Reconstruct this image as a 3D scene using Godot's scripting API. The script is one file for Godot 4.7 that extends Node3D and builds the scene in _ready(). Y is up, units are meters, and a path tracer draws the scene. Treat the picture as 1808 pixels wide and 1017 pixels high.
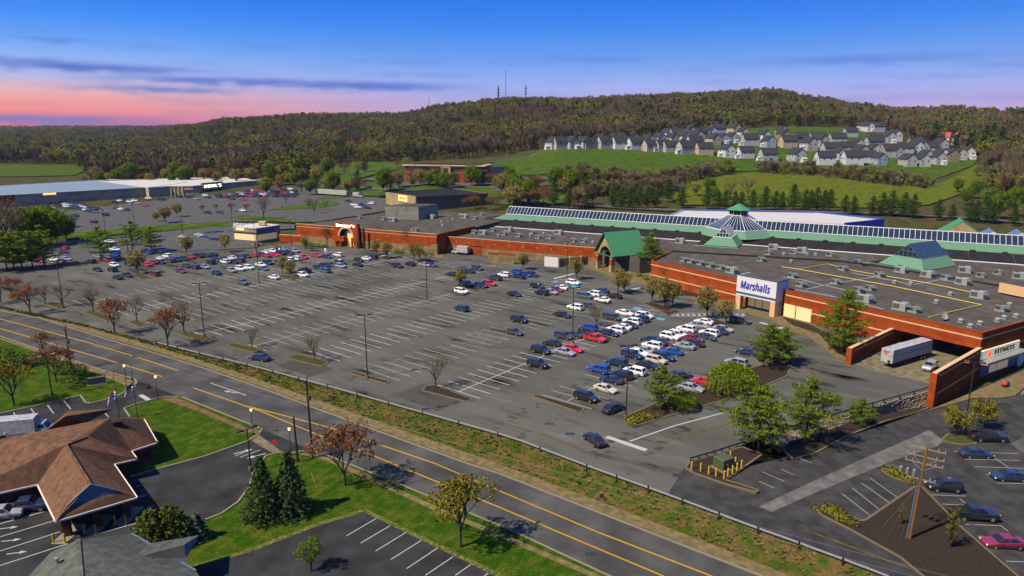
extends Node3D
# An aerial view of a shopping mall, its parking lots, the road in front and the wooded hill behind.
# Pixels of the 1808 x 1017 photograph give directions only; heights come from the ground or the roof a thing touches.

const FOC := 1227.6
const CAM_H := 50.0
const PITCH := 0.22617
var rng := RandomNumberGenerator.new()
var M := {}
var used := {}
var mesh_cache := {}

func _ready() -> void:
	rng.seed = 7
	# camera
	var cam := Camera3D.new()
	cam.name = "camera"
	cam.fov = 45.0
	cam.near = 0.5
	cam.far = 9000.0
	cam.position = Vector3(0, CAM_H, 0)
	cam.rotation = Vector3(-PITCH, 0, 0)
	add_child(cam)
	cam.current = true
	# sky and exposure
	var env := Environment.new()
	env.background_mode = Environment.BG_SKY
	var sky := Sky.new()
	sky.sky_material = make_sky()
	env.sky = sky
	env.background_energy_multiplier = 0.53
	env.tonemap_mode = Environment.TONE_MAPPER_LINEAR
	env.tonemap_exposure = 1.9
	env.sdfgi_enabled = true
	env.ssao_enabled = true
	env.ssil_enabled = true
	env.fog_enabled = true   # a little haze over the far hills
	env.fog_density = 0.00003
	env.fog_light_color = Color(0.78, 0.82, 0.90)
	var we := WorldEnvironment.new()
	we.name = "world_environment"
	we.environment = env
	add_child(we)
	# sun: high, from the left and a little behind the camera
	var sun := DirectionalLight3D.new()
	sun.name = "sun"
	sun.light_energy = 1.6
	sun.light_color = Color(1.0, 0.94, 0.83)
	sun.light_angular_distance = 1.0
	sun.shadow_enabled = true
	var el := deg_to_rad(50.0)
	var az := deg_to_rad(30.0)
	add_child(sun)
	sun.look_at_from_position(Vector3.ZERO, Vector3(cos(el) * cos(az), -sin(el), -cos(el) * sin(az)), Vector3.UP)

	init_ground()
	make_materials()
	build_ground()
	build_markings()
	build_mall()
	build_far_buildings()
	build_houses()
	build_front_buildings()
	build_roof_things()
	build_forest()
	build_trees()
	build_lamps()
	build_cars()
	build_small_things()
	finish_labels()

# ---------------------------------------------------------------- sky
func make_sky() -> PanoramaSkyMaterial:
	var w := 2048
	var h := 1024
	var im := Image.create(w, h, false, Image.FORMAT_RGBF)
	var nz := FastNoiseLite.new()
	nz.seed = 4
	nz.frequency = 1.0
	nz.fractal_octaves = 4
	# long flat clouds: [azimuth deg, elevation deg, half width deg, half height deg, strength]
	var streaks := []
	for s in [[170, 138, 170, 8, 0.95], [420, 152, 190, 7, 0.95], [640, 156, 170, 9, 1.0], [290, 167, 120, 6, 0.8], [60, 131, 90, 5, 0.7], [120, 101, 70, 4, 0.45], [70, 214, 170, 9, 1.0], [200, 221, 140, 5, 0.7], [290, 104, 60, 4, 0.25], [480, 98, 60, 6, 0.25], [700, 115, 120, 4, 0.3], [740, 138, 120, 5, 0.3], [1050, 112, 110, 7, 0.3], [1520, 122, 190, 9, 0.45], [1220, 132, 80, 4, 0.25], [1780, 138, 70, 7, 0.35], [880, 118, 50, 4, 0.25], [1660, 150, 120, 6, 0.2]]:
		streaks.append([rad_to_deg(atan((s[0] - 904.0) / 1259.0)), rad_to_deg(atan((226.0 - s[1]) / 1259.0)), s[2] / 22.0, s[3] / 30.0, s[4]])
	for k in 90:   # the same kind of cloud goes on round the horizon outside the view
		var a0 := rng.randf_range(-180, 180)
		if absf(a0) > 45.0:
			streaks.append([a0, rng.randf_range(0.6, 7.0), rng.randf_range(3, 9), rng.randf_range(0.15, 0.45), rng.randf_range(0.25, 0.9)])
	var cold := [[0.0, Color(0.82, 0.60, 0.74)], [1.6, Color(0.72, 0.62, 0.84)], [3.2, Color(0.62, 0.69, 0.94)], [5.0, Color(0.43, 0.63, 0.94)], [7.5, Color(0.22, 0.53, 0.94)], [10.4, Color(0.09, 0.44, 0.93)], [20.0, Color(0.20, 0.48, 0.90)], [90.0, Color(0.36, 0.55, 0.85)]]
	var warm := [[0.0, Color(1.0, 0.14, 0.40)], [0.5, Color(1.0, 0.28, 0.34)], [1.3, Color(1.0, 0.49, 0.39)], [2.4, Color(0.96, 0.68, 0.66)], [3.4, Color(0.74, 0.75, 0.91)], [5.2, Color(0.48, 0.68, 0.97)], [7.5, Color(0.22, 0.55, 0.97)], [10.4, Color(0.09, 0.44, 0.93)], [20.0, Color(0.20, 0.48, 0.90)], [90.0, Color(0.36, 0.55, 0.85)]]
	for y in h:
		var e := 90.0 - (y + 0.5) / h * 180.0
		if e < -2.0:
			for x in w:
				im.set_pixel(x, y, Color(0.035, 0.037, 0.03))
			continue
		var cc := ramp(cold, maxf(e, 0.0))
		var cw := ramp(warm, maxf(e, 0.0))
		for x in w:
			var a := wrapf((x + 0.5) / w * 360.0, -180.0, 180.0)   # the picture's left edge lies straight ahead
			var from_dusk := absf(wrapf(a + 52.0, -180.0, 180.0))
			var t := clampf(1.0 - (from_dusk - 14.0) / 38.0, 0.0, 1.0)
			t = t * t * (3.0 - 2.0 * t)
			var c := cc.lerp(cw, t)
			if e < 12.0:
				var wob := nz.get_noise_2d(a * 0.35, e * 3.0)
				var cov := clampf(nz.get_noise_2d(a * 0.09 + 40.0, e * 1.4) * 1.2 - 0.1, 0.0, 1.0) * 0.35 * clampf(1.0 - e / 11.0, 0.0, 1.0)
				for s in streaks:
					var dx: float = (a - s[0]) / s[2]
					if absf(dx) < 2.2:
						var dy: float = (e - s[1] + wob * 0.22 + 0.05 * dx) / (s[3] * (1.0 + 0.5 * wob))
						cov = maxf(cov, s[4] * exp(-dx * dx * 1.2 - dy * dy))
				var dark := Color(0.28, 0.40, 0.78).lerp(Color(0.34, 0.27, 0.64), t * clampf(1.0 - e / 2.2, 0.0, 1.0))
				c = c.lerp(dark, clampf(cov, 0.0, 0.92))
			im.set_pixel(x, y, c.srgb_to_linear())
	var m := PanoramaSkyMaterial.new()
	m.panorama = ImageTexture.create_from_image(im)
	return m

func ramp(stops: Array, e: float) -> Color:
	for i in stops.size() - 1:
		if e <= stops[i + 1][0]:
			var t: float = (e - stops[i][0]) / (stops[i + 1][0] - stops[i][0])
			return stops[i][1].lerp(stops[i + 1][1], t)
	return stops[-1][1]

# ---------------------------------------------------------------- from pixels to places
func ray(u: float, v: float) -> Vector3:
	var x := (u - 904.0) / FOC
	var y := -(v - 508.5) / FOC
	var c := cos(PITCH)
	var s := sin(PITCH)
	return Vector3(x, y * c - s, -(c + y * s))

func at(u: float, v: float, y: float) -> Vector3:
	var d := ray(u, v)
	var t := (y - CAM_H) / d.y
	return Vector3(d.x * t, y, d.z * t)

func on(u: float, v: float) -> Vector3:   # the ground seen at a pixel
	var d := ray(u, v)
	var t := 40.0
	var last := t
	while t < 6000.0:
		var p := d * t + Vector3(0, CAM_H, 0)
		if p.y < g(p.x, p.z):
			for k in 18:
				var mid := (last + t) * 0.5
				var q := d * mid + Vector3(0, CAM_H, 0)
				if q.y < g(q.x, q.z):
					t = mid
				else:
					last = mid
			var e := d * t + Vector3(0, CAM_H, 0)
			return Vector3(e.x, g(e.x, e.z), e.z)
		last = t
		t *= 1.006
	return d * 6000.0

func lane(u: float, v: float, h: Callable) -> Vector3:   # a pixel on a sloping sheet of height h(x, z)
	var p := at(u, v, 0.0)
	for k in 8:
		p = at(u, v, h.call(p.x, p.z))
	return p

func px(p: Vector3) -> Vector2:
	var y := p.y - CAM_H
	var c := cos(PITCH)
	var s := sin(PITCH)
	var fwd := -y * s - p.z * c
	return Vector2(904.0 + FOC * p.x / fwd, 508.5 - FOC * (y * c - p.z * s) / fwd)

# ---------------------------------------------------------------- terrain
var g_line: Array = []
var s_line: Array = []
const DIST := [270.0, 400.0, 450.0, 520.0, 620.0, 760.0, 900.0, 1100.0, 1400.0, 1800.0, 2600.0, 4200.0]
const COLS := [-300.0, 0.0, 265.0, 335.0, 400.0, 560.0, 700.0, 800.0, 900.0, 1000.0, 1200.0, 1350.0, 1450.0, 1500.0, 1600.0, 1808.0, 2100.0]
const HT := [
	[0, 2, 3, 4, 5, 6, 8, 11, 15, 20, 26, 30],
	[0, 2, 3, 4, 5, 6, 8, 11, 15, 20, 26, 30],
	[0, 2, 3, 4, 6, 8, 10, 14, 18, 24, 28, 30],
	[0, 2, 4, 5, 7, 9, 13, 20, 36, 38, 36, 34],
	[0, 2, 4, 6, 8, 10, 15, 27, 52, 52, 46, 40],
	[0, 2, 4, 7, 9, 13, 20, 35, 61, 60, 50, 40],
	[0, 2, 5, 11, 13, 16, 25, 42, 62, 62, 50, 40],
	[0, 2, 6, 12, 17, 20, 32, 56, 81, 74, 50, 40],
	[0, 2, 6, 12, 19, 24, 38, 66, 92, 84, 50, 40],
	[0, 2, 6, 14, 24, 35, 46, 70, 90, 84, 50, 40],
	[0, 1, 4, 9, 21, 38, 51, 78, 98, 90, 50, 40],
	[0, 1, 3, 8, 20, 39, 52, 84, 107, 95, 50, 40],
	[0, 1, 3, 8, 20, 39, 49, 70, 92, 86, 50, 40],
	[0, 1, 3, 8, 20, 39, 47, 62, 81, 80, 50, 40],
	[0, 1, 3, 8, 18, 34, 45, 56, 72, 70, 50, 40],
	[0, 1, 4, 9, 19, 34, 51, 66, 82, 76, 50, 40],
	[0, 1, 4, 9, 19, 34, 53, 70, 84, 76, 50, 40]]

func road_y(x: float, _z := 0.0) -> float:
	return -2.0 * clampf((x + 85.0) / 110.0, 0.0, 1.5)

func low_y(x: float, _z := 0.0) -> float:
	var t := clampf((x - 26.0) / 56.0, 0.0, 1.0)
	return -2.8 * t * t * (3.0 - 2.0 * t)

func flat_y(_x: float, _z := 0.0) -> float:
	return 0.0

func poly_z(line: Array, x: float) -> float:
	for i in line.size() - 1:
		if x <= line[i + 1].x or i == line.size() - 2:
			var t: float = (x - line[i].x) / (line[i + 1].x - line[i].x)
			return lerpf(line[i].y, line[i + 1].y, t)
	return 0.0

func wall_z(x: float) -> float:   # the top edge of the retaining wall and the store front beyond it
	if x < 82.0:
		return lerpf(-99.0, -128.5, (x - 28.0) / 54.0)
	return -128.5 - 0.62 * (x - 82.0)

func g(x: float, z: float) -> float:
	var d := -z
	if d < 262.0:
		if not s_line.is_empty():
			var zs := poly_z(s_line, x)
			if z > zs:
				return road_y(x)
			var up := low_y(x) if (x > 28.0 and z > wall_z(x)) else 0.0
			var zg := poly_z(g_line, x)
			if z > zg:
				return lerpf(up, road_y(x), (z - zg) / (zs - zg))
			return up
		return 0.0
	var u := clampf(904.0 + 1259.0 * x / d, COLS[0], COLS[-1] - 0.1)
	var i := 0
	while COLS[i + 1] < u:
		i += 1
	var tu: float = (u - COLS[i]) / (COLS[i + 1] - COLS[i])
	tu = tu * tu * (3.0 - 2.0 * tu)
	var dd := clampf(d, DIST[0], DIST[-1] - 0.1)
	var j := 0
	while DIST[j + 1] < dd:
		j += 1
	var td: float = (dd - DIST[j]) / (DIST[j + 1] - DIST[j])
	var a := cubic(HT[i], j, td)
	var b := cubic(HT[i + 1], j, td)
	return lerpf(a, b, tu)

func cubic(row: Array, j: int, t: float) -> float:
	var p0: float = row[maxi(j - 1, 0)]
	var p1: float = row[j]
	var p2: float = row[mini(j + 1, row.size() - 1)]
	var p3: float = row[mini(j + 2, row.size() - 1)]
	var m1 := (p2 - p0) * 0.4
	var m2 := (p3 - p1) * 0.4
	var t2 := t * t
	var t3 := t2 * t
	return (2 * t3 - 3 * t2 + 1) * p1 + (t3 - 2 * t2 + t) * m1 + (-2 * t3 + 3 * t2) * p2 + (t3 - t2) * m2

func init_ground() -> void:
	for p in [[-140, 505], [0, 541], [153, 574], [300, 612], [440, 646], [604, 690], [775, 738], [903, 774], [1051, 830], [1177, 875]]:
		var q := at(p[0], p[1], 0.0)
		g_line.append(Vector2(q.x, q.z))
	for p in [[1320, 929], [1374, 948], [1485, 989], [1547, 1012], [1750, 1100]]:
		var q := lane(p[0], p[1], low_y)
		g_line.append(Vector2(q.x, q.z))
	for p in [[-140, 509], [0, 546], [153, 579], [307, 623], [440, 666], [670, 747], [880, 821], [1059, 887], [1289, 976], [1500, 1060]]:
		var q := lane(p[0], p[1], road_y)
		s_line.append(Vector2(q.x, q.z))

# ---------------------------------------------------------------- mesh helpers
class MB:
	var v := PackedVector3Array()
	var n := PackedVector3Array()
	var uv := PackedVector2Array()
	var c := PackedColorArray()
	var col := Color.WHITE
	var colored := false

	func tri(a: Vector3, b: Vector3, d: Vector3) -> void:   # counter-clockwise seen from outside
		var m := (b - a).cross(d - a).normalized()
		for p in [a, d, b]:
			v.append(p)
			n.append(m)
			uv.append(Vector2(p.x, p.z))
			c.append(col)

	func leaf(a: Vector3, b: Vector3, d: Vector3, m: Vector3) -> void:   # a leaf shaded by the clump it belongs to
		var flip := (b - a).cross(d - a).dot(m) < 0.0
		for p in ([a, b, d] if flip else [a, d, b]):
			v.append(p)
			n.append(m)
			uv.append(Vector2(p.x, p.z))
			c.append(col)

	func quad(a: Vector3, b: Vector3, d: Vector3, e: Vector3) -> void:
		tri(a, b, d)
		tri(a, d, e)

	func face(pts: Array) -> void:
		for i in range(1, pts.size() - 1):
			tri(pts[0], pts[i], pts[i + 1])

	func box(o: Vector3, s: Vector3, b := Basis.IDENTITY) -> void:   # o is the centre
		var x := b.x * s.x * 0.5
		var y := b.y * s.y * 0.5
		var z := b.z * s.z * 0.5
		quad(o - x - y + z, o + x - y + z, o + x + y + z, o - x + y + z)
		quad(o + x - y - z, o - x - y - z, o - x + y - z, o + x + y - z)
		quad(o + x - y + z, o + x - y - z, o + x + y - z, o + x + y + z)
		quad(o - x - y - z, o - x - y + z, o - x + y + z, o - x + y - z)
		quad(o - x + y + z, o + x + y + z, o + x + y - z, o - x + y - z)
		quad(o - x - y - z, o + x - y - z, o + x - y + z, o - x - y + z)

	func bevel_box(o: Vector3, s: Vector3, k: float, b := Basis.IDENTITY) -> void:   # top edges chamfered
		var h := s * 0.5
		var lo := [Vector3(-h.x, -h.y, h.z), Vector3(h.x, -h.y, h.z), Vector3(h.x, -h.y, -h.z), Vector3(-h.x, -h.y, -h.z)]
		var mi := []
		var hi := []
		for p in lo:
			mi.append(Vector3(p.x, h.y - k, p.z))
			hi.append(Vector3(p.x - signf(p.x) * k, h.y, p.z - signf(p.z) * k))
		for i in 4:
			var j := (i + 1) % 4
			quad(o + b * lo[i], o + b * lo[j], o + b * mi[j], o + b * mi[i])
			quad(o + b * mi[i], o + b * mi[j], o + b * hi[j], o + b * hi[i])
		quad(o + b * hi[0], o + b * hi[1], o + b * hi[2], o + b * hi[3])

	func bar(p: Vector3, q: Vector3, w: float, h: float, up := Vector3.UP) -> void:   # box along p-q
		var z := (q - p)
		var l := z.length()
		if l < 0.001:
			return
		z /= l
		var x := up.cross(z)
		if x.length() < 0.01:
			x = Vector3.RIGHT.cross(z)
		x = x.normalized()
		box((p + q) * 0.5, Vector3(w, h, l), Basis(x, z.cross(x), z))

	func tube(p: Vector3, q: Vector3, r0: float, r1: float, k := 6, cap := true) -> void:
		var z := (q - p).normalized()
		var x := z.cross(Vector3.UP if absf(z.y) < 0.95 else Vector3.RIGHT).normalized()
		var y := z.cross(x)
		for i in k:
			var a0 := TAU * i / k
			var a1 := TAU * (i + 1) / k
			var d0 := x * cos(a0) + y * sin(a0)
			var d1 := x * cos(a1) + y * sin(a1)
			quad(p + d1 * r0, p + d0 * r0, q + d0 * r1, q + d1 * r1)
			if cap:
				tri(q, q + d1 * r1, q + d0 * r1)

	func lathe(o: Vector3, prof: Array, k := 10) -> void:   # prof: [radius, height]
		for i in prof.size() - 1:
			for j in k:
				var a0 := TAU * j / k
				var a1 := TAU * (j + 1) / k
				var e0 := Vector3(cos(a0), 0, -sin(a0))
				var e1 := Vector3(cos(a1), 0, -sin(a1))
				var y0 := Vector3(0, prof[i][1], 0)
				var y1 := Vector3(0, prof[i + 1][1], 0)
				quad(o + e0 * prof[i][0] + y0, o + e1 * prof[i][0] + y0, o + e1 * prof[i + 1][0] + y1, o + e0 * prof[i + 1][0] + y1)

	func slab(poly: Array, y0: float, y1: float) -> void:   # Vector2 (x, z) outline, any winding
		var pv := PackedVector2Array()
		for p in poly:
			pv.append(Vector2(p.x, p.y))
		if Geometry2D.is_polygon_clockwise(pv):
			pv.reverse()
		for i in pv.size():
			var a := pv[i]
			var b := pv[(i + 1) % pv.size()]
			quad(Vector3(b.x, y0, b.y), Vector3(a.x, y0, a.y), Vector3(a.x, y1, a.y), Vector3(b.x, y1, b.y))
		var t := Geometry2D.triangulate_polygon(pv)
		for i in range(0, t.size(), 3):
			var a := pv[t[i]]
			var b := pv[t[i + 1]]
			var d := pv[t[i + 2]]
			if (b - a).cross(d - a) > 0:
				var e := b
				b = d
				d = e
			tri(Vector3(a.x, y1, a.y), Vector3(b.x, y1, b.y), Vector3(d.x, y1, d.y))

	func mesh(m: Material) -> ArrayMesh:
		var arr := []
		arr.resize(Mesh.ARRAY_MAX)
		arr[Mesh.ARRAY_VERTEX] = v
		arr[Mesh.ARRAY_NORMAL] = n
		arr[Mesh.ARRAY_TEX_UV] = uv
		arr[Mesh.ARRAY_TEX_UV2] = uv
		if colored:
			arr[Mesh.ARRAY_COLOR] = c
		var a := ArrayMesh.new()
		a.add_surface_from_arrays(Mesh.PRIMITIVE_TRIANGLES, arr)
		a.surface_set_material(0, m)
		return a

func numbered(called: String) -> String:
	var k: int = used.get(called, -1) + 1
	used[called] = k
	return called if k == 0 else "%s_%03d" % [called, k]

func tag(o: Node3D, label: String, category: String, group := "", kind := "") -> void:
	o.set_meta("label", label)
	o.set_meta("category", category)
	if group:
		o.set_meta("group", group)
	if kind:
		o.set_meta("kind", kind)

func thing(called: String, label: String, category: String, pos := Vector3.ZERO, yaw := 0.0, group := "") -> Node3D:
	var o := Node3D.new()
	o.name = numbered(called)
	add_child(o)
	o.position = pos
	o.rotation.y = yaw
	tag(o, label, category, group)
	return o

func part(called: String, mb, m: Material, parent: Node) -> MeshInstance3D:
	var o := MeshInstance3D.new()
	o.name = called
	o.mesh = mb.mesh(m) if mb is MB else mb
	parent.add_child(o, true)
	return o

func struct(called: String, mb, m: Material) -> MeshInstance3D:
	var o := MeshInstance3D.new()
	o.name = numbered(called)
	o.mesh = mb.mesh(m) if mb is MB else mb
	add_child(o)
	o.set_meta("kind", "structure")
	return o

func copy_of(root: Node3D, pos: Vector3, yaw := 0.0, label := "", scl := 1.0) -> Node3D:
	var r: Node3D = root.duplicate()
	var plain := str(root.name)
	if plain.length() > 4 and plain[-4] == "_" and plain.substr(plain.length() - 3).is_valid_int():
		plain = plain.substr(0, plain.length() - 4)
	r.name = numbered(plain)
	add_child(r)
	r.position = pos
	r.rotation.y = yaw
	r.scale = Vector3.ONE * scl
	if label:
		r.set_meta("label", label)
	return r

# ---------------------------------------------------------------- materials
func lin(r: float, gr: float, b: float) -> Color:
	return Color(r, gr, b).linear_to_srgb()

func noise_tex(sd: int, freq: float, lo: float, hi: float, oct := 4, size := 512, kind := FastNoiseLite.TYPE_SIMPLEX_SMOOTH) -> NoiseTexture2D:
	var t := NoiseTexture2D.new()
	t.width = size
	t.height = size
	t.seamless = true
	t.seamless_blend_skirt = 0.25
	var f := FastNoiseLite.new()
	f.seed = sd
	f.noise_type = kind
	f.frequency = freq
	f.fractal_octaves = oct
	t.noise = f
	var gr := Gradient.new()
	gr.set_color(0, Color(lo, lo, lo))
	gr.set_color(1, Color(hi, hi, hi))
	t.color_ramp = gr
	return t

var grain: NoiseTexture2D
var blotch: NoiseTexture2D

func mat(key: String, c: Color, rough := 0.8, metal := 0.0, tex_scale := 0.0, blotch_scale := 0.0) -> StandardMaterial3D:
	var m := StandardMaterial3D.new()
	m.resource_name = key
	m.albedo_color = c
	m.roughness = rough
	m.metallic = metal
	if rough >= 0.75:
		m.metallic_specular = 0.1   # dry, rough stuff: next to no mirror of the sky
	if tex_scale > 0.0:
		m.albedo_texture = grain
		m.uv1_triplanar = true
		m.uv1_world_triplanar = true
		m.uv1_scale = Vector3.ONE * tex_scale
	if blotch_scale > 0.0:
		m.detail_enabled = true
		m.detail_albedo = blotch
		m.detail_blend_mode = BaseMaterial3D.BLEND_MODE_MUL
		m.detail_uv_layer = BaseMaterial3D.DETAIL_UV_2
		m.uv2_triplanar = true
		m.uv2_world_triplanar = true
		m.uv2_scale = Vector3.ONE * blotch_scale
	M[key] = m
	return m

func two_tone(key: String, a: Color, b: Color, sd: int, freq: float, scale: float, rough := 0.95, blotch_scale := 0.0, mid := 0.5, soft := 0.25) -> StandardMaterial3D:
	var m := mat(key, Color.WHITE, rough, 0.0, 0.0, blotch_scale)
	var t := noise_tex(sd, freq, 0, 1, 5)
	var gr := Gradient.new()
	gr.set_color(0, a)
	gr.set_color(1, b)
	gr.set_offset(0, mid - soft)
	gr.set_offset(1, mid + soft)
	t.color_ramp = gr
	m.albedo_texture = t
	m.uv1_triplanar = true
	m.uv1_world_triplanar = true
	m.uv1_scale = Vector3.ONE * scale
	return m

func make_materials() -> void:
	grain = noise_tex(3, 0.09, 0.72, 1.0, 5)
	blotch = noise_tex(9, 0.012, 0.66, 1.0, 6)
	lot_material()
	mat("asphalt_new", lin(0.052, 0.053, 0.056), 0.85, 0, 0.35, 0.03)
	mat("asphalt_road", lin(0.105, 0.104, 0.102), 0.9, 0, 0.3, 0.02)
	mat("asphalt_low", lin(0.072, 0.071, 0.071), 0.9, 0, 0.3, 0.045)
	mat("asphalt_patch", lin(0.13, 0.13, 0.128), 0.9, 0, 0.3, 0.06)
	mat("asphalt_dark", lin(0.066, 0.066, 0.068), 0.9, 0, 0.3, 0.06)
	mat("concrete_grey", lin(0.185, 0.18, 0.168), 0.9, 0, 0.3, 0.06)
	mat("concrete", lin(0.24, 0.20, 0.13), 0.9, 0, 0.4, 0.08)
	mat("kerb", lin(0.22, 0.19, 0.14), 0.9, 0, 0.5)
	mat("kerb_tan", lin(0.15, 0.118, 0.070), 0.9, 0, 0.5)
	mat("sidewalk", lin(0.24, 0.185, 0.088), 0.9, 0, 0.4, 0.1)
	mat("sidewalk_brick", lin(0.22, 0.14, 0.075), 0.9, 0, 0.6, 0.1)
	mat("paint_white", lin(0.38, 0.38, 0.37), 0.8, 0, 0.5)
	mat("paint_faded", lin(0.28, 0.28, 0.265), 0.85, 0, 0.5)
	mat("paint_yellow", lin(0.42, 0.24, 0.02), 0.8, 0, 0.5)
	mat("paint_yellow_old", lin(0.17, 0.11, 0.04), 0.85, 0, 0.5, 0.1)
	mat("paint_blue", lin(0.05, 0.22, 0.33), 0.8)
	lawn_material()
	two_tone("lawn_far", lin(0.038, 0.086, 0.007), lin(0.076, 0.106, 0.012), 22, 0.015, 0.012, 0.95, 0.02)
	two_tone("terrain", lin(0.050, 0.056, 0.014), lin(0.078, 0.062, 0.028), 23, 0.015, 0.008, 0.95, 0.02)
	two_tone("meadow", lin(0.075, 0.108, 0.006), lin(0.110, 0.115, 0.010), 27, 0.012, 0.012, 0.95, 0.03)
	two_tone("bank", lin(0.036, 0.070, 0.006), lin(0.125, 0.080, 0.030), 24, 0.02, 0.035, 0.95, 0.25, 0.50, 0.14)
	two_tone("grass_edge", lin(0.05, 0.085, 0.014), lin(0.20, 0.16, 0.05), 25, 0.03, 0.1, 0.95, 0.3)
	two_tone("verge", lin(0.038, 0.07, 0.012), lin(0.08, 0.085, 0.024), 26, 0.03, 0.08, 0.95, 0.3)
	two_tone("mulch", lin(0.030, 0.022, 0.017), lin(0.055, 0.040, 0.030), 31, 0.05, 0.3, 0.95, 0.4)
	two_tone("island_grass", lin(0.055, 0.062, 0.014), lin(0.075, 0.055, 0.024), 32, 0.04, 0.2, 0.95, 0.4)
	mat("brick", lin(0.42, 0.080, 0.019), 0.85, 0, 0.8, 0.05)
	mat("split_block", lin(0.33, 0.25, 0.13), 0.9, 0, 0.8, 0.05)
	mat("cream_trim", lin(0.62, 0.40, 0.22), 0.8, 0, 0.6)
	mat("tan_wall", lin(0.50, 0.38, 0.21), 0.85, 0, 0.5, 0.04)
	mat("tan_store", lin(0.62, 0.50, 0.36), 0.85, 0, 0.5, 0.03)
	mat("beige_store", lin(0.62, 0.50, 0.36), 0.85, 0, 0.5, 0.03)
	mat("grey_metal_wall", lin(0.36, 0.36, 0.29), 0.7, 0, 0.3, 0.05)
	mat("brown_wall", lin(0.22, 0.165, 0.13), 0.85, 0, 0.5, 0.05)
	mat("white_wall", lin(0.60, 0.60, 0.61), 0.6, 0, 0.3)
	mat("blue_trim", lin(0.02, 0.07, 0.13), 0.5)
	mat("blue_wall", lin(0.02, 0.05, 0.30), 0.6)
	mat("red_wall", lin(0.14, 0.008, 0.014), 0.7)
	roof_material()
	mat("roof_slope", lin(0.034, 0.033, 0.035), 0.75, 0, 0.25, 0.05)
	mat("roof_white", lin(0.48, 0.46, 0.43), 0.7, 0, 0.3)
	mat("roof_blue", lin(0.17, 0.22, 0.27), 0.6, 0, 0.3)
	copper("copper", lin(0.085, 0.170, 0.115), lin(0.045, 0.105, 0.070))
	copper("copper_green", lin(0.045, 0.165, 0.085), lin(0.034, 0.125, 0.064))
	mat("yellow_pipe", lin(0.42, 0.30, 0.04), 0.6)
	mat("white_bar", lin(0.50, 0.51, 0.54), 0.5)
	mat("blue_bar", lin(0.10, 0.15, 0.22), 0.4, 0.3)
	var gl := mat("pane", lin(0.012, 0.018, 0.028), 0.12, 0.0)
	gl.metallic_specular = 0.6
	mat("window_dark", lin(0.02, 0.028, 0.04), 0.15)
	mat("window_warm", lin(0.55, 0.42, 0.28), 0.4, 0, 0.4)
	mat("hvac", lin(0.20, 0.225, 0.20), 0.5, 0.3, 0.6)
	mat("hvac_light", lin(0.32, 0.34, 0.32), 0.5, 0.3, 0.6)
	mat("hvac_dark", lin(0.05, 0.055, 0.05), 0.6, 0.2, 0.6)
	mat("steel", lin(0.34, 0.35, 0.36), 0.35, 0.7)
	mat("galvanised", lin(0.30, 0.32, 0.34), 0.45, 0.0, 0.5)
	mat("black_metal", lin(0.018, 0.016, 0.015), 0.5, 0.2)
	mat("pole_wood", lin(0.17, 0.085, 0.035), 0.9, 0, 0.8)
	mat("pole_dark", lin(0.04, 0.032, 0.026), 0.9, 0, 0.8)
	mat("arm_wood", lin(0.27, 0.17, 0.095), 0.9, 0, 0.8)
	mat("bollard", lin(0.40, 0.24, 0.015), 0.5)
	mat("transformer", lin(0.055, 0.085, 0.028), 0.5, 0, 0.6)
	shingle("shingle_brown", lin(0.190, 0.104, 0.062), lin(0.110, 0.060, 0.040))
	shingle("shingle_grey", lin(0.13, 0.138, 0.122), lin(0.075, 0.080, 0.072))
	shingle("shingle_house", lin(0.050, 0.053, 0.058), lin(0.034, 0.036, 0.042))
	mat("brick_house", lin(0.16, 0.06, 0.045), 0.85, 0, 0.8, 0.1)
	mat("gutter", lin(0.55, 0.45, 0.36), 0.5)
	mat("blue_siding", lin(0.075, 0.12, 0.17), 0.7, 0, 0.5)
	mat("siding_white", lin(0.52, 0.53, 0.54), 0.7, 0, 0.3)
	mat("siding_grey", lin(0.34, 0.34, 0.33), 0.7, 0, 0.3)
	mat("siding_tan", lin(0.42, 0.34, 0.26), 0.7, 0, 0.3)
	mat("siding_blue", lin(0.24, 0.30, 0.38), 0.7, 0, 0.3)
	mat("siding_brown", lin(0.22, 0.16, 0.11), 0.7, 0, 0.3)
	mat("roof_red", lin(0.20, 0.03, 0.025), 0.7)
	mat("bark", lin(0.060, 0.043, 0.032), 0.95, 0, 1.2)
	mat("bark_grey", lin(0.075, 0.062, 0.052), 0.95, 0, 1.2)
	mat("trailer_white", lin(0.55, 0.55, 0.56), 0.4, 0, 0.5, 0.15)
	mat("rubber", lin(0.015, 0.015, 0.015), 0.85)
	mat("rim", lin(0.42, 0.42, 0.43), 0.3, 0.8)
	mat("car_glass", lin(0.010, 0.013, 0.017), 0.06)
	mat("head_lamp", lin(0.70, 0.70, 0.66), 0.15)
	mat("tail_lamp", lin(0.32, 0.012, 0.01), 0.2)
	mat("stone", lin(0.27, 0.21, 0.15), 0.95, 0, 0.9)
	mat("stone_dark", lin(0.15, 0.125, 0.10), 0.95, 0, 0.9)
	mat("sign_red", lin(0.45, 0.02, 0.02), 0.5)
	mat("flag_blue", lin(0.02, 0.035, 0.13), 0.8)
	mat("flag_red", lin(0.42, 0.03, 0.05), 0.8)
	mat("flag_white", lin(0.66, 0.64, 0.66), 0.8)
	lit("lit_white", Color(1.0, 0.97, 0.90), 1.3)
	lit("added_glow", Color(0.80, 0.68, 0.50), 0.14)  # faint glow added to brighten pale panels and covered windows
	lit("sign_lit", Color(0.85, 0.83, 0.66), 0.18)
	lit("lit_warm", Color(1.0, 0.72, 0.36), 1.0)
	lit("lit_orange", Color(1.0, 0.24, 0.03), 1.0)
	lit("lit_lamp", Color(1.0, 0.78, 0.48), 2.0)
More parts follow.
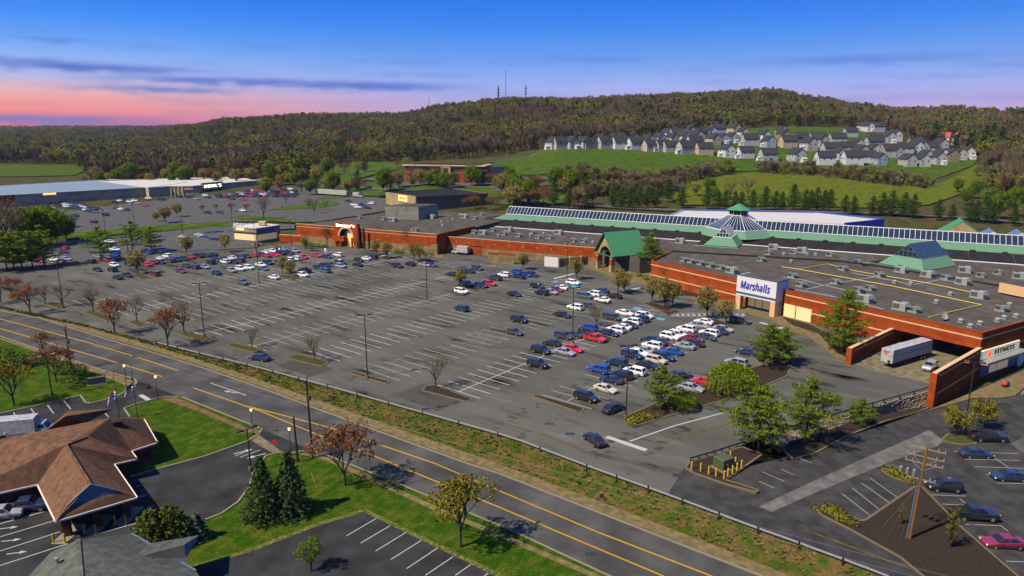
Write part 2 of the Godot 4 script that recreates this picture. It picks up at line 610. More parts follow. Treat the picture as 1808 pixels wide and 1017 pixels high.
	mat("sign_blue", lin(0.03, 0.02, 0.28), 0.5)
	leaf("leaf_pear", lin(0.190, 0.158, 0.045))
	leaf("leaf_gold", lin(0.165, 0.140, 0.018))
	leaf("leaf_green", lin(0.085, 0.135, 0.009))
	leaf("leaf_willow", lin(0.135, 0.185, 0.010))
	leaf("leaf_pine", lin(0.100, 0.150, 0.010))
	leaf("leaf_pine_dark", lin(0.038, 0.078, 0.012))
	leaf("leaf_spruce", lin(0.050, 0.084, 0.030))
	leaf("leaf_spruce_blue", lin(0.055, 0.085, 0.064))
	leaf("leaf_shrub", lin(0.065, 0.085, 0.016))
	leaf("bud_red", lin(0.220, 0.090, 0.045))
	leaf("bud_brown", lin(0.130, 0.092, 0.058))
	leaf("bud_orange", lin(0.175, 0.080, 0.040))
	leaf("bud_pink", lin(0.20, 0.055, 0.055))
	var wood := leaf("forest", Color.WHITE)
	wood.vertex_color_use_as_albedo = true
	wood.backlight = Color(0.15, 0.15, 0.1)

func lit(key: String, c: Color, e: float) -> void:
	var m := mat(key, c, 0.6)
	m.emission_enabled = true
	m.emission = c
	m.emission_energy_multiplier = e

func leaf(key: String, c: Color) -> StandardMaterial3D:
	var m := mat(key, c, 0.75)
	m.cull_mode = BaseMaterial3D.CULL_DISABLED
	m.vertex_color_use_as_albedo = true
	m.backlight_enabled = true
	m.backlight = Color(0.25, 0.28, 0.12)
	return m

func lawn_material() -> void:   # mown turf: faint mowing stripes, paler and yellower patches
	var im := Image.create(512, 512, false, Image.FORMAT_RGB8)
	var a := FastNoiseLite.new()
	a.seed = 61
	a.frequency = 0.02
	a.fractal_octaves = 5
	for y in 512:
		for x in 512:
			var n := a.get_noise_2d(x, y)
			var f := a.get_noise_2d(x * 7.0 + 500.0, y * 7.0)
			var k := 1.0 + 0.30 * f + (0.07 if (x * 2 + y) % 64 < 32 else -0.07)
			var c := Color(0.027, 0.070, 0.004).lerp(Color(0.072, 0.092, 0.009), clampf(0.35 + n * 1.5, 0.0, 1.0))
			im.set_pixel(x, y, Color(c.r * k, c.g * k, c.b * k).linear_to_srgb())
	var m := mat("lawn", Color.WHITE, 0.95, 0.0, 0.0, 0.3)
	m.albedo_texture = ImageTexture.create_from_image(im)
	m.uv1_triplanar = true
	m.uv1_world_triplanar = true
	m.uv1_scale = Vector3.ONE / 31.0

func roof_material() -> void:   # membrane sheets with lapped seams, repairs and dried puddles
	var im := Image.create(768, 768, false, Image.FORMAT_RGB8)
	var a := FastNoiseLite.new()
	a.seed = 62
	a.frequency = 0.012
	a.fractal_octaves = 5
	var r := RandomNumberGenerator.new()
	r.seed = 63
	var tone := []
	for k in 64:
		tone.append(r.randf_range(0.9, 1.1))
	for y in 768:
		for x in 768:
			var n := a.get_noise_2d(x, y)
			var k: float = 0.058 * (1.0 + 0.35 * n) * tone[x / 48]
			if n > 0.22 and n < 0.26:
				k *= 1.25
			if x % 48 == 0 or (y + (x / 48) * 97) % 384 == 0:
				k *= 0.62
			k *= 1.0 + 0.12 * a.get_noise_2d(x * 11.0, y * 11.0)
			im.set_pixel(x, y, Color(k, k * 0.88, k * 0.78).linear_to_srgb())
	for k in 26:
		var w := r.randi_range(8, 40)
		var h := r.randi_range(6, 26)
		var px0 := r.randi_range(0, 720)
		var py0 := r.randi_range(0, 720)
		var t := r.randf_range(0.78, 1.25)
		for y in range(py0, mini(py0 + h, 768)):
			for x in range(px0, mini(px0 + w, 768)):
				var o := im.get_pixel(x, y)
				im.set_pixel(x, y, Color(o.r * t, o.g * t, o.b * t))
	var m := mat("roof_black", Color.WHITE, 0.88)
	m.albedo_texture = ImageTexture.create_from_image(im)
	m.uv1_triplanar = true
	m.uv1_world_triplanar = true
	m.uv1_scale = Vector3.ONE / 52.0

func copper(key: String, a: Color, b: Color) -> void:   # verdigris with darker runs down the seams
	var m := mat(key, Color.WHITE, 0.75)
	var t := noise_tex(41, 0.05, 0, 1, 4)
	var gr := Gradient.new()
	gr.set_color(0, b)
	gr.set_color(1, a)
	gr.set_offset(0, 0.12)
	gr.set_offset(1, 0.42)
	t.color_ramp = gr
	m.albedo_texture = t
	m.uv1_triplanar = true
	m.uv1_world_triplanar = true
	m.uv1_scale = Vector3(0.12, 0.03, 0.12)

func shingle(key: String, a: Color, b: Color) -> void:
	var m := mat(key, Color.WHITE, 0.95, 0.0, 0.0, 0.12)
	var im := Image.create(256, 256, false, Image.FORMAT_RGB8)
	var r := RandomNumberGenerator.new()
	r.seed = 11
	for row in 16:
		var x := 0
		while x < 256:
			var w := r.randi_range(10, 22)
			var c := a.lerp(b, r.randf() * 0.8)
			im.fill_rect(Rect2i(x, row * 16, w, 16), c)
			x += w
	for k in 9000:
		var x2 := r.randi_range(0, 255)
		var y2 := r.randi_range(0, 255)
		im.set_pixel(x2, y2, im.get_pixel(x2, y2).lerp(b, 0.5))
	m.albedo_texture = ImageTexture.create_from_image(im)
	m.uv1_triplanar = true
	m.uv1_world_triplanar = true
	m.uv1_scale = Vector3.ONE * 0.28

# ---------------------------------------------------------------- the ground
const ROW_A := 0.8971   # direction of the long lines between the stalls
func row_st(s: float, t: float) -> Vector3:
	return Vector3(s * cos(ROW_A) + t * sin(ROW_A), 0, -s * sin(ROW_A) + t * cos(ROW_A))

func lot_material() -> void:   # worn asphalt: stained stalls, paler wheel paths, sealed patches and cracks
	var n := 1400
	var im := Image.create(n, n, false, Image.FORMAT_RGB8)
	var a := FastNoiseLite.new()
	a.seed = 51
	a.frequency = 0.02
	a.fractal_octaves = 5
	var b := FastNoiseLite.new()
	b.seed = 52
	b.frequency = 0.055
	b.fractal_octaves = 4
	var cr := FastNoiseLite.new()
	cr.seed = 53
	cr.noise_type = FastNoiseLite.TYPE_CELLULAR
	cr.cellular_return_type = FastNoiseLite.RETURN_DISTANCE2_DIV
	cr.frequency = 0.035
	cr.domain_warp_enabled = true
	cr.domain_warp_amplitude = 14.0
	cr.domain_warp_frequency = 0.03
	var ca := cos(ROW_A)
	var sa := sin(ROW_A)
	for y in n:
		for x in n:
			var wx := -180.0 + x * 300.0 / n
			var wz := -290.0 + y * 230.0 / n
			var s := wx * ca - wz * sa
			var t := wx * sa + wz * ca
			var k := 0.092 + 0.028 * a.get_noise_2d(s * 2.0, t * 0.9)
			var st := b.get_noise_2d(s * 3.2, t * 0.8)
			var inrow := absf(fposmod(t + 126.0 + 9.6, 19.23) - 9.6)
			var row := clampf(1.0 - (inrow - 4.0) / 3.0, 0.0, 1.0)
			if st > 0.18:
				k -= (st - 0.18) * (0.15 if row > 0.3 else 0.085)
			if st < -0.25:
				k += (-0.25 - st) * 0.07
			k += 0.006 * b.get_noise_2d(s * 0.9, t * 4.5) * (1.0 - row)
			var cw := cr.get_noise_2d(wx * 1.1, wz * 1.1)
			if cw > -0.045 and a.get_noise_2d(wx * 0.6 + 300.0, wz * 0.6) > 0.0:
				k *= 0.66
			var warmth := 0.5 + 0.5 * a.get_noise_2d(wx * 0.5 + 90.0, wz * 0.5)
			im.set_pixel(x, y, Color(k, k * (1.0 - 0.01 * warmth), k * (0.92 - 0.07 * warmth)).linear_to_srgb())
	var rs := RandomNumberGenerator.new()
	rs.seed = 99
	# sealed rectangles and utility cuts
	for p in [[690, 570, 7.0, 9.0, 1.16], [640, 500, 9.0, 5.0, 0.8], [735, 523, 8.0, 5.0, 0.85], [505, 535, 5.0, 4.0, 1.14], [415, 545, 14.0, 5.0, 0.84], [935, 640, 7.0, 5.0, 0.86], [760, 700, 4.0, 6.0, 0.8], [540, 648, 3.0, 6.0, 0.8]]:
		var c := at(p[0], p[1], 0)
		for k in 1600:
			var ds: float = (k % 40) / 40.0 - 0.5
			var dt: float = floorf(k / 40.0) / 40.0 - 0.5
			var q: Vector3 = c + row_st(ds * p[2] * 2.0, dt * p[3] * 2.0)
			for e in 4:
				var ix := int((q.x + 180.0) / 300.0 * n) + e % 2
				var iy := int((q.z + 290.0) / 230.0 * n) + e / 2
				if ix > 0 and iy > 0 and ix < n and iy < n:
					var o := im.get_pixel(ix, iy)
					var base := Color(0.32, 0.32, 0.31)
					im.set_pixel(ix, iy, o.lerp(Color(base.r * p[4], base.g * p[4], base.b * p[4]), 0.35))
	# drips of oil in the stalls
	for k in 2600:
		var row2 := -126.0 + 19.23 * rs.randi_range(-4, 4)
		var q := row_st(rs.randf_range(60, 240), row2 + (3.2 + rs.randf_range(-1, 1)) * (1 if rs.randf() < 0.5 else -1))
		var ix := int((q.x + 180.0) / 300.0 * n)
		var iy := int((q.z + 290.0) / 230.0 * n)
		var rr := rs.randi_range(1, 3)
		for dx in range(-rr, rr + 1):
			for dy in range(-rr, rr + 1):
				if dx * dx + dy * dy <= rr * rr and ix + dx > 0 and iy + dy > 0 and ix + dx < n and iy + dy < n:
					var o := im.get_pixel(ix + dx, iy + dy)
					im.set_pixel(ix + dx, iy + dy, o.darkened(0.18))
	var m := mat("asphalt_lot", Color.WHITE, 0.92)
	m.albedo_texture = ImageTexture.create_from_image(im)
	m.uv1_scale = Vector3(1.0 / 300.0, 1.0 / 230.0, 1)
	m.uv1_offset = Vector3(180.0 / 300.0, 290.0 / 230.0, 0)
	m.detail_enabled = true
	m.detail_albedo = grain
	m.detail_blend_mode = BaseMaterial3D.BLEND_MODE_MUL
	m.detail_uv_layer = BaseMaterial3D.DETAIL_UV_2
	m.uv2_scale = Vector3(0.4, 0.4, 1)

func pts2(list: Array, h: Callable) -> Array:
	var out := []
	for p in list:
		var q := lane(p[0], p[1], h)
		out.append(Vector2(q.x, q.z))
	return out

func sheet(mb: MB, poly: Array, h: Callable, off: float, cell := 5.0) -> void:   # a sheet over an outline, cut on a grid so that it follows the slope
	var pv := PackedVector2Array()
	var r := Rect2(poly[0], Vector2.ZERO)
	for p in poly:
		pv.append(p)
		r = r.expand(p)
	if Geometry2D.is_polygon_clockwise(pv):
		pv.reverse()
	var pieces := []
	if cell <= 0.0:
		pieces = [pv]
	else:
		for i in range(floori(r.position.x / cell), ceili(r.end.x / cell)):
			var strip := Geometry2D.intersect_polygons(pv, PackedVector2Array([Vector2(i * cell, r.position.y - 1), Vector2((i + 1) * cell, r.position.y - 1), Vector2((i + 1) * cell, r.end.y + 1), Vector2(i * cell, r.end.y + 1)]))
			pieces.append_array(strip)
	for q in pieces:
		var t := Geometry2D.triangulate_polygon(q)
		for i in range(0, t.size(), 3):
			var a: Vector2 = q[t[i]]
			var b: Vector2 = q[t[i + 1]]
			var c: Vector2 = q[t[i + 2]]
			if (b - a).cross(c - a) > 0:
				var e := b
				b = c
				c = e
			mb.tri(Vector3(a.x, h.call(a.x, a.y) + off, a.y), Vector3(b.x, h.call(b.x, b.y) + off, b.y), Vector3(c.x, h.call(c.x, c.y) + off, c.y))

func area(called: String, list: Array, m: Material, h: Callable, off: float, cell := 5.0) -> MeshInstance3D:
	var mb := MB.new()
	sheet(mb, pts2(list, h), h, off, cell)
	return struct(called, mb, m)

func ribbon(mb: MB, line: Array, w: float, h: Callable, off: float, depth := 0.0) -> void:   # world points (Vector2), width w; with depth it is a kerb
	for i in line.size() - 1:
		var a: Vector2 = line[i]
		var b: Vector2 = line[i + 1]
		var l := a.distance_to(b)
		var k := maxi(1, int(l / 6.0))
		var d := (b - a) / l
		var nn := Vector2(-d.y, d.x) * w * 0.5
		for j in k:
			var p := a.lerp(b, float(j) / k)
			var q := a.lerp(b, float(j + 1) / k)
			var p0 := p + nn
			var p1 := p - nn
			var q0 := q + nn
			var q1 := q - nn
			var P0 := Vector3(p0.x, h.call(p0.x, p0.y) + off, p0.y)
			var P1 := Vector3(p1.x, h.call(p1.x, p1.y) + off, p1.y)
			var Q0 := Vector3(q0.x, h.call(q0.x, q0.y) + off, q0.y)
			var Q1 := Vector3(q1.x, h.call(q1.x, q1.y) + off, q1.y)
			mb.quad(P1, P0, Q0, Q1)
			if depth > 0.0:
				var dn := Vector3(0, -depth, 0)
				mb.quad(P0, P0 + dn, Q0 + dn, Q0)
				mb.quad(P1 + dn, P1, Q1, Q1 + dn)

func line_px(list: Array, h: Callable) -> Array:
	return pts2(list, h)

func kerb(parent_name: String, list: Array, h: Callable, m: Material, w := 0.3, high := 0.14) -> void:
	var mb := MB.new()
	ribbon(mb, pts2(list, h), w, h, high, high + 0.2)
	struct(parent_name, mb, m)

func island(list: Array, h: Callable, m: Material, label_name := "planting_island") -> void:
	var poly := pts2(list, h)
	var mb := MB.new()
	sheet(mb, poly, h, 0.13, 0.0)
	var o := struct(label_name, mb, m)
	var kb := MB.new()
	var ring := poly.duplicate()
	ring.append(poly[0])
	ribbon(kb, ring, 0.32, h, 0.15, 0.3)
	part("kerb", kb, M.kerb_tan, o)

func build_ground() -> void:
	# terrain to the horizon; under the paved near ground it lies lower, out of sight
	var mb := MB.new()
	var us := []
	for i in range(-26, 27):
		us.append(i * 0.056)
	var ds := [30.0, 120.0, 200.0, 262.0, 290.0, 320.0, 350.0]
	var d := 350.0
	while d < 8000.0:
		d *= 1.045
		ds.append(d)
	for j in ds.size() - 1:
		for i in us.size() - 1:
			var c := []
			for e in [[i, j], [i + 1, j], [i + 1, j + 1], [i, j + 1]]:
				var dd: float = ds[e[1]]
				var x: float = us[e[0]] * dd
				var y := g(x, -dd) - 0.5 if dd > 262.0 else minf(g(x, -dd), low_y(x)) - 1.2
				if dd > 262 and dd < 330:
					y -= 0.6
				c.append(Vector3(x, y, -dd))
			mb.quad(c[0], c[1], c[2], c[3])
	struct("terrain", mb, M.terrain)
	# main lot
	area("parking_lot", [[-200, 520], [-100, 516], [0, 541], [153, 574], [300, 612], [440, 646], [604, 690], [775, 738], [903, 774], [1051, 830], [1177, 875], [1214, 816], [1300, 789], [1400, 757], [1500, 727], [1642, 688], [1720, 640], [1600, 560], [1300, 500], [1150, 490], [1060, 462], [940, 450], [800, 448], [640, 436], [520, 428], [455, 436], [300, 446], [120, 466], [0, 482], [-200, 500]], M.asphalt_lot, flat_y, 0.0, 0.0)
	# lower lot on the right, and the drive inside the guard rail
	area("lower_parking_lot", [[1177, 875], [1214, 816], [1300, 830], [1400, 803], [1500, 770], [1640, 722], [1700, 700], [1808, 650], [1960, 600], [2150, 700], [2150, 1160], [1750, 1100], [1547, 1012], [1485, 989], [1374, 948], [1320, 929]], M.asphalt_low, low_y, 0.0, 4.0)
	area("concrete_swale", [[1340, 895], [1363, 904], [1580, 812], [1655, 788], [1668, 778], [1640, 759], [1540, 803]], M.concrete_grey, low_y, 0.012, 4.0)
	area("asphalt_patch", [[1640, 759], [1600, 752], [1512, 785], [1541, 801]], M.asphalt_dark, low_y, 0.008, 4.0)
	area("asphalt_patch", [[1808, 770], [1784, 785], [1808, 800], [1850, 790]], M.asphalt_patch, low_y, 0.012, 4.0)
	area("asphalt_overlay", [[1180, 872], [1195, 858], [1330, 892], [1480, 941], [1640, 1003], [1700, 1030], [1680, 1070], [1547, 1008], [1374, 945]], M.asphalt_dark, low_y, 0.01, 4.0)
	# dock apron of concrete
	area("dock_apron", [[1498, 641], [1600, 668], [1640, 677], [1720, 655], [1690, 615], [1560, 600]], M.concrete, flat_y, 0.012, 0.0)
	# sidewalk round the stores
	area("store_sidewalk", [[1035, 472], [1110, 500], [1150, 505], [1215, 525], [1297, 548], [1365, 566], [1390, 583], [1425, 592], [1478, 634], [1500, 640], [1520, 610], [1400, 560], [1300, 520], [1150, 470], [1060, 450]], M.sidewalk, flat_y, 0.13, 0.0)
	kerb("kerb", [[1035, 472], [1110, 500], [1150, 505], [1215, 525], [1297, 548], [1365, 566], [1390, 583], [1425, 592], [1478, 634], [1500, 643]], flat_y, M.kerb_tan)
	area("planting_bed", [[1380, 560], [1425, 572], [1470, 592], [1505, 610], [1497, 634], [1480, 625], [1445, 590], [1400, 575]], M.mulch, flat_y, 0.16, 0.0)
	area("planting_bed", [[1140, 500], [1185, 495], [1245, 515], [1282, 530], [1250, 527], [1200, 522], [1160, 508]], M.mulch, flat_y, 0.16, 0.0)
	area("store_sidewalk", [[520, 433], [600, 436], [700, 446], [780, 457], [785, 450], [700, 430], [520, 420]], M.sidewalk, flat_y, 0.13, 0.0)
	area("store_sidewalk", [[1600, 735], [1642, 724], [1720, 692], [1808, 655], [1960, 600], [1960, 620], [1808, 686], [1790, 700], [1770, 703], [1718, 704], [1660, 720]], M.sidewalk, low_y, 0.13, 4.0)
	# the road
	var far_edge := [[-140, 512], [0, 549], [66, 561], [215, 607], [350, 647], [460, 685], [619, 744], [823, 818], [880, 836], [1110, 926], [1340, 1016], [1500, 1078]]
	var near_edge := [[1180, 1060], [1074, 1017], [900, 936], [670, 841], [552, 795], [460, 757], [317, 700], [238, 670], [184, 655], [0, 594], [-140, 555]]
	area("road", far_edge + near_edge, M.asphalt_road, road_y, 0.0, 5.0)
	kerb("kerb", far_edge, road_y, M.kerb)
	area("sidewalk", [[-140, 509], [0, 545], [153, 577], [307, 621], [440, 664], [670, 745], [880, 819], [1059, 885], [1289, 974], [1500, 1058], [1500, 1077], [1340, 1014], [1110, 924], [880, 834], [823, 816], [619, 742], [460, 683], [350, 645], [215, 605], [66, 560], [0, 548], [-140, 511]], M.sidewalk, road_y, 0.12, 5.0)
	var bank := MB.new()
	var xs := -190.0
	while xs < 60.0:
		for k in 5:
			var c := []
			for e in [[0, 0], [1, 0], [1, 1], [0, 1]]:
				var x: float = xs + e[0] * 3.0
				var t: float = (k + e[1]) / 5.0
				var z := lerpf(poly_z(s_line, x), poly_z(g_line, x), t)
				var bump := 0.22 * sin(x * 0.9 + t * 3.0) * sin(x * 0.37 - t * 5.0) * sin(PI * t)
				c.append(Vector3(x, g(x, lerpf(z, poly_z(g_line, x), 0.001)) * 1.0 + 0.09 + bump, z))
			bank.quad(c[0], c[1], c[2], c[3])
		xs += 3.0
	struct("grass_bank", bank, M.bank)
	var gk := MB.new()
	var gl := []
	for p in g_line:
		gl.append(p + Vector2(0.2, 0.25))
	ribbon(gk, gl, 0.3, func(x, z): return low_y(x), 0.14, 0.4)
	struct("kerb", gk, M.kerb_tan)
	# ground in front of the road
	area("lawn", [[-140, 556], [0, 595], [184, 656], [238, 671], [317, 701], [460, 758], [552, 796], [670, 842], [900, 937], [1074, 1018], [1180, 1061], [1180, 1250], [-500, 1250], [-500, 590]], M.lawn, road_y, 0.06, 6.0)
	kerb("kerb", [[-140, 555], [0, 594], [184, 655], [232, 668]], road_y, M.kerb, 0.25)
	kerb("kerb", [[320, 701], [460, 757]], road_y, M.kerb, 0.25)
	kerb("kerb", [[552, 795], [670, 841], [900, 936], [1074, 1017], [1180, 1060]], road_y, M.kerb, 0.25)
	area("path", [[-140, 562], [0, 600], [120, 641], [222, 681], [240, 684], [241, 676], [130, 635], [0, 593 + 4], [-140, 558 + 1]], M.sidewalk, road_y, 0.085, 6.0)
	area("path", [[283, 704], [310, 702], [440, 757], [463, 761], [452, 766], [437, 764], [350, 727]], M.sidewalk_brick, road_y, 0.085, 6.0)
	area("path", [[527, 802], [556, 797], [590, 813], [675, 850], [780, 900], [900, 948], [1050, 1013], [1100, 1036], [1086, 1040], [1040, 1018], [890, 953], [770, 904], [665, 855], [575, 814]], M.sidewalk, road_y, 0.085, 6.0)
	area("driveway", [[-80, 752], [0, 732], [110, 708], [142, 700], [151, 711], [160, 713], [205, 702], [226, 689], [240, 672], [317, 701], [290, 703], [279, 704], [240, 713], [219, 722], [231, 739], [200, 780], [0, 830], [-80, 830]], M.asphalt_new, road_y, 0.075, 6.0)
	kerb("kerb", [[-80, 752], [0, 731], [110, 707], [142, 699], [151, 711], [160, 713], [205, 702], [226, 689], [242, 677], [238, 670]], road_y, M.kerb, 0.3, 0.2)
	kerb("kerb", [[317, 701], [290, 702], [279, 704], [240, 714], [219, 722], [231, 739]], road_y, M.kerb, 0.3, 0.2)
	area("drive_through_lane", [[271, 831], [358, 808], [435, 781], [458, 767], [462, 758], [552, 796], [520, 800], [494, 800], [470, 806], [447, 835], [440, 862], [420, 888], [391, 908], [363, 919], [300, 945], [236, 960], [140, 1000], [60, 1060], [-150, 1100], [-150, 850], [60, 850], [200, 835]], M.asphalt_new, road_y, 0.078, 6.0)
	kerb("kerb", [[230, 843], [271, 831], [358, 808], [435, 781], [458, 767], [463, 758]], road_y, M.kerb, 0.3, 0.2)
	kerb("kerb", [[552, 795], [520, 800], [494, 800], [470, 806], [447, 835], [440, 862], [420, 888], [391, 908], [363, 919]], road_y, M.kerb, 0.3, 0.2)
	area("front_parking_lot", [[642, 905], [870, 1016], [960, 1062], [960, 1200], [250, 1200], [330, 1008], [345, 1002], [440, 976], [560, 930]], M.asphalt_new, road_y, 0.082, 6.0)
	var ge := MB.new()
	ribbon(ge, pts2([[330, 1006], [440, 974], [560, 928], [642, 903], [760, 960], [872, 1014], [960, 1060]], road_y), 1.1, road_y, 0.079)
	struct("grass_edge", ge, M.grass_edge)
	area("crosswalk_band", [[440, 776], [456, 767], [497, 798], [480, 800]], M.concrete, road_y, 0.083, 0.0)
	# planting islands of the lots
	island([[1102, 748], [1106, 735], [1150, 716], [1185, 702], [1255, 675], [1310, 655], [1345, 645], [1395, 652], [1390, 664], [1330, 690], [1260, 712], [1180, 735], [1125, 752]], flat_y, M.mulch)
	area("shrub_bed", [[1106, 746], [1112, 738], [1140, 729], [1158, 738], [1125, 750]], M.verge, flat_y, 0.2, 0.0)
	island([[1340, 640], [1395, 648], [1400, 640], [1372, 620], [1330, 612], [1318, 622]], flat_y, M.mulch)
	for p in [[[505, 632], [528, 626], [580, 640], [572, 647], [560, 646]], [[615, 658], [622, 656], [687, 674], [684, 678], [676, 677]], [[745, 690], [752, 682], [768, 681], [832, 704], [830, 709], [820, 709]], [[940, 700], [945, 697], [1031, 721], [1028, 727], [1018, 727]], [[400, 611], [412, 606], [462, 617], [448, 623]], [[315, 591], [330, 586], [376, 597], [360, 602], [345, 600]], [[148, 552], [160, 548], [205, 562], [190, 568]], [[225, 569], [240, 566], [262, 573], [245, 577]], [[74, 537], [92, 533], [118, 541], [105, 545]], [[10, 521], [30, 518], [50, 527], [30, 529]], [[230, 486], [246, 483], [268, 490], [250, 493]], [[488, 489], [500, 485], [533, 491], [515, 494]], [[665, 455], [680, 452], [702, 456], [685, 459]], [[735, 463], [742, 461], [775, 468], [760, 470]], [[800, 506], [812, 501], [852, 510], [838, 513]], [[1022, 577], [1030, 581], [1082, 598], [1078, 604], [1062, 602], [1015, 588]], [[1135, 536], [1150, 534], [1192, 545], [1180, 551], [1168, 549]], [[1155, 545], [1180, 551], [1193, 547], [1200, 551], [1180, 557]], [[1255, 563], [1270, 566], [1297, 578], [1280, 580], [1255, 572]], [[1210, 826], [1218, 816], [1310, 790], [1345, 803], [1300, 835], [1280, 848], [1338, 866], [1336, 870], [1280, 855], [1225, 836]]]:
		island(p, flat_y, M.mulch if p[0][0] > 610 else M.island_grass)
	# lower lot beds
	island([[1400, 812], [1440, 800], [1500, 768], [1560, 745], [1636, 722], [1640, 716], [1560, 730], [1470, 752], [1400, 775], [1380, 790]], low_y, M.mulch)
	island([[1440, 898], [1455, 894], [1476, 900], [1520, 921], [1530, 918], [1615, 860], [1626, 859], [1700, 935], [1795, 1017], [1830, 1050], [1680, 1060], [1590, 985], [1500, 935], [1450, 910]], low_y, M.mulch)
	area("shrub_bed", [[1448, 901], [1456, 895], [1475, 900], [1497, 912], [1495, 924], [1470, 915]], M.verge, low_y, 0.2, 0.0)
	island([[1556, 831], [1568, 823], [1580, 824], [1612, 848], [1616, 855], [1600, 853], [1570, 840]], low_y, M.verge)
	island([[1664, 776], [1672, 768], [1705, 764], [1725, 770], [1722, 784], [1700, 786], [1672, 782]], low_y, M.verge)
	# retaining wall of stones between the two levels
	retaining_wall()
	# far ground: grass strip, streets, lawns and lots
	far_sheet("access_road", [[-150, 452], [-150, 475], [0, 470], [130, 440], [300, 418], [420, 408], [520, 404], [520, 396], [420, 398], [300, 408], [130, 424]], M.asphalt_patch, 0.12)
	far_sheet("grass_strip", [[110, 413], [112, 423], [300, 407], [410, 400], [412, 391], [300, 397]], M.lawn_far, 0.2)
	far_sheet("side_parking_lot", [[-150, 470], [-150, 500], [120, 465], [300, 445], [455, 437], [455, 405], [300, 418], [130, 432]], M.asphalt_patch, 0.06)
	far_sheet("store_parking_lot", [[-150, 388], [0, 385], [100, 375], [240, 358], [300, 351], [420, 341], [480, 335], [560, 331], [640, 347], [690, 352], [680, 372], [560, 392], [412, 391], [300, 397], [110, 413], [-150, 440]], M.asphalt_patch, 0.08)
	far_sheet("grass_strip", [[395, 384], [470, 391], [530, 394], [515, 389], [440, 380]], M.lawn_far, 0.25)
	far_sheet("grass_strip", [[470, 372], [560, 368], [600, 361], [590, 356], [500, 366]], M.lawn_far, 0.25)
	far_sheet("field", [[-150, 291], [0, 291], [125, 292], [150, 301], [130, 310], [-150, 314]], M.lawn_far, 0.3)
	far_sheet("lawn_slope", [[540, 320], [556, 302], [590, 289], [640, 286], [700, 288], [712, 296], [690, 302], [610, 322], [560, 336]], M.lawn_far, 0.3)
	far_sheet("lawn_slope", [[560, 352], [600, 338], [640, 324], [720, 318], [890, 326], [1000, 345], [1040, 356], [890, 362], [700, 349], [640, 346]], M.lawn_far, 0.3)
	far_sheet("hill_lawn", [[862, 300], [880, 283], [960, 264], [1000, 262], [1110, 264], [1230, 272], [1330, 285], [1420, 292], [1420, 300], [1330, 302], [1240, 305], [1160, 318], [1060, 310], [930, 310], [880, 308]], M.lawn_far, 0.35)
	far_sheet("meadow", [[1175, 345], [1200, 325], [1290, 308], [1360, 302], [1450, 310], [1560, 326], [1640, 332], [1690, 310], [1725, 290], [1740, 320], [1690, 345], [1640, 362], [1560, 368], [1400, 364], [1200, 362]], M.meadow, 0.35)
	far_sheet("hill_lawn", [[1420, 292], [1330, 285], [1200, 262], [1180, 250], [1290, 230], [1420, 224], [1490, 226], [1520, 232], [1560, 245], [1640, 262], [1725, 280], [1720, 292], [1640, 320], [1600, 322], [1500, 306]], M.lawn_far, 0.3)
	far_sheet("hill_lawn", [[1700, 204], [1730, 199], [1860, 199], [1860, 212], [1760, 212]], M.lawn_far, 0.5)
	for l in [[[530, 327], [600, 312], [650, 302], [710, 292], [720, 289]], [[470, 324], [560, 326], [680, 335], [860, 342]], [[640, 318], [700, 310], [740, 318], [880, 326], [950, 318], [1010, 313], [1090, 312]], [[880, 312], [940, 316], [1010, 312]], [[870, 337], [960, 326], [1080, 330]], [[690, 352], [880, 354], [960, 358], [1080, 366], [1200, 372], [1400, 374], [1560, 378], [1700, 385], [1830, 396]], [[860, 287], [960, 268], [1090, 262]]]:
		var rb := MB.new()
		var w := []
		for p in l:
			var q := on(p[0], p[1])
			w.append(Vector2(q.x, q.z))
		ribbon(rb, w, 7.5, g, 0.45)
		struct("street", rb, M.asphalt_patch)
	far_sheet("office_parking", [[640, 318], [700, 308], [720, 318], [880, 330], [880, 334], [700, 328]], M.asphalt_patch, 0.5)

func far_sheet(called: String, list: Array, m: Material, off: float) -> void:
	var poly := []
	for p in list:
		var q := on(p[0], p[1])
		poly.append(Vector2(q.x, q.z))
	var pv := PackedVector2Array(poly)
	if Geometry2D.is_polygon_clockwise(pv):
		pv.reverse()
	var r := Rect2(pv[0], Vector2.ZERO)
	for p in pv:
		r = r.expand(p)
	var mb := MB.new()
	var c := 14.0
	for i in range(floori(r.position.x / c), ceili(r.end.x / c)):
		var strip := Geometry2D.intersect_polygons(pv, PackedVector2Array([Vector2(i * c, r.position.y - 1), Vector2((i + 1) * c, r.position.y - 1), Vector2((i + 1) * c, r.end.y + 1), Vector2(i * c, r.end.y + 1)]))
		for s in strip:
			for j in range(floori(r.position.y / c), ceili(r.end.y / c)):
				for q in Geometry2D.intersect_polygons(s, PackedVector2Array([Vector2(i * c - 1, j * c), Vector2(i * c + c + 1, j * c), Vector2(i * c + c + 1, j * c + c), Vector2(i * c - 1, j * c + c)])):
					sheet(mb, Array(q), g, off, 0.0)
	if mb.v.size() > 0:
		struct(called, mb, m)

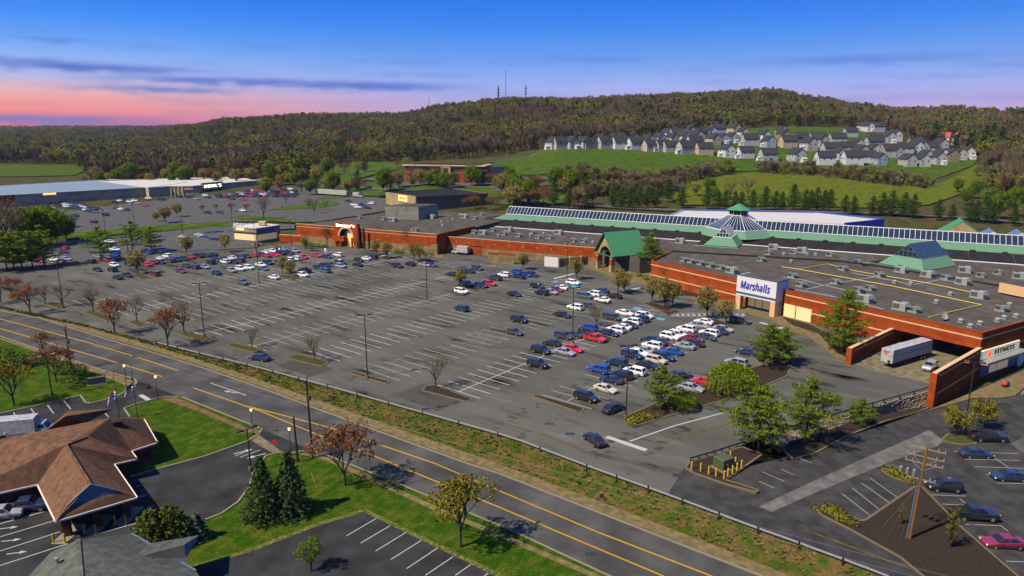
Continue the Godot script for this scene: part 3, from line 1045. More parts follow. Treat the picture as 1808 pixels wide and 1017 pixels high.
func retaining_wall() -> void:
	var base := thing("retaining_wall", "sloping wall of grey stones under the guard rail beside the loading dock", "wall")
	var top := []
	var bot := []
	for p in [[1345, 776], [1400, 757], [1500, 727], [1560, 711], [1642, 688]]:
		var q := at(p[0], p[1], 0.0)
		top.append(q)
	for p in [[1380, 790], [1420, 772], [1500, 748], [1560, 730], [1640, 716]]:
		bot.append(lane(p[0], p[1], low_y))
	var mb := MB.new()
	for i in 4:
		mb.quad(bot[i] + Vector3.DOWN, bot[i + 1] + Vector3.DOWN, top[i + 1] + Vector3(0, -0.15, 0), top[i] + Vector3(0, -0.15, 0))
	part("backing", mb, M.stone_dark, base)
	var st := MB.new()
	st.colored = true
	var r := RandomNumberGenerator.new()
	r.seed = 5
	for i in 4:
		var l: float = top[i].distance_to(top[i + 1])
		var k := int(l / 0.75)
		for a in k:
			for b in 9:
				var ta := (a + 0.5 + (0.5 if b % 2 else 0.0)) / k
				var p: Vector3 = bot[i].lerp(bot[i + 1], ta).lerp(top[i].lerp(top[i + 1], ta), (b + 0.5) / 9.0)
				p += Vector3(r.randf_range(-0.08, 0.08), r.randf_range(-0.05, 0.05), r.randf_range(-0.08, 0.08))
				var hgt: float = (top[i].y - bot[i].lerp(bot[i + 1], 0.5).y + 0.3) / 9.0
				st.bevel_box(p, Vector3(0.62 + r.randf_range(-0.08, 0.06), maxf(hgt * 0.8, 0.16), 0.5), 0.06, Basis(Vector3.UP, 0.5 + r.randf_range(-0.2, 0.2)))
	var o := part("stones", st, M.stone, base)
	o.set_meta("kind", "stuff")

# ---------------------------------------------------------------- painted markings
func build_markings() -> void:
	var hide := []
	for p in [[[1095, 755], [1400, 640], [1400, 600], [1320, 600], [1095, 730]], [[1000, 480], [1340, 560], [1340, 500], [1000, 440]]]:
		hide.append(PackedVector2Array(pts2(p, flat_y)))
	var region := PackedVector2Array(pts2([[20, 500], [60, 525], [130, 545], [245, 568], [360, 592], [400, 603], [505, 632], [620, 655], [750, 688], [850, 703], [945, 700], [1030, 722], [1090, 690], [1170, 670], [1250, 610], [1330, 575], [1250, 560], [1180, 548], [1100, 520], [1000, 492], [900, 470], [800, 466], [700, 452], [560, 452], [440, 440], [330, 452], [220, 470], [100, 487]], flat_y))
	var rr := RandomNumberGenerator.new()
	rr.seed = 77
	for k in range(-5, 5):
		var t := -126.0 + 19.23 * k
		var mb := MB.new()
		var long_on := rr.randf() < 0.8
		var s := 40.0
		while s < 280.0:
			var c := row_st(s, t)
			var e0 := row_st(s, t - 5.6)
			var e1 := row_st(s, t + 5.6)
			if Geometry2D.is_point_in_polygon(Vector2(c.x, c.z), region) and rr.randf() < 0.97:
				var ok := true
				for q in hide:
					if Geometry2D.is_point_in_polygon(Vector2(c.x, c.z), q):
						ok = false
				if ok:
					var a := Vector2(e0.x, e0.z)
					var b := Vector2(e1.x, e1.z)
					if rr.randf() < 0.12:
						a = a.lerp(b, rr.randf_range(0.1, 0.5))
					ribbon(mb, [a, b], 0.22, flat_y, 0.008)
					if long_on:
						var c2 := row_st(s + 2.95, t)
						ribbon(mb, [Vector2(c.x, c.z), Vector2(c2.x, c2.z)], 0.22, flat_y, 0.012)
			s += 2.95
		if mb.v.size():
			struct("parking_stripes", mb, M.paint_faded if k % 2 else M.paint_white)
	var yl := MB.new()
	for l in [[[-140, 528], [0, 563], [153, 604], [314, 654]], [[-140, 543], [0, 580], [140, 621], [286, 665]], [[342, 685], [460, 726], [562, 768], [660, 805], [880, 895], [1166, 1015], [1260, 1056]], [[440, 718], [583, 755], [670, 785], [767, 818], [880, 866], [1059, 941], [1251, 1015], [1400, 1075]]]:
		var w := pts2(l, road_y)
		for s in [-0.16, 0.16]:
			var o := []
			for p in w:
				o.append(p + Vector2(-0.5, -0.86) * s)
			ribbon(yl, o, 0.16, road_y, 0.012)
	struct("road_lines", yl, M.paint_yellow)
	var wl := MB.new()
	ribbon(wl, pts2([[371, 676], [435, 698]], road_y), 0.22, road_y, 0.012)
	arrow(wl, lane(407, 692, road_y), Vector3(-1, 0, -0.35), road_y, 0.012, 3.2)
	for l in [[[612, 947], [665, 916]], [[637, 960], [689, 929]], [[663, 974], [717, 941]], [[690, 989], [744, 955]], [[718, 1005], [772, 969]], [[751, 1017], [800, 984]], [[804, 1017], [831, 998]], [[840, 1030], [862, 1013]]]:
		ribbon(wl, pts2(l, road_y), 0.14, road_y, 0.092)
	for l in [[[24, 729], [31, 741]], [[55, 722], [65, 738]], [[84, 716], [95, 731]], [[113, 708], [125, 723]], [[185, 730], [192, 737]], [[155, 738], [160, 743]], [[0, 926], [86, 902]], [[0, 949], [97, 920]], [[0, 974], [106, 940]], [[-20, 1006], [120, 961]], [[415, 806], [437, 797]], [[424, 808], [460, 795]], [[240, 860], [248, 858]], [[246, 878], [259, 875]], [[262, 896], [272, 893]], [[145, 951], [240, 925]]]:
		ribbon(wl, pts2(l, road_y), 0.16, road_y, 0.09)
	ribbon(wl, pts2([[248, 698], [263, 707]], road_y), 0.9, road_y, 0.09)
	for p in [[15, 933], [20, 955], [30, 977]]:
		arrow(wl, lane(p[0], p[1], road_y), Vector3(1, 0, -0.3), road_y, 0.09, 2.2)
	arrow(wl, lane(430, 798, road_y), Vector3(0.8, 0, -0.6), road_y, 0.094, 3.0)
	arrow(wl, lane(452, 806, road_y), Vector3(-0.8, 0, 0.6), road_y, 0.094, 3.0)
	struct("white_road_markings", wl, M.paint_white)
	var sb := MB.new()
	ribbon(sb, pts2([[1071, 771], [1141, 795]], flat_y), 1.0, flat_y, 0.009)
	ribbon(sb, pts2([[1112, 779], [1190, 752], [1280, 728]], flat_y), 0.3, flat_y, 0.013)
	var cw := pts2([[1183, 556], [1318, 556]], flat_y)
	for k in 14:
		var a: Vector2 = cw[0].lerp(cw[1], (k + 0.1) / 14.0)
		var b: Vector2 = cw[0].lerp(cw[1], (k + 0.65) / 14.0)
		ribbon(sb, [a, b], 1.6, flat_y, 0.009)
	ribbon(sb, pts2([[1183, 553], [1318, 553]], flat_y), 0.25, flat_y, 0.012)
	ribbon(sb, pts2([[1183, 558.5], [1318, 558.5]], flat_y), 0.25, flat_y, 0.012)
	for l in [[[1363, 582], [1382, 578]], [[1342, 569], [1358, 574]], [[978, 492], [1013, 483]], [[1110, 512], [1130, 508]], [[1118, 519], [1125, 517]], [[672, 453], [690, 446]]]:
		ribbon(sb, pts2(l, flat_y), 1.1, flat_y, 0.009)
	struct("stop_bar", sb, M.paint_white)
	var ob := MB.new()
	for l in [[[1146, 791], [1190, 776], [1300, 744]], [[1441, 685], [1436, 660], [1405, 615]], [[880, 745], [960, 768], [1030, 794]]]:
		ribbon(ob, pts2(l, flat_y), 0.4, flat_y, 0.009)
	ribbon(ob, pts2([[1420, 935], [1520, 972], [1650, 1020], [1720, 1050]], low_y), 0.4, low_y, 0.022)
	struct("faded_yellow_lines", ob, M.paint_yellow_old)
	var hp := MB.new()
	for p in [[1098, 563], [1119, 544], [1160, 562], [1180, 554], [975, 497], [930, 489], [1010, 505]]:
		var c := at(p[0], p[1], 0)
		var dn := row_st(0, 1)
		ribbon(hp, [Vector2(c.x, c.z), Vector2(c.x + dn.x * 2.2, c.z + dn.z * 2.2)], 2.0, flat_y, 0.009)
	struct("accessible_stall_marks", hp, M.paint_blue)
	var lw := MB.new()
	for l in [[[1684, 797], [1798, 801]], [[1704, 811], [1800, 813]], [[1720, 824], [1850, 829]], [[1740, 838], [1765, 840]], [[1760, 853], [1850, 855]], [[1645, 874], [1705, 876]], [[1663, 890], [1715, 893]], [[1704, 926], [1765, 928]], [[1727, 947], [1770, 949]], [[1776, 991], [1830, 993]], [[1752, 806], [1784, 828]], [[1694, 880], [1706, 890]], [[1765, 927], [1780, 938]], [[1487, 872], [1537, 911]], [[1505, 862], [1552, 899]], [[1520, 852], [1572, 889]], [[1536, 844], [1584, 878]], [[1403, 806], [1433, 818]], [[1379, 828], [1402, 839]], [[1345, 833], [1385, 850]], [[1340, 850], [1367, 862]], [[1804, 697], [1808, 690]]]:
		ribbon(lw, pts2(l, low_y), 0.15, low_y, 0.02)
	struct("lower_lot_stripes", lw, M.paint_faded)

func arrow(mb: MB, p: Vector3, dir: Vector3, h: Callable, off: float, l: float) -> void:
	var d := Vector2(dir.x, dir.z).normalized()
	var c := Vector2(p.x, p.z)
	ribbon(mb, [c - d * l * 0.5, c + d * l * 0.15], 0.08 * l, h, off)
	var s := Vector2(-d.y, d.x)
	var a := c + d * l * 0.5
	var b := c + d * l * 0.13 + s * l * 0.16
	var e := c + d * l * 0.13 - s * l * 0.16
	mb.tri(Vector3(a.x, h.call(a.x, a.y) + off, a.y), Vector3(b.x, h.call(b.x, b.y) + off, b.y), Vector3(e.x, h.call(e.x, e.y) + off, e.y))

# ---------------------------------------------------------------- buildings: helpers
func on_wall(u: float, v: float, p: Vector3, dir: Vector3) -> Vector2:   # (metres along the wall from p, height) seen at a pixel
	var nn := Vector3(-dir.z, 0, dir.x)
	var d := ray(u, v)
	var o := Vector3(0, CAM_H, 0)
	var t := (p - o).dot(nn) / d.dot(nn)
	var q := o + d * t
	return Vector2((q - p).dot(dir), q.y)

func flat(p: Vector3) -> Vector2:
	return Vector2(p.x, p.z)

func dir2(a: Vector3, b: Vector3) -> Vector3:
	var d := b - a
	d.y = 0
	return d.normalized()

func out_of(dir: Vector3) -> Vector3:   # the side of a wall that looks towards the camera when dir runs to the right
	return Vector3(-dir.z, 0, dir.x)

func wall_box(mb: MB, p: Vector3, dir: Vector3, s0: float, s1: float, y0: float, y1: float, thick := 0.2, proud := 0.1) -> void:
	# a panel on the wall through p: from s0 to s1 along it, standing `proud` out of it
	var nn := out_of(dir)
	var c := Vector3(p.x, 0, p.z) + dir * (s0 + s1) * 0.5 + nn * (proud - thick * 0.5) + Vector3(0, (y0 + y1) * 0.5, 0)
	mb.box(c, Vector3(absf(s1 - s0), y1 - y0, thick), Basis(dir, Vector3.UP, nn))

func bands(parent: Node, called: String, m: Material, line: Array, y0: float, y1: float, proud := 0.06) -> void:
	var mb := MB.new()
	for i in line.size() - 1:
		var d := dir2(line[i], line[i + 1])
		wall_box(mb, line[i], d, -proud, line[i].distance_to(line[i + 1]) + proud, y0, y1, 0.2 + proud, proud)
	part(called, mb, m, parent)

func text_on(parent: Node, txt: String, m: Material, p: Vector3, dir: Vector3, s0: float, s1: float, y0: float, high: float, proud: float, font := "Droid Sans", bold := false, slant := 0.0) -> MeshInstance3D:
	var f := SystemFont.new()
	f.font_names = PackedStringArray([font])
	if bold:
		f.font_weight = 700
	var t := TextMesh.new()
	t.text = txt
	t.font = f
	t.font_size = 64
	t.pixel_size = 0.02
	t.depth = 0.12
	t.curve_step = 4.0
	t.material = m
	var bb := t.get_aabb()
	var o := MeshInstance3D.new()
	o.name = "lettering"
	o.mesh = t
	parent.add_child(o, true)
	var nn := out_of(dir)
	var sx := (s1 - s0) / maxf(bb.size.x, 0.1)
	var sy := high / maxf(bb.size.y, 0.1)
	var mid := Vector3(p.x, 0, p.z) + dir * (s0 + s1) * 0.5 + nn * proud + Vector3(0, y0 + high * 0.5, 0)
	o.transform = Transform3D(Basis(dir * sx, (Vector3.UP + dir * slant) * sy, nn), mid - (dir * sx * bb.get_center().x + (Vector3.UP + dir * slant) * sy * bb.get_center().y))
	return o

var ax: Vector3    # along the mall
var bx: Vector3    # to its back
var eave0: Vector3
var eave_len: float

func roof_frame() -> void:
	eave0 = at(894, 377.5, 10.4)
	var e := at(1808, 435, 10.4)
	ax = dir2(eave0, e)
	bx = -out_of(ax)
	eave_len = eave0.distance_to(e)

func mp(s: float, b: float, y: float) -> Vector3:   # mall coordinates
	return Vector3(eave0.x, 0, eave0.z) + ax * s + bx * b + Vector3(0, y, 0)

func build_mall() -> void:
	roof_frame()
	var mall := thing("shopping_mall", "long low mall with black flat roof and green copper skylight gallery", "mall")
	# main flat roof and front wall
	var rf := []
	var q0 := at(776, 416, 6.6)
	var q1 := at(1062, 438, 6.6)
	var qin := -out_of(dir2(q0, q1)) * 0.3
	rf.append(flat(q0 + qin))
	rf.append(flat(q1 + qin))
	for p in [[1130, 455], [1190, 450], [1480, 467], [1762, 509], [1960, 548]]:
		rf.append(flat(at(p[0], p[1], 5.8)))
	rf.append(flat(mp(eave_len + 70, 32, 0)))
	rf.append(flat(mp(-32, 32, 0)))
	var mb := MB.new()
	mb.slab(rf, -1.0, 5.8)
	part("roof", mb, M.roof_black, mall)
	var f0 := at(776, 416, 6.6)
	var f1 := at(1062, 438, 6.6)
	mb = MB.new()
	var fd := dir2(f0, f1)
	wall_box(mb, f0, fd, 0, f0.distance_to(f1), 2.7, 6.45, 0.5, 0.25)
	part("front_wall", mb, M.brick, mall)
	mb = MB.new()
	wall_box(mb, f0, fd, 0, f0.distance_to(f1), -0.5, 2.7, 0.5, 0.3)
	part("wall_base", mb, M.split_block, mall)
	bands(mall, "coping", M.cream_trim, [f0 + out_of(fd) * 0.2, f1 + out_of(fd) * 0.2], 6.45, 6.62, 0.08)
	for k in 12:
		mb = MB.new()
		wall_box(mb, f0, fd, 8.0 + k * 6.0, 8.35 + k * 6.0, 4.6, 4.95, 0.3, 0.32)
		part("wall_light", mb, M.cream_trim, mall)
	# dark slope, white flashing, copper slope
	mb = MB.new()
	var s0 := -10.0
	var s1 := eave_len + 70.0
	mb.quad(mp(s0, -12, 5.82), mp(s1, -12, 5.82), mp(s1, -1.9, 7.9), mp(s0, -1.9, 7.9))
	mb.quad(mp(s1, 22, 5.82), mp(s0, 22, 5.82), mp(s0, 8.6, 7.9), mp(s1, 8.6, 7.9))
	mb.quad(mp(s0, 22, 5.82), mp(s0, -12, 5.82), mp(s0, -1.9, 7.9), mp(s0, 8.6, 7.9))
	part("membrane_slope", mb, M.roof_slope, mall)
	var s := s0
	while s < s1:
		mb = MB.new()
		mb.bar(mp(s, -12, 5.9), mp(s, -1.9, 7.98), 0.14, 0.06)
		part("membrane_seam", mb, M.roof_black, mall)
		s += 13.0
	mb = MB.new()
	mb.bar(mp(s0, -12.4, 5.95), mp(s1, -12.4, 5.95), 0.5, 0.22)
	part("flashing", mb, M.white_bar, mall)
	mb = MB.new()
	s0 = -6.5
	mb.quad(mp(s0, -2.0, 7.7), mp(s1, -2.0, 7.7), mp(s1, 0, 10.35), mp(0, 0, 10.35))
	mb.quad(mp(s1, 8.8, 7.7), mp(s0, 8.8, 7.7), mp(0, 6.8, 10.35), mp(s1, 6.8, 10.35))
	mb.quad(mp(s0, 8.8, 7.7), mp(s0, -2.0, 7.7), mp(0, 0, 10.35), mp(0, 6.8, 10.35))
	part("copper_slope", mb, M.copper, mall)
	mb = MB.new()
	s = 1.0
	while s < s1:   # standing seams
		mb.bar(mp(s, -2.0, 7.74), mp(s, 0, 10.4), 0.05, 0.05)
		s += 1.5
	var seams := part("copper_seams", mb, M.copper, mall)
	seams.set_meta("kind", "stuff")
	s = 6.0
	while s < s1:   # half-round scuppers along the copper's foot
		mb = MB.new()
		for k in 6:
			var a0 := PI * k / 6
			var a1 := PI * (k + 1) / 6
			mb.quad(mp(s + 1.1 * cos(a0), -2.6, 7.55 + 0.62 * sin(a0)), mp(s + 1.1 * cos(a1), -2.6, 7.55 + 0.62 * sin(a1)), mp(s + 1.1 * cos(a1), -1.7, 7.75 + 0.62 * sin(a1)), mp(s + 1.1 * cos(a0), -1.7, 7.75 + 0.62 * sin(a0)))
			mb.tri(mp(s, -2.6, 7.5), mp(s + 1.1 * cos(a1), -2.6, 7.55 + 0.62 * sin(a1)), mp(s + 1.1 * cos(a0), -2.6, 7.55 + 0.62 * sin(a0)))
		part("scupper", mb, M.roof_slope, mall)
		s += 9.5
	# the glazed ridge: panes between white bars
	var sk := MB.new()
	var ridge := 13.6
	sk.bar(mp(-0.2, 0, 10.45), mp(s1, 0, 10.45), 0.3, 0.22)
	sk.bar(mp(-0.2, 3.4, ridge + 0.05), mp(s1, 3.4, ridge + 0.05), 0.34, 0.24)
	sk.bar(mp(-0.2, 6.8, 10.45), mp(s1, 6.8, 10.45), 0.3, 0.22)
	var step := 1.72
	var count := int(s1 / step)
	for k in count + 1:
		for side in [0, 1]:
			var e: float = 0.0 if side == 0 else 6.8
			sk.bar(mp(k * step, e, 10.47), mp(k * step, 3.4, ridge + 0.07), 0.11, 0.06)
	var gallery := part("skylight", sk, M.white_bar, mall)
	var pane_mesh := MB.new()
	pane_mesh.box(Vector3.ZERO, Vector3(step - 0.10, 0.06, 2.2))
	var pm := pane_mesh.mesh(M.pane)
	var up := (mp(0, 3.4, ridge) - mp(0, 0, 10.4)).normalized()
	for k in count:
		for h in 2:
			var o := MeshInstance3D.new()
			o.name = "pane"
			o.mesh = pm
			gallery.add_child(o, true)
			var c := mp((k + 0.5) * step, 0, 10.44).lerp(mp((k + 0.5) * step, 3.4, ridge + 0.04), 0.26 + 0.48 * h)
			o.transform = Transform3D(Basis(ax, up.cross(-ax).normalized() * -1.0, -up), c)
	var back := MB.new()
	back.quad(mp(s1, 6.8, 10.44), mp(0, 6.8, 10.44), mp(0, 3.4, ridge), mp(s1, 3.4, ridge))
	back.tri(mp(0, 6.8, 10.4), mp(0, 0, 10.4), mp(0, 3.4, ridge))
	part("back_glazing", back, M.pane, gallery)
	dome(mall)
	dormer(mall, 1605, 1665, 431.0)
	# gables of the entrances behind the ridge
	for p in [[1701, 391, 1.0, 9.0], [1755, 410, 0.0, 5.0], [1806, 412, 0.0, 5.0]]:
		var apex := at(p[0], p[1], 14.5 if p[2] > 0 else 12.5)
		var gm := MB.new()
		var w: float = p[3]
		var l0 := apex - ax * w + Vector3(0, -w * 0.75, 0)
		var l1 := apex + ax * w + Vector3(0, -w * 0.75, 0)
		var deep := bx * 14.0
		gm.quad(l0, apex, apex + deep, l0 + deep)
		gm.quad(apex, l1, l1 + deep, apex + deep)
		part("back_gable_roof", gm, M.copper_green if p[2] > 0 else M.blue_bar, mall)
		var gw := MB.new()
		gw.tri(l0, l1, apex + Vector3(0, -0.3, 0))
		gw.quad(l0 + Vector3.DOWN * 6, l1 + Vector3.DOWN * 6, l1, l0)
		part("back_gable_wall", gw, M.tan_wall if p[2] > 0 else M.pane, mall)
		if p[2] == 0.0:
			var gb := MB.new()
			gb.bar(l0, apex, 0.3, 0.3)
			gb.bar(l1, apex, 0.3, 0.3)
			gb.bar(apex + Vector3.DOWN * 4, apex, 0.2, 0.2)
			part("back_gable_frame", gb, M.white_bar, mall)
	anchor_store()
	porch()
	sign_store()

func dome(mall: Node3D) -> void:   # eight-sided glass roof with a copper lantern
	var c := at(1300, 402, 10.4)
	var e := MB.new()
	var bars := MB.new()
	var gl := MB.new()
	var sk := MB.new()
	var ry := 15.4
	var r0 := 12.8
	var r1 := 3.7
	var node := Node3D.new()
	node.name = "glass_dome"
	mall.add_child(node)
	c += bx * 3.0
	for k in 8:
		var a0 := TAU * (k + 0.5) / 8
		var a1 := TAU * (k + 1.5) / 8
		var d0 := ax * cos(a0) + bx * sin(a0)
		var d1 := ax * cos(a1) + bx * sin(a1)
		var p0 := c + d0 * r0
		var p1 := c + d1 * r0
		var q0 := c + d0 * r1 + Vector3(0, ry - 10.4, 0)
		var q1 := c + d1 * r1 + Vector3(0, ry - 10.4, 0)
		gl.quad(p0, p1, q1, q0)
		bars.bar(p0, q0 + Vector3(0, 0.06, 0), 0.2, 0.16)
		bars.bar(p0, p1, 0.3, 0.25)
		bars.bar(q0, q1, 0.3, 0.25)
		var facing := (d0 + d1).normalized()
		if facing.dot(-bx) > -0.3:
			for j in range(1, 6):
				var t := j / 6.0
				var lo := p0.lerp(p1, t)
				var hi := q0.lerp(q1, t)
				bars.bar(lo + Vector3(0, 0.04, 0), hi + Vector3(0, 0.06, 0), 0.08, 0.06)
		sk.quad(c + d0 * 16.0 + Vector3(0, -2.9, 0), c + d1 * 16.0 + Vector3(0, -2.9, 0), p1, p0)
		# lantern
		var w0 := q0 + Vector3(0, 0, 0)
		var w1 := q1 + Vector3(0, 0, 0)
		var h := Vector3(0, 2.1, 0)
		gl.quad(w0, w1, w1 + h, w0 + h)
		bars.bar(w0, w0 + h, 0.25, 0.25, Vector3.RIGHT)
		bars.bar((w0 + w1) * 0.5, (w0 + w1) * 0.5 + h, 0.1, 0.1, Vector3.RIGHT)
		e.tri(c + d0 * 5.0 + Vector3(0, ry - 8.3, 0), c + d1 * 5.0 + Vector3(0, ry - 8.3, 0), c + Vector3(0, ry - 5.7, 0))
		e.quad(c + d1 * 5.0 + Vector3(0, ry - 8.3, 0), c + d0 * 5.0 + Vector3(0, ry - 8.3, 0), w0 + h, w1 + h)
	part("glazing", gl, M.pane, node)
	part("glazing_bars", bars, M.white_bar, node)
	part("lantern_roof", e, M.copper_green, node)
	part("copper_skirt", sk, M.copper, node)
	dormer(mall, 1277, 1293.7, 403.0)

func dormer(mall: Node3D, u0: float, u1: float, v0: float) -> void:   # a glazed cross gable on a copper mansard, pointing at the car park
	var apex := at(u0, v0, 13.2) if u0 > 1500 else at(u0, v0, 12.6)
	var w := 4.6 if u0 > 1500 else 3.4
	var deep := 15.0 if u0 > 1500 else 12.0
	var drop := 4.2 if u0 > 1500 else 3.4
	var da := ax
	var db := bx
	if u0 > 1500:
		db = Vector3(0.87, 0, -0.49).normalized()
		da = Vector3(-db.z, 0, db.x)
	var node := Node3D.new()
	node.name = "glazed_dormer"
	mall.add_child(node, true)
	var l := apex - da * w + Vector3.DOWN * drop
	var r := apex + da * w + Vector3.DOWN * drop
	var dv := db * deep
	var gl := MB.new()
	gl.tri(l, r, apex)
	gl.quad(r, r + dv, apex + dv, apex)
	gl.quad(l + dv, l, apex, apex + dv)
	part("glazing", gl, M.pane, node)
	var bars := MB.new()
	for k in 11:
		var o := dv * (k / 10.0)
		bars.bar(r + o, apex + o, 0.1, 0.08)
		bars.bar(l + o, apex + o, 0.1, 0.08)
	bars.bar(l, r, 0.2, 0.2)
	bars.bar(r, r + dv, 0.2, 0.2)
	bars.bar(apex, apex + dv, 0.2, 0.2)
	for k in [-0.66, -0.33, 0.0, 0.33, 0.66]:
		var x: Vector3 = apex + da * w * k
		bars.bar(Vector3(x.x, l.y, x.z), Vector3(x.x, apex.y - drop * absf(k), x.z), 0.14, 0.14, Vector3.RIGHT)
	bars.bar(l.lerp(apex, 0.45), r.lerp(apex, 0.45), 0.14, 0.14)
	part("glazing_bars", bars, M.blue_bar if u0 > 1500 else M.white_bar, node)
	var sk := MB.new()
	var base := Vector3.DOWN * 3.0
	var l2 := l - da * 3.0 - db * 3.2 + base
	var r2 := r + da * 3.0 - db * 3.2 + base
	sk.quad(l2, r2, r, l)
	sk.quad(r2, r2 + dv + db * 3.2, r + dv, r)
	sk.quad(l2 + dv + db * 3.2, l2, l, l + dv)
	part("copper_skirt", sk, M.copper, node)
	var lg := MB.new()
	var l3 := l2 - da * 5.0 - db * 2.6 + Vector3.DOWN * 1.5
	var r3 := r2 + da * 2.0 - db * 2.6 + Vector3.DOWN * 1.5
	lg.quad(l3, r3, r2 - db * 0.6 + Vector3.DOWN * 0.1, l2 - da * 3.0 - db * 0.6 + Vector3.DOWN * 0.1)
	part("copper_ledge", lg, M.copper_green, node)
	var bl := MB.new()
	bl.quad(l3 + Vector3.DOWN * 3, r3 + Vector3.DOWN * 3, r3, l3)
	bl.quad(r3 + Vector3.DOWN * 3, r3 + dv * 1.3 + Vector3.DOWN * 3, r2 + dv * 1.2, r3)
	bl.quad(l2 - da * 3.0 - db * 0.6, r2 - db * 0.6, r2 + dv, l2 + dv - da * 3.0)
	part("dormer_base", bl, M.roof_slope, node)

func anchor_store() -> void:
	var st := thing("anchor_store", "red brick department store with an arched orange entrance portal", "store")
	var y := 8.3
	var top := []
	for p in [[524, 395], [771.5, 413.7], [838, 398.6], [900, 384], [893, 374], [700, 371]]:
		top.append(at(p[0], p[1], y))
	var poly := []
	for p in top:
		poly.append(flat(p))
	var mb := MB.new()
	mb.slab(poly, -0.5, y - 0.7)
	part("roof", mb, M.roof_black, st)
	var fd := dir2(top[0], top[1])
	var fl: float = top[0].distance_to(top[1])
	mb = MB.new()
	wall_box(mb, top[0], fd, 0, fl, 3.1, y, 0.5, 0.3)
	part("front_wall", mb, M.brick, st)
	mb = MB.new()
	wall_box(mb, top[0], fd, 0, fl, -0.3, 3.1, 0.5, 0.36)
	part("wall_base", mb, M.split_block, st)
	var sd := dir2(top[1], top[2])
	mb = MB.new()
	wall_box(mb, top[1], sd, 0.4, top[1].distance_to(top[2]), -0.3, y, 0.5, 0.2)
	part("side_wall", mb, M.brick, st)
	bands(st, "coping", M.cream_trim, [top[0] + out_of(fd) * 0.3, top[1] + out_of(fd) * 0.3], y - 0.02, y + 0.16, 0.1)
	bands(st, "trim_band", M.cream_trim, [top[0] + out_of(fd) * 0.3, top[1] + out_of(fd) * 0.3], y - 1.2, y - 1.0, 0.06)
	# end pier of pale block
	mb = MB.new()
	wall_box(mb, top[1], fd, -2.2, 0.6, -0.3, 4.0, 1.4, 1.2)
	part("pier", mb, M.split_block, st)
	# portal
	var p0 := on_wall(597, 433, top[0], fd).x
	var p1 := on_wall(637, 436, top[0], fd).x
	var pn := Node3D.new()
	pn.name = "entrance_portal"
	st.add_child(pn)
	mb = MB.new()
	var mid := (p0 + p1) * 0.5
	var rad := (p1 - p0) * 0.5 - 2.2
	var cy := 4.6
	for side in [-1.0, 1.0]:
		wall_box(mb, top[0], fd, mid + side * rad, mid + side * ((p1 - p0) * 0.5), -0.2, 10.3, 1.8, 1.8)
	for k in 12:   # the brick over the arch
		var a0 := PI * k / 12
		var a1 := PI * (k + 1) / 12
		var y0 := cy + rad * maxf(sin(a0), sin(a1))
		wall_box(mb, top[0], fd, mid + rad * cos(a1), mid + rad * cos(a0), y0, 10.3, 1.8, 1.8)
	part("portal_brick", mb, M.brick, pn)
	mb = MB.new()
	var nn := out_of(fd)
	var o := Vector3(top[0].x, 0, top[0].z) + fd * mid + nn * 1.75 + Vector3(0, cy, 0)
	for k in 14:
		var a0 := PI * k / 14
		var a1 := PI * (k + 1) / 14
		mb.bar(o + fd * cos(a0) * rad + Vector3(0, sin(a0) * rad, 0), o + fd * cos(a1) * rad + Vector3(0, sin(a1) * rad, 0), 0.6, 0.6, nn)
	part("arch_ring", mb, M.cream_trim, pn)
	mb = MB.new()
	wall_box(mb, top[0], fd, mid - 0.4, mid + rad * 0.78, 0, cy + 2.2, 0.3, 0.5)
	part("lit_glass", mb, M.added_glow, pn)
	mb = MB.new()
	wall_box(mb, top[0], fd, mid - rad, mid + rad, 0, cy + rad * 0.7, 0.2, 0.36)
	part("arch_back", mb, M.window_dark, pn)
	mb = MB.new()
	wall_box(mb, top[0], fd, p0 - 1.0, mid - 0.6, 2.6, 4.6, 2.0, 2.6)
	wall_box(mb, top[0], fd, mid + rad * 0.8, p1 + 0.4, 2.6, 4.4, 2.0, 2.6)
	part("brick_canopy", mb, M.brick, pn)
	mb = MB.new()
	for k in [p0 + 0.4, p0 + 3.0, p1 - 3.2, p1 - 0.8]:
		wall_box(mb, top[0], fd, k, k + 0.7, -0.2, 2.6, 0.7, 2.4)
	part("canopy_posts", mb, M.brick, pn)
	text_on(pn, "Boscov's", M.lit_white, top[0], fd, p0 + 1.0, p1 - 1.2, 8.75, 1.25, 1.95, "Droid Serif", true)
	mb = MB.new()
	for k in [p1 + 0.6, p1 + 3.2]:
		wall_box(mb, top[0], fd, k, k + 0.7, -0.2, 10.0 - (k - p1) * 0.3, 0.7, 2.6)
	part("pylon", mb, M.pole_dark, st)
	# grey metal penthouse on the roof
	var ph := thing("roof_penthouse", "tall grey ribbed metal penthouse on the department store roof", "penthouse")
	var c := [at(681, 386, 7.7), at(739.5, 388, 7.7), at(774, 382.5, 7.7)]
	c.append(c[0] + c[2] - c[1])
	var pp := []
	for q in c:
		pp.append(flat(q))
	mb = MB.new()
	mb.slab(pp, 7.5, 13.6)
	part("wall", mb, M.grey_metal_wall, ph)
	mb = MB.new()
	var d1 := dir2(c[0], c[1])
	for k in 26:
		var sx: float = c[0].distance_to(c[1]) * (k + 0.5) / 26.0
		wall_box(mb, c[0], d1, sx - 0.12, sx + 0.12, 7.7, 13.5, 0.15, 0.1)
	part("ribs", mb, M.grey_metal_wall, ph)
	mb = MB.new()
	mb.slab(pp, 13.62, 13.8)
	part("roof", mb, M.roof_black, ph)

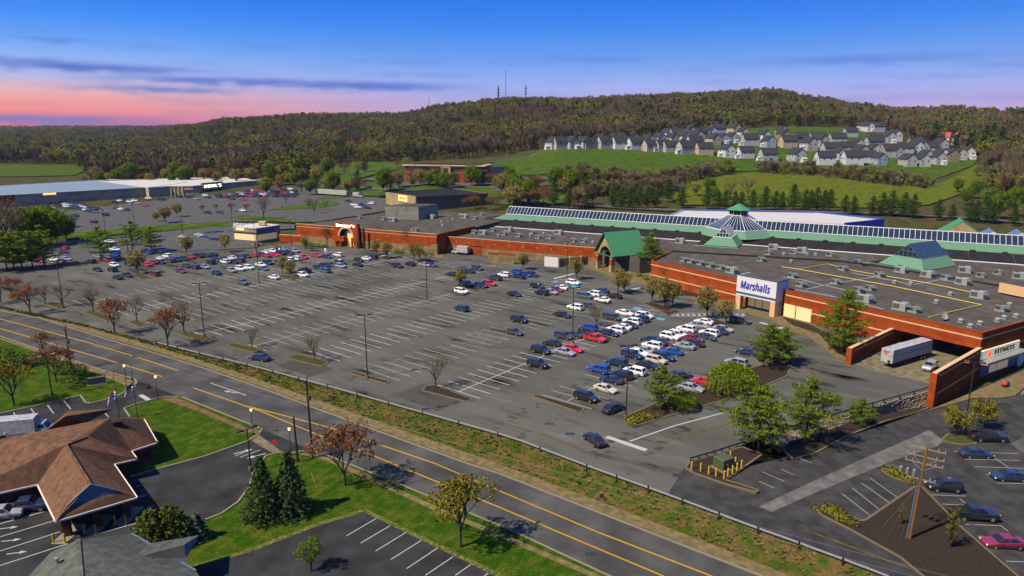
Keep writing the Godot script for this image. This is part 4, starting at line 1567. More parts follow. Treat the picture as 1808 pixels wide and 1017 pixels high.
func porch() -> void:
	var st := thing("entrance_porch", "gabled porch with steep green metal roof over arched stone front and brick columns", "porch")
	var c1 := at(1056, 473, 0)
	var c2 := at(1080, 481, 0)
	var w := dir2(c1, c2)
	var wide := c1.distance_to(c2)
	var dp := -out_of(w)
	var deep := 13.0
	var mid := (c1 + c2) * 0.5
	var eave := 6.2
	var apex_y := on_wall(1066, 409, mid, w).y
	var half := wide * 0.5 + 1.6
	var nf := mid - dp * 1.0
	var a := nf + Vector3(0, apex_y, 0)
	var l := nf - w * half + Vector3(0, eave - 0.2, 0)
	var r := nf + w * half + Vector3(0, eave - 0.2, 0)
	var dv := dp * (deep + 2.0)
	var mb := MB.new()
	mb.quad(r, r + dv, a + dv, a)
	mb.quad(l + dv, l, a, a + dv)
	var t := Vector3(0, -0.25, 0)
	mb.quad(r + t, a + t, a + dv + t, r + dv + t)
	mb.quad(r + t, r + dv + t, r + dv, r)
	mb.quad(l + t, r + t, r, l)
	part("roof", mb, M.copper_green, st)
	mb = MB.new()
	for k in 15:
		var o := dv * ((k + 0.5) / 15.0)
		mb.bar(r + o + Vector3(0, 0.03, 0), a + o + Vector3(0, 0.03, 0), 0.07, 0.08)
	part("roof_seams", mb, M.copper_green, st)
	# gable front with a pointed arch opening
	mb = MB.new()
	var ow := wide * 0.5 - 0.9
	for zz in [0.0, 0.8]:
		var f: Vector3 = mid + dp * zz
		var pts := [f - w * (half - 0.5) + Vector3(0, eave - 0.4, 0), f - w * ow + Vector3(0, eave - 0.4, 0), f - w * ow * 0.86 + Vector3(0, eave + 1.1, 0), f - w * ow * 0.45 + Vector3(0, eave + 2.2, 0), f + Vector3(0, eave + 2.6, 0), f + w * ow * 0.45 + Vector3(0, eave + 2.2, 0), f + w * ow * 0.86 + Vector3(0, eave + 1.1, 0), f + w * ow + Vector3(0, eave - 0.4, 0), f + w * (half - 0.5) + Vector3(0, eave - 0.4, 0)]
		var ap := f + Vector3(0, apex_y - 0.5, 0)
		for i in 8:
			mb.tri(pts[i], pts[i + 1], ap)
		if zz == 0.0:
			for i in range(1, 7):
				mb.quad(pts[i], pts[i + 1], pts[i + 1] + dp * 0.8, pts[i] + dp * 0.8)
	part("gable_front", mb, M.tan_wall, st)
	for q in [c1, c2, c1 + dp * deep, c2 + dp * deep]:
		var cm := MB.new()
		cm.box(q + Vector3(0, 1.3, 0), Vector3(1.5, 2.6, 1.5), Basis(w, Vector3.UP, -dp))
		cm.box(q + Vector3(0, 5.2, 0), Vector3(1.3, 1.3, 1.3), Basis(w, Vector3.UP, -dp))
		var col := part("column", cm, M.tan_wall, st)
		var bm := MB.new()
		bm.box(q + Vector3(0, 3.6, 0), Vector3(1.4, 2.0, 1.4), Basis(w, Vector3.UP, -dp))
		part("brick_band", bm, M.brick, col)
	mb = MB.new()
	mb.box(mid + dp * (deep + 0.5) + Vector3(0, 3.5, 0), Vector3(wide + 2.5, 7.0, 0.5), Basis(w, Vector3.UP, -dp))
	part("back_wall", mb, M.split_block, st)
	mb = MB.new()
	mb.box(mid + dp * (deep + 0.15) + Vector3(0, 2.2, 0), Vector3(wide - 1.0, 4.2, 0.3), Basis(w, Vector3.UP, -dp))
	part("doors", mb, M.window_dark, st)

func sign_store() -> void:
	var y := 7.3
	var F0 := at(1150, 460, y)
	var Fm := at(1387, 512, y)
	var F1 := at(1735, 588, y)
	var side := dir2(F1, at(1808, 567.5, y))
	var fd := dir2(Fm, F1)
	var F2 := F1 + side * 60.0
	var st := thing("clothing_store", "low red brick store with cream bands, black roof and a loading dock", "store")
	# footprint with the recess of the dock
	var dl := on_wall(1578, 560, Fm, fd).x
	var total := Fm.distance_to(F1)
	var inn := -out_of(fd) * 9.0
	var foot := [flat(F0), flat(Fm), flat(Fm + fd * dl), flat(Fm + fd * dl + inn), flat(F1 + inn * 1.0 - fd * 0.6), flat(F1 - fd * 0.6), flat(F1), flat(F2)]
	var full := [flat(F0), flat(Fm), flat(F1), flat(F2)]
	for p in [[1900, 527], [1762, 504], [1533, 467], [1480, 461], [1185, 443.5]]:
		foot.append(flat(at(p[0], p[1], y)))
		full.append(flat(at(p[0], p[1], y)))
	var mb := MB.new()
	mb.slab(foot, -4.2, 6.5)
	part("wall", mb, M.brick, st)
	mb = MB.new()
	mb.slab(full, 6.52, 6.7)
	part("roof", mb, M.roof_black, st)
	var line := [F0, Fm]
	mb = MB.new()
	var ln := F0.distance_to(Fm)
	var d0 := dir2(F0, Fm)
	wall_box(mb, F0, d0, 0, ln, 6.4, y, 0.4, 0.05)
	wall_box(mb, Fm, fd, 0, total, 6.4, y, 0.4, 0.05)
	wall_box(mb, Fm, fd, dl - 0.5, total, 3.6, 6.6, 0.5, 0.04)
	wall_box(mb, F1, side, 0.2, 60, 6.4, y, 0.4, 0.05)
	part("parapet", mb, M.brick, st)
	mb = MB.new()
	wall_box(mb, F0, d0, -0.1, ln, y, y + 0.14, 0.5, 0.14)
	wall_box(mb, Fm, fd, 0.1, total + 0.1, y, y + 0.14, 0.5, 0.14)
	wall_box(mb, F1, side, 0.2, 60, y, y + 0.14, 0.5, 0.14)
	var bl := at(1185, 443.5, y)
	mb.bar(F0 + Vector3(0, 0.05, 0), bl + Vector3(0, 0.05, 0), 0.4, 0.3)
	part("coping", mb, M.brick, st)
	mb = MB.new()
	var pv := [at(1185, 443.5, 6.9), at(1480, 461, 6.9), at(1533, 467, 6.9), at(1762, 504, 6.9), at(1900, 527, 6.9)]
	for i in 4:
		mb.bar(pv[i], pv[i + 1], 0.4, 0.5)
	part("back_parapet", mb, M.roof_slope, st)
	for yy in [[5.85, 6.15], [2.45, 2.75]]:
		mb = MB.new()
		wall_box(mb, F0, d0, -0.05, ln, yy[0], yy[1], 0.3, 0.1)
		wall_box(mb, Fm, fd, 0.2, (total + 0.05) if yy[0] > 4 else dl, yy[0], yy[1], 0.3, 0.1)
		wall_box(mb, F1, side, 0.2, 60, yy[0], yy[1], 0.3, 0.1)
		part("trim_band", mb, M.cream_trim, st)
	# dock wall, doors
	var dk := Fm + inn
	for p in [[1648, 1674], [1600, 1626]]:
		var s0 := on_wall(p[0], 618, dk, fd).x
		var s1 := on_wall(p[1], 624, dk, fd).x
		mb = MB.new()
		wall_box(mb, dk, fd, s0, s1, 1.0, 3.4, 0.2, 0.08)
		var dr := part("dock_door", mb, M.white_wall, st)
		mb = MB.new()
		wall_box(mb, dk, fd, s0 - 0.5, s0 - 0.05, 0.6, 3.6, 0.7, 0.6)
		wall_box(mb, dk, fd, s1 + 0.05, s1 + 0.5, 0.6, 3.6, 0.7, 0.6)
		wall_box(mb, dk, fd, s0 - 0.5, s1 + 0.5, 3.1, 3.6, 0.9, 0.8)
		part("dock_seal", mb, M.black_metal, dr)
	mb = MB.new()
	var s2 := on_wall(1688, 628, dk, fd).x
	wall_box(mb, dk, fd, s2 - 0.6, s2 + 0.6, 0, 2.3, 0.15, 0.06)
	part("door", mb, M.grey_metal_wall, st)
	# white storefront block with its sign
	var wb := thing("storefront_sign_block", "white boxy storefront projecting from brick wall with blue script sign", "storefront")
	var a := at(1297.5, 545, 0)
	var b := at(1366.5, 561, 0)
	var wd := dir2(a, b)
	var wl := a.distance_to(b)
	var back := -out_of(wd) * 6.0
	mb = MB.new()
	var topy := on_wall(1303.4, 485.5, a, wd).y
	mb.slab([flat(a), flat(b), flat(b + back), flat(a + back)], 4.2, topy)
	part("sign_panel", mb, M.white_wall, wb)
	mb = MB.new()
	var ri := out_of(wd) * -0.4
	mb.slab([flat(a + wd * 0.4 + ri), flat(b - wd * 0.4 + ri), flat(b - wd * 0.4 + back), flat(a + wd * 0.4 + back)], topy, topy + 0.05)
	part("roof", mb, M.roof_black, wb)
	mb = MB.new()
	wall_box(mb, a, wd, -0.08, wl + 0.08, 4.7, 5.25, 0.3, 0.08)
	wall_box(mb, a, wd, -0.08, wl + 0.08, topy, topy + 0.2, 0.4, 0.1)
	mb.bar(b + Vector3(0, topy + 0.1, 0), b + back + Vector3(0, topy + 0.1, 0), 0.4, 0.2)
	part("blue_band", mb, M.blue_trim, wb)
	for s in [[0.0, 1.5], [wl - 1.5, wl]]:
		mb = MB.new()
		wall_box(mb, a, wd, s[0], s[1], 0, 4.2, 1.5, 0.0)
		part("pillar", mb, M.cream_trim, wb)
	mb = MB.new()
	mb.slab([flat(b + back * 0.25), flat(b + back), flat(b + back - wd * 0.4), flat(b + back * 0.25 - wd * 0.4)], 0, 4.2)
	part("side_wall", mb, M.grey_metal_wall, wb)
	mb = MB.new()
	wall_box(mb, a + back * 0.55, wd, 1.0, wl - 0.3, 0, 4.2, 0.3, 0.0)
	part("shop_front", mb, M.blue_trim, wb)
	for k in 4:
		mb = MB.new()
		wall_box(mb, a + back * 0.55, wd, 2.0 + k * (wl - 3.0) / 4.0, 2.0 + (k + 0.88) * (wl - 3.0) / 4.0, 0.9, 3.5, 0.1, 0.08)
		part("window", mb, M.added_glow, wb)
	text_on(wb, "Marshalls", M.sign_blue, a, wd, wl * 0.12, wl * 0.85, 6.3, 2.3, 0.1, "Droid Sans", true, 0.12)
	# glazed bay beside it
	mb = MB.new()
	var g0 := on_wall(1384, 560, F0, d0)
	var bay := thing("storefront_bay", "pale covered display windows in the brick wall beside the white storefront", "window bay")
	var gs0 := on_wall(1383, 558, Fm, fd).x
	var gs1 := on_wall(1431, 572, Fm, fd).x
	for k in 2:
		mb = MB.new()
		wall_box(mb, Fm, fd, lerpf(gs0, gs1, k * 0.45) + 0.1, lerpf(gs0, gs1, 0.42 if k == 0 else 1.0), 0.1, 3.6, 0.3, 0.14)
		part("covered_window", mb, M.added_glow, bay)
	# wing walls of the dock
	var wn := thing("dock_wing_wall", "brick screen wall with cream coping between the dock and the pine tree", "wall", Vector3.ZERO, 0.0, "dock walls")
	var e0 := at(1498, 643, 0)
	var e1 := Fm + fd * dl
	wing(wn, e0, e1, -0.2, 3.6)
	var wn2 := thing("dock_wing_wall", "tall dark brick wall with cream bands ending in a pillar above the stone slope", "wall", Vector3.ZERO, 0.0, "dock walls")
	var e2 := lane(1642, 718, low_y)
	var dd := dir2(e2, F1)
	wing(wn2, e2, F1 - dd * 0.3, -4.4, 4.0)
	# fitness store front on the side wall
	var fs := thing("fitness_storefront", "grey storefront with lit sign, orange mark and pale covered windows in dark brick wall", "storefront")
	var P := F1
	dd = side
	var sa := on_wall(1720, 690, P, dd).x
	var sb := on_wall(1786, 668, P, dd).x
	var base_y := low_y(100.0) + 0.12
	mb = MB.new()
	wall_box(mb, P, dd, sa, sb, base_y, base_y + 3.3, 0.5, 0.5)
	part("front", mb, M.blue_trim, fs)
	mb = MB.new()
	wall_box(mb, P, dd, sa + 0.4, sb, base_y + 3.9, base_y + 5.9, 0.5, 0.42)
	part("sign_panel", mb, M.sign_lit, fs)
	mb = MB.new()
	wall_box(mb, P, dd, sa - 0.8, sb + 1.0, base_y + 3.3, base_y + 3.85, 2.4, 2.2)
	part("canopy", mb, M.hvac_light, fs)
	for k in 3:
		mb = MB.new()
		wall_box(mb, P, dd, lerpf(sa, sb, 0.24 + k * 0.2), lerpf(sa, sb, [0.42, 0.63, 0.73][k]), base_y + 0.4, base_y + 2.9, 0.1, 0.56)
		part("window", mb, M.added_glow, fs)
	text_on(fs, "FITNESS", M.pole_dark, P, dd, lerpf(sa, sb, 0.33), lerpf(sa, sb, 0.86), base_y + 4.3, 1.1, 0.45, "Droid Sans", true)
	mb = MB.new()
	var oc := Vector3(P.x, 0, P.z) + dd * lerpf(sa, sb, 0.2) + out_of(dd) * 0.5 + Vector3(0, base_y + 4.8, 0)
	for k in 3:
		var an := (k - 1) * 0.7
		var tip := oc + dd * sin(an) * 1.1 + Vector3(0, cos(an) * 0.9, 0)
		mb.tri(oc - dd * 0.5 + Vector3.DOWN * 0.6, oc + dd * 0.5 + Vector3.DOWN * 0.6, tip)
	part("orange_mark", mb, M.lit_orange, fs)
	mb = MB.new()
	var rc := Vector3(P.x, 0, P.z) + dd * on_wall(1797, 635, P, dd).x + Vector3(0, on_wall(1797, 635, P, dd).y, 0)
	mb.tube(rc, rc + out_of(dd) * 0.6, 1.5, 1.5, 18)
	part("round_sign", mb, M.white_wall, fs)

func wing(o: Node3D, p: Vector3, q: Vector3, y0: float, y1: float) -> void:
	var d := dir2(p, q)
	var l := Vector2(q.x - p.x, q.z - p.z).length()
	var mb := MB.new()
	wall_box(mb, p, d, 0, l, y0, y1, 0.6, 0.3)
	part("wall", mb, M.brick, o)
	mb = MB.new()
	wall_box(mb, p, d, -0.1, l, y1, y1 + 0.18, 0.8, 0.4)
	wall_box(mb, p, d, 0.1, l, y1 - 0.9, y1 - 0.65, 0.72, 0.36)
	if y0 < -2:
		wall_box(mb, p, d, 0.1, l, -0.6, -0.35, 0.72, 0.36)
	part("coping", mb, M.cream_trim, o)
	mb = MB.new()
	wall_box(mb, p, d, -0.4, 0.8, y0, y1 + 0.05, 1.2, 0.6)
	part("pillar", mb, M.brick, o)

# ---------------------------------------------------------------- far buildings
func block(o: Node3D, px_top: Array, y: float, y0: float, wall_m: Material, roof_m: Material, lip := 0.5) -> Array:
	var poly := []
	var out := []
	for p in px_top:
		var q := at(p[0], p[1], y)
		out.append(q)
		poly.append(flat(q))
	var mb := MB.new()
	mb.slab(poly, y0, y - lip)
	part("wall", mb, wall_m, o)
	mb = MB.new()
	mb.slab(poly, y - lip + 0.02, y - lip + 0.06)
	part("roof", mb, roof_m, o)
	mb = MB.new()
	for i in out.size():
		mb.bar(out[i] - Vector3(0, lip * 0.5, 0), out[(i + 1) % out.size()] - Vector3(0, lip * 0.5, 0), 0.5, lip + 0.1)
	part("parapet", mb, wall_m if roof_m != M.roof_white else M.roof_white, o)
	return out

func build_far_buildings() -> void:
	# big tan store behind the second lot
	var a := thing("big_box_store", "long tan big box store with blue roof and red end wall", "store")
	var c := block(a, [[-60, 349], [22, 344], [262, 330.5], [330, 322], [190, 316], [-60, 330]], 9.5, -1, M.tan_store, M.roof_blue)
	var d := dir2(c[1], c[2])
	var mb := MB.new()
	wall_box(mb, c[0], dir2(c[0], c[1]), 0, c[0].distance_to(c[1]) + 1.0, 0, 9.6, 0.6, 0.4)
	part("red_end", mb, M.red_wall, a)
	mb = MB.new()
	var q0 := on_wall(88, 358, c[1], d)
	var q1 := on_wall(116, 356, c[1], d)
	wall_box(mb, c[1], d, q0.x, q1.x, 2.0, 3.2, 1.5, 1.5)
	part("red_canopy", mb, M.red_wall, a)
	mb = MB.new()
	for k in 7:
		wall_box(mb, c[1], d, 12.0 + k * 13.0, 12.4 + k * 13.0, 0, 9.3, 0.4, 0.25)
	part("pilasters", mb, M.beige_store, a)
	mb = MB.new()
	var g0 := on_wall(76, 343, c[1], d)
	var g1 := on_wall(99, 343, c[1], d)
	wall_box(mb, c[1], d, g0.x, g1.x, g0.y - 0.5, g0.y + 0.6, 0.3, 0.3)
	part("lit_sign", mb, M.lit_warm, a)
	# the second store with a white roof
	var b := thing("department_store", "beige store with white roof, lit white letters and pale entrance bays", "store")
	var e := block(b, [[262, 331], [300, 328.5], [340, 328], [402, 322.5], [468, 317.5], [385, 311.5], [310, 314], [176, 319]], 9.8, -1, M.beige_store, M.roof_white)
	var ed := dir2(e[2], e[3])
	var s0 := on_wall(359, 330, e[2], ed)
	var s1 := on_wall(386, 327, e[2], ed)
	mb = MB.new()
	wall_box(mb, e[2], ed, s0.x - 2.0, s1.x + 3.0, 0, 11.2, 1.6, 1.4)
	part("entrance_tower", mb, M.tan_wall, b)
	mb = MB.new()
	wall_box(mb, e[2], ed, s0.x - 1.0, s1.x + 1.5, 0.5, 6.5, 0.3, 1.5)
	part("entrance_glass", mb, M.window_dark, b)
	text_on(b, "KOHL'S", M.lit_white, e[2], ed, s0.x - 0.5, s1.x + 1.2, 7.6, 2.2, 1.6, "Droid Sans", true)
	for p in [[328, 350, 339], [395, 416, 334]]:
		var t0 := on_wall(p[0], p[2], e[2], ed)
		var t1 := on_wall(p[1], p[2], e[2], ed)
		mb = MB.new()
		wall_box(mb, e[2], ed, t0.x, t1.x, 0, 4.6, 0.3, 0.9)
		var bay := part("covered_bay", mb, M.added_glow, b)
		mb = MB.new()
		wall_box(mb, e[2], ed, t0.x - 2.0, t1.x + 2.0, 4.8, 7.4, 1.0, 0.8)
		part("bay_head", mb, M.beige_store, bay)
	mb = MB.new()
	for k in 4:
		var t := on_wall(301 + k * 7, 340, e[2], ed)
		wall_box(mb, e[2], ed, t.x, t.x + 1.2, 0, 9.9, 0.8, 0.9)
	part("pilasters", mb, M.tan_wall, b)
	# restaurant
	var r := thing("restaurant", "small cream restaurant with lit gold fascia, roof letters and pale walls", "restaurant")
	var rc := block(r, [[411.5, 400], [452, 403], [494, 397], [452, 393]], 6.3, -0.5, M.tan_wall, M.roof_white, 0.3)
	var rd := dir2(rc[0], rc[1])
	mb = MB.new()
	wall_box(mb, rc[0], rd, 0.6, rc[0].distance_to(rc[1]) - 0.4, 0.6, 3.2, 0.3, 0.2)
	part("pale_panel", mb, M.added_glow, r)
	mb = MB.new()
	wall_box(mb, rc[0], rd, 2.0, 6.5, 4.9, 5.9, 0.2, 0.2)
	part("gold_fascia", mb, M.lit_warm, r)
	mb = MB.new()
	wall_box(mb, rc[0], rd, -0.3, rc[0].distance_to(rc[1]) + 0.3, 4.0, 4.4, 0.5, 0.4)
	part("canopy_band", mb, M.blue_trim, r)
	var rd2 := dir2(rc[1], rc[2])
	mb = MB.new()
	wall_box(mb, rc[1], rd2, 0.4, 11.0, 0.5, 3.2, 0.3, 0.25)
	part("pale_panel", mb, M.added_glow, r)
	mb = MB.new()
	wall_box(mb, rc[1], rd2, 0.5, 10.0, 3.4, 5.6, 0.3, 0.12)
	part("dark_cladding", mb, M.blue_trim, r)
	text_on(r, "HOULIHANS", M.flag_white, rc[0], rd, 0.6, rc[0].distance_to(rc[1]) - 0.5, 6.5, 1.7, 0.2, "Droid Sans", true)
	mb = MB.new()
	mb.box((rc[0] + rc[2]) * 0.5 + Vector3(2, 0.9, -2), Vector3(3.2, 1.7, 2.4))
	part("roof_hood", mb, M.cream_trim, r)
	var lk := thing("link_wall", "low red brick wall between the restaurant and the department store", "wall")
	var l0 := at(494, 426, 0)
	var l1 := at(526, 428, 0)
	mb = MB.new()
	wall_box(mb, l0, dir2(l0, l1), 0, l0.distance_to(l1) + 2, -0.3, 3.0, 0.5, 0.2)
	part("wall", mb, M.brick, lk)
	mb = MB.new()
	wall_box(mb, l0, dir2(l0, l1), 0, l0.distance_to(l1) + 2, 3.0, 3.2, 0.6, 0.25)
	part("coping", mb, M.cream_trim, lk)
	# craft store behind the mall
	var cs := thing("craft_store", "dark roofed store with brown wall and lit orange script sign", "store")
	var cc := block(cs, [[682, 339.5], [735, 347], [861, 341], [800, 332]], 11.0, -1, M.brown_wall, M.roof_slope)
	var cd := dir2(cc[0], cc[1])
	var cl: float = cc[0].distance_to(cc[1])
	mb = MB.new()
	wall_box(mb, cc[0], cd, 0, cl - 0.2, 0, 11.2, 0.5, 0.4)
	part("yellow_front", mb, M.tan_wall, cs)
	mb = MB.new()
	wall_box(mb, cc[0], cd, cl * 0.44, cl * 0.72, 7.2, 10.6, 0.1, 0.46)
	part("lit_panel", mb, M.lit_warm, cs)
	text_on(cs, "Michaels", M.lit_orange, cc[0], cd, cl * 0.47, cl * 0.69, 8.3, 1.6, 0.55, "Droid Serif", true)
	# white and blue store behind the skylight
	var ws := thing("blue_white_store", "white roofed store with royal blue end wall behind the skylight", "store")
	var wc := block(ws, [[1180, 381], [1335, 388], [1490, 395.5], [1560, 388], [1440, 375], [1205, 371]], 9.0, -1, M.tan_wall, M.roof_white)
	mb = MB.new()
	wall_box(mb, wc[2], dir2(wc[2], wc[3]), 0.3, wc[2].distance_to(wc[3]) + 0.2, 0, 9.5, 0.6, 0.4)
	part("blue_end", mb, M.blue_wall, ws)
	mb = MB.new()
	mb.bar(wc[4] + Vector3(0, 0.2, 0), wc[5] + Vector3(0, 0.2, 0), 0.6, 0.6)
	mb.bar(wc[4] + Vector3(0, 0.2, 0), wc[3] + Vector3(0, 0.2, 0), 0.6, 0.6)
	part("blue_coping", mb, M.blue_wall, ws)
	# brick office block on the slope
	var ob := thing("office_building", "three storey red brick office building with dark window bands on the slope", "office")
	var b0 := on(716, 322)
	var b1 := on(848, 325)
	var od := dir2(b0, b1)
	var ol := Vector2(b1.x - b0.x, b1.z - b0.z).length()
	var gy: float = minf(b0.y, b1.y) - 1.0
	var bk := -out_of(od) * 20.0
	mb = MB.new()
	mb.slab([flat(b0), flat(b1), flat(b1 + bk), flat(b0 + bk)], gy - 2, gy + 13.4)
	part("wall", mb, M.brick, ob)
	mb = MB.new()
	mb.slab([flat(b0 - od * 1.5 - bk * 0.06), flat(b1 + od * 4.0 - bk * 0.06), flat(b1 + od * 4.0 + bk), flat(b0 - od * 1.5 + bk)], gy + 13.4, gy + 14.2)
	part("roof", mb, M.cream_trim, ob)
	mb = MB.new()
	mb.slab([flat(b0 + bk * 0.05), flat(b1 + bk * 0.05), flat(b1 + bk), flat(b0 + bk)], gy + 14.2, gy + 14.3)
	part("roof_deck", mb, M.roof_slope, ob)
	mb = MB.new()
	wall_box(mb, b0, od, ol * 0.49, ol * 0.62, gy, gy + 14.0, 2.0, 1.6)
	part("entrance_bay", mb, M.tan_wall, ob)
	mb = MB.new()
	wall_box(mb, b0, od, ol * 0.525, ol * 0.585, gy + 1, gy + 12.0, 0.3, 1.7)
	part("entrance_glass", mb, M.window_dark, ob)
	for k in 4:
		mb = MB.new()
		wall_box(mb, b0, od, ol * (0.02 + 0.115 * k), ol * (0.115 + 0.115 * k), gy + 9.6, gy + 12.2, 0.2, 0.1)
		wall_box(mb, b0, od, ol * (0.64 + 0.12 * k), ol * (0.74 + 0.12 * k), gy + 9.6, gy + 12.2, 0.2, 0.1)
		part("upper_window", mb, M.window_dark, ob)
	for row in 2:
		for k in 3:
			mb = MB.new()
			wall_box(mb, b0, od, ol * (0.05 + 0.16 * k), ol * (0.13 + 0.16 * k), gy + 1.2 + row * 4.2, gy + 3.4 + row * 4.2, 0.2, 0.1)
			wall_box(mb, b0, od, ol * (0.66 + 0.13 * k), ol * (0.73 + 0.13 * k), gy + 1.2 + row * 4.2, gy + 3.4 + row * 4.2, 0.2, 0.1)
			var wn := part("window", mb, M.window_dark, ob)
			mb = MB.new()
			wall_box(mb, b0, od, ol * (0.05 + 0.16 * k), ol * (0.13 + 0.16 * k), gy + 3.4 + row * 4.2 - 3.6, gy + 1.2 + row * 4.2, 0.2, 0.08)
			part("sill_panel", mb, M.tan_wall, wn)
	mb = MB.new()
	wall_box(mb, b0, od, 0, ol, gy + 12.3, gy + 12.8, 0.2, 0.12)
	wall_box(mb, b0, od, 0, ol, gy + 8.9, gy + 9.3, 0.2, 0.12)
	part("bands", mb, M.tan_wall, ob)
	mb = MB.new()
	mb.slab([flat(b1 + od * 0.5 + bk * 0.1), flat(b1 + od * 16 + bk * 0.35), flat(b1 + od * 16 + bk), flat(b1 + od * 0.5 + bk)], gy, gy + 13.0)
	part("glass_wing", mb, M.window_dark, ob)
	# small service walls in front of the mall
	var en := thing("service_enclosure", "pale panelled service enclosure beside the gabled porch", "enclosure")
	var n0 := at(961, 470, 0)
	var n1 := at(985, 472, 0)
	var n2 := at(1050, 466, 0)
	mb = MB.new()
	wall_box(mb, n0, dir2(n0, n1), 0, n0.distance_to(n1), 0, 3.6, 0.3, 0)
	part("white_panel", mb, M.white_wall, en)
	mb = MB.new()
	wall_box(mb, n1, dir2(n1, n2), 0.2, n1.distance_to(n2), 0, 3.2, 0.3, 0)
	part("wall", mb, M.split_block, en)
	for k in 4:
		mb = MB.new()
		var t: float = n1.distance_to(n2) * k / 3.3
		wall_box(mb, n1, dir2(n1, n2), t, t + 0.6, 0, 3.5, 0.6, 0.2)
		part("post", mb, M.cream_trim, en)
	var sw := thing("screen_wall", "low tan block screen wall with red coping at the mall front", "wall")
	var w0 := at(862, 464, 0)
	var w1 := at(908, 467, 0)
	mb = MB.new()
	wall_box(mb, w0, dir2(w0, w1), 0, w0.distance_to(w1), 0, 3.4, 0.4, 0)
	part("wall", mb, M.split_block, sw)
	mb = MB.new()
	wall_box(mb, w0, dir2(w0, w1), -0.1, w0.distance_to(w1) + 0.1, 3.4, 4.1, 0.5, 0.05)
	part("coping", mb, M.brick, sw)
	var dc := thing("brick_compactor_shed", "small red brick shed beside the parked box truck at mall wall", "shed")
	mb = MB.new()
	var dp := at(841, 448, 0)
	mb.box(dp + Vector3(0, 1.7, 0), Vector3(7.0, 3.4, 4.0), Basis(ax, Vector3.UP, -bx))
	part("wall", mb, M.brick, dc)
	mb = MB.new()
	mb.box(dp + Vector3(0, 3.5, 0), Vector3(7.3, 0.2, 4.3), Basis(ax, Vector3.UP, -bx))
	part("roof", mb, M.roof_slope, dc)
	# radio masts on the ridge
	for p in [[880, 178, 31.0, 1.3, "thick dark radio mast with antenna drums on the ridge"], [893, 176, 58.0, 0.5, "tallest thin guyed mast on the ridge"], [928, 176, 32.0, 0.7, "thin mast with a cross of antennas on the ridge"], [758, 192, 26.0, 0.6, "pale lone mast on the lower ridge shoulder"]]:
		var q := on(p[0], p[1] + 12)
		var ms := thing("radio_mast", p[4], "mast", q, 0.0, "masts on the ridge")
		mb = MB.new()
		mb.tube(Vector3.ZERO, Vector3(0, p[2] + 8.0, 0), p[3], p[3] * 0.7, 5)
		part("mast", mb, M.hvac_dark, ms)
		if p[3] > 0.6:
			mb = MB.new()
			for k in 3:
				mb.tube(Vector3(0, p[2] - k * 5.0, 0), Vector3(0, p[2] + 2.0 - k * 5.0, 0), 2.2, 2.2, 8)
			part("antennas", mb, M.hvac_dark, ms)

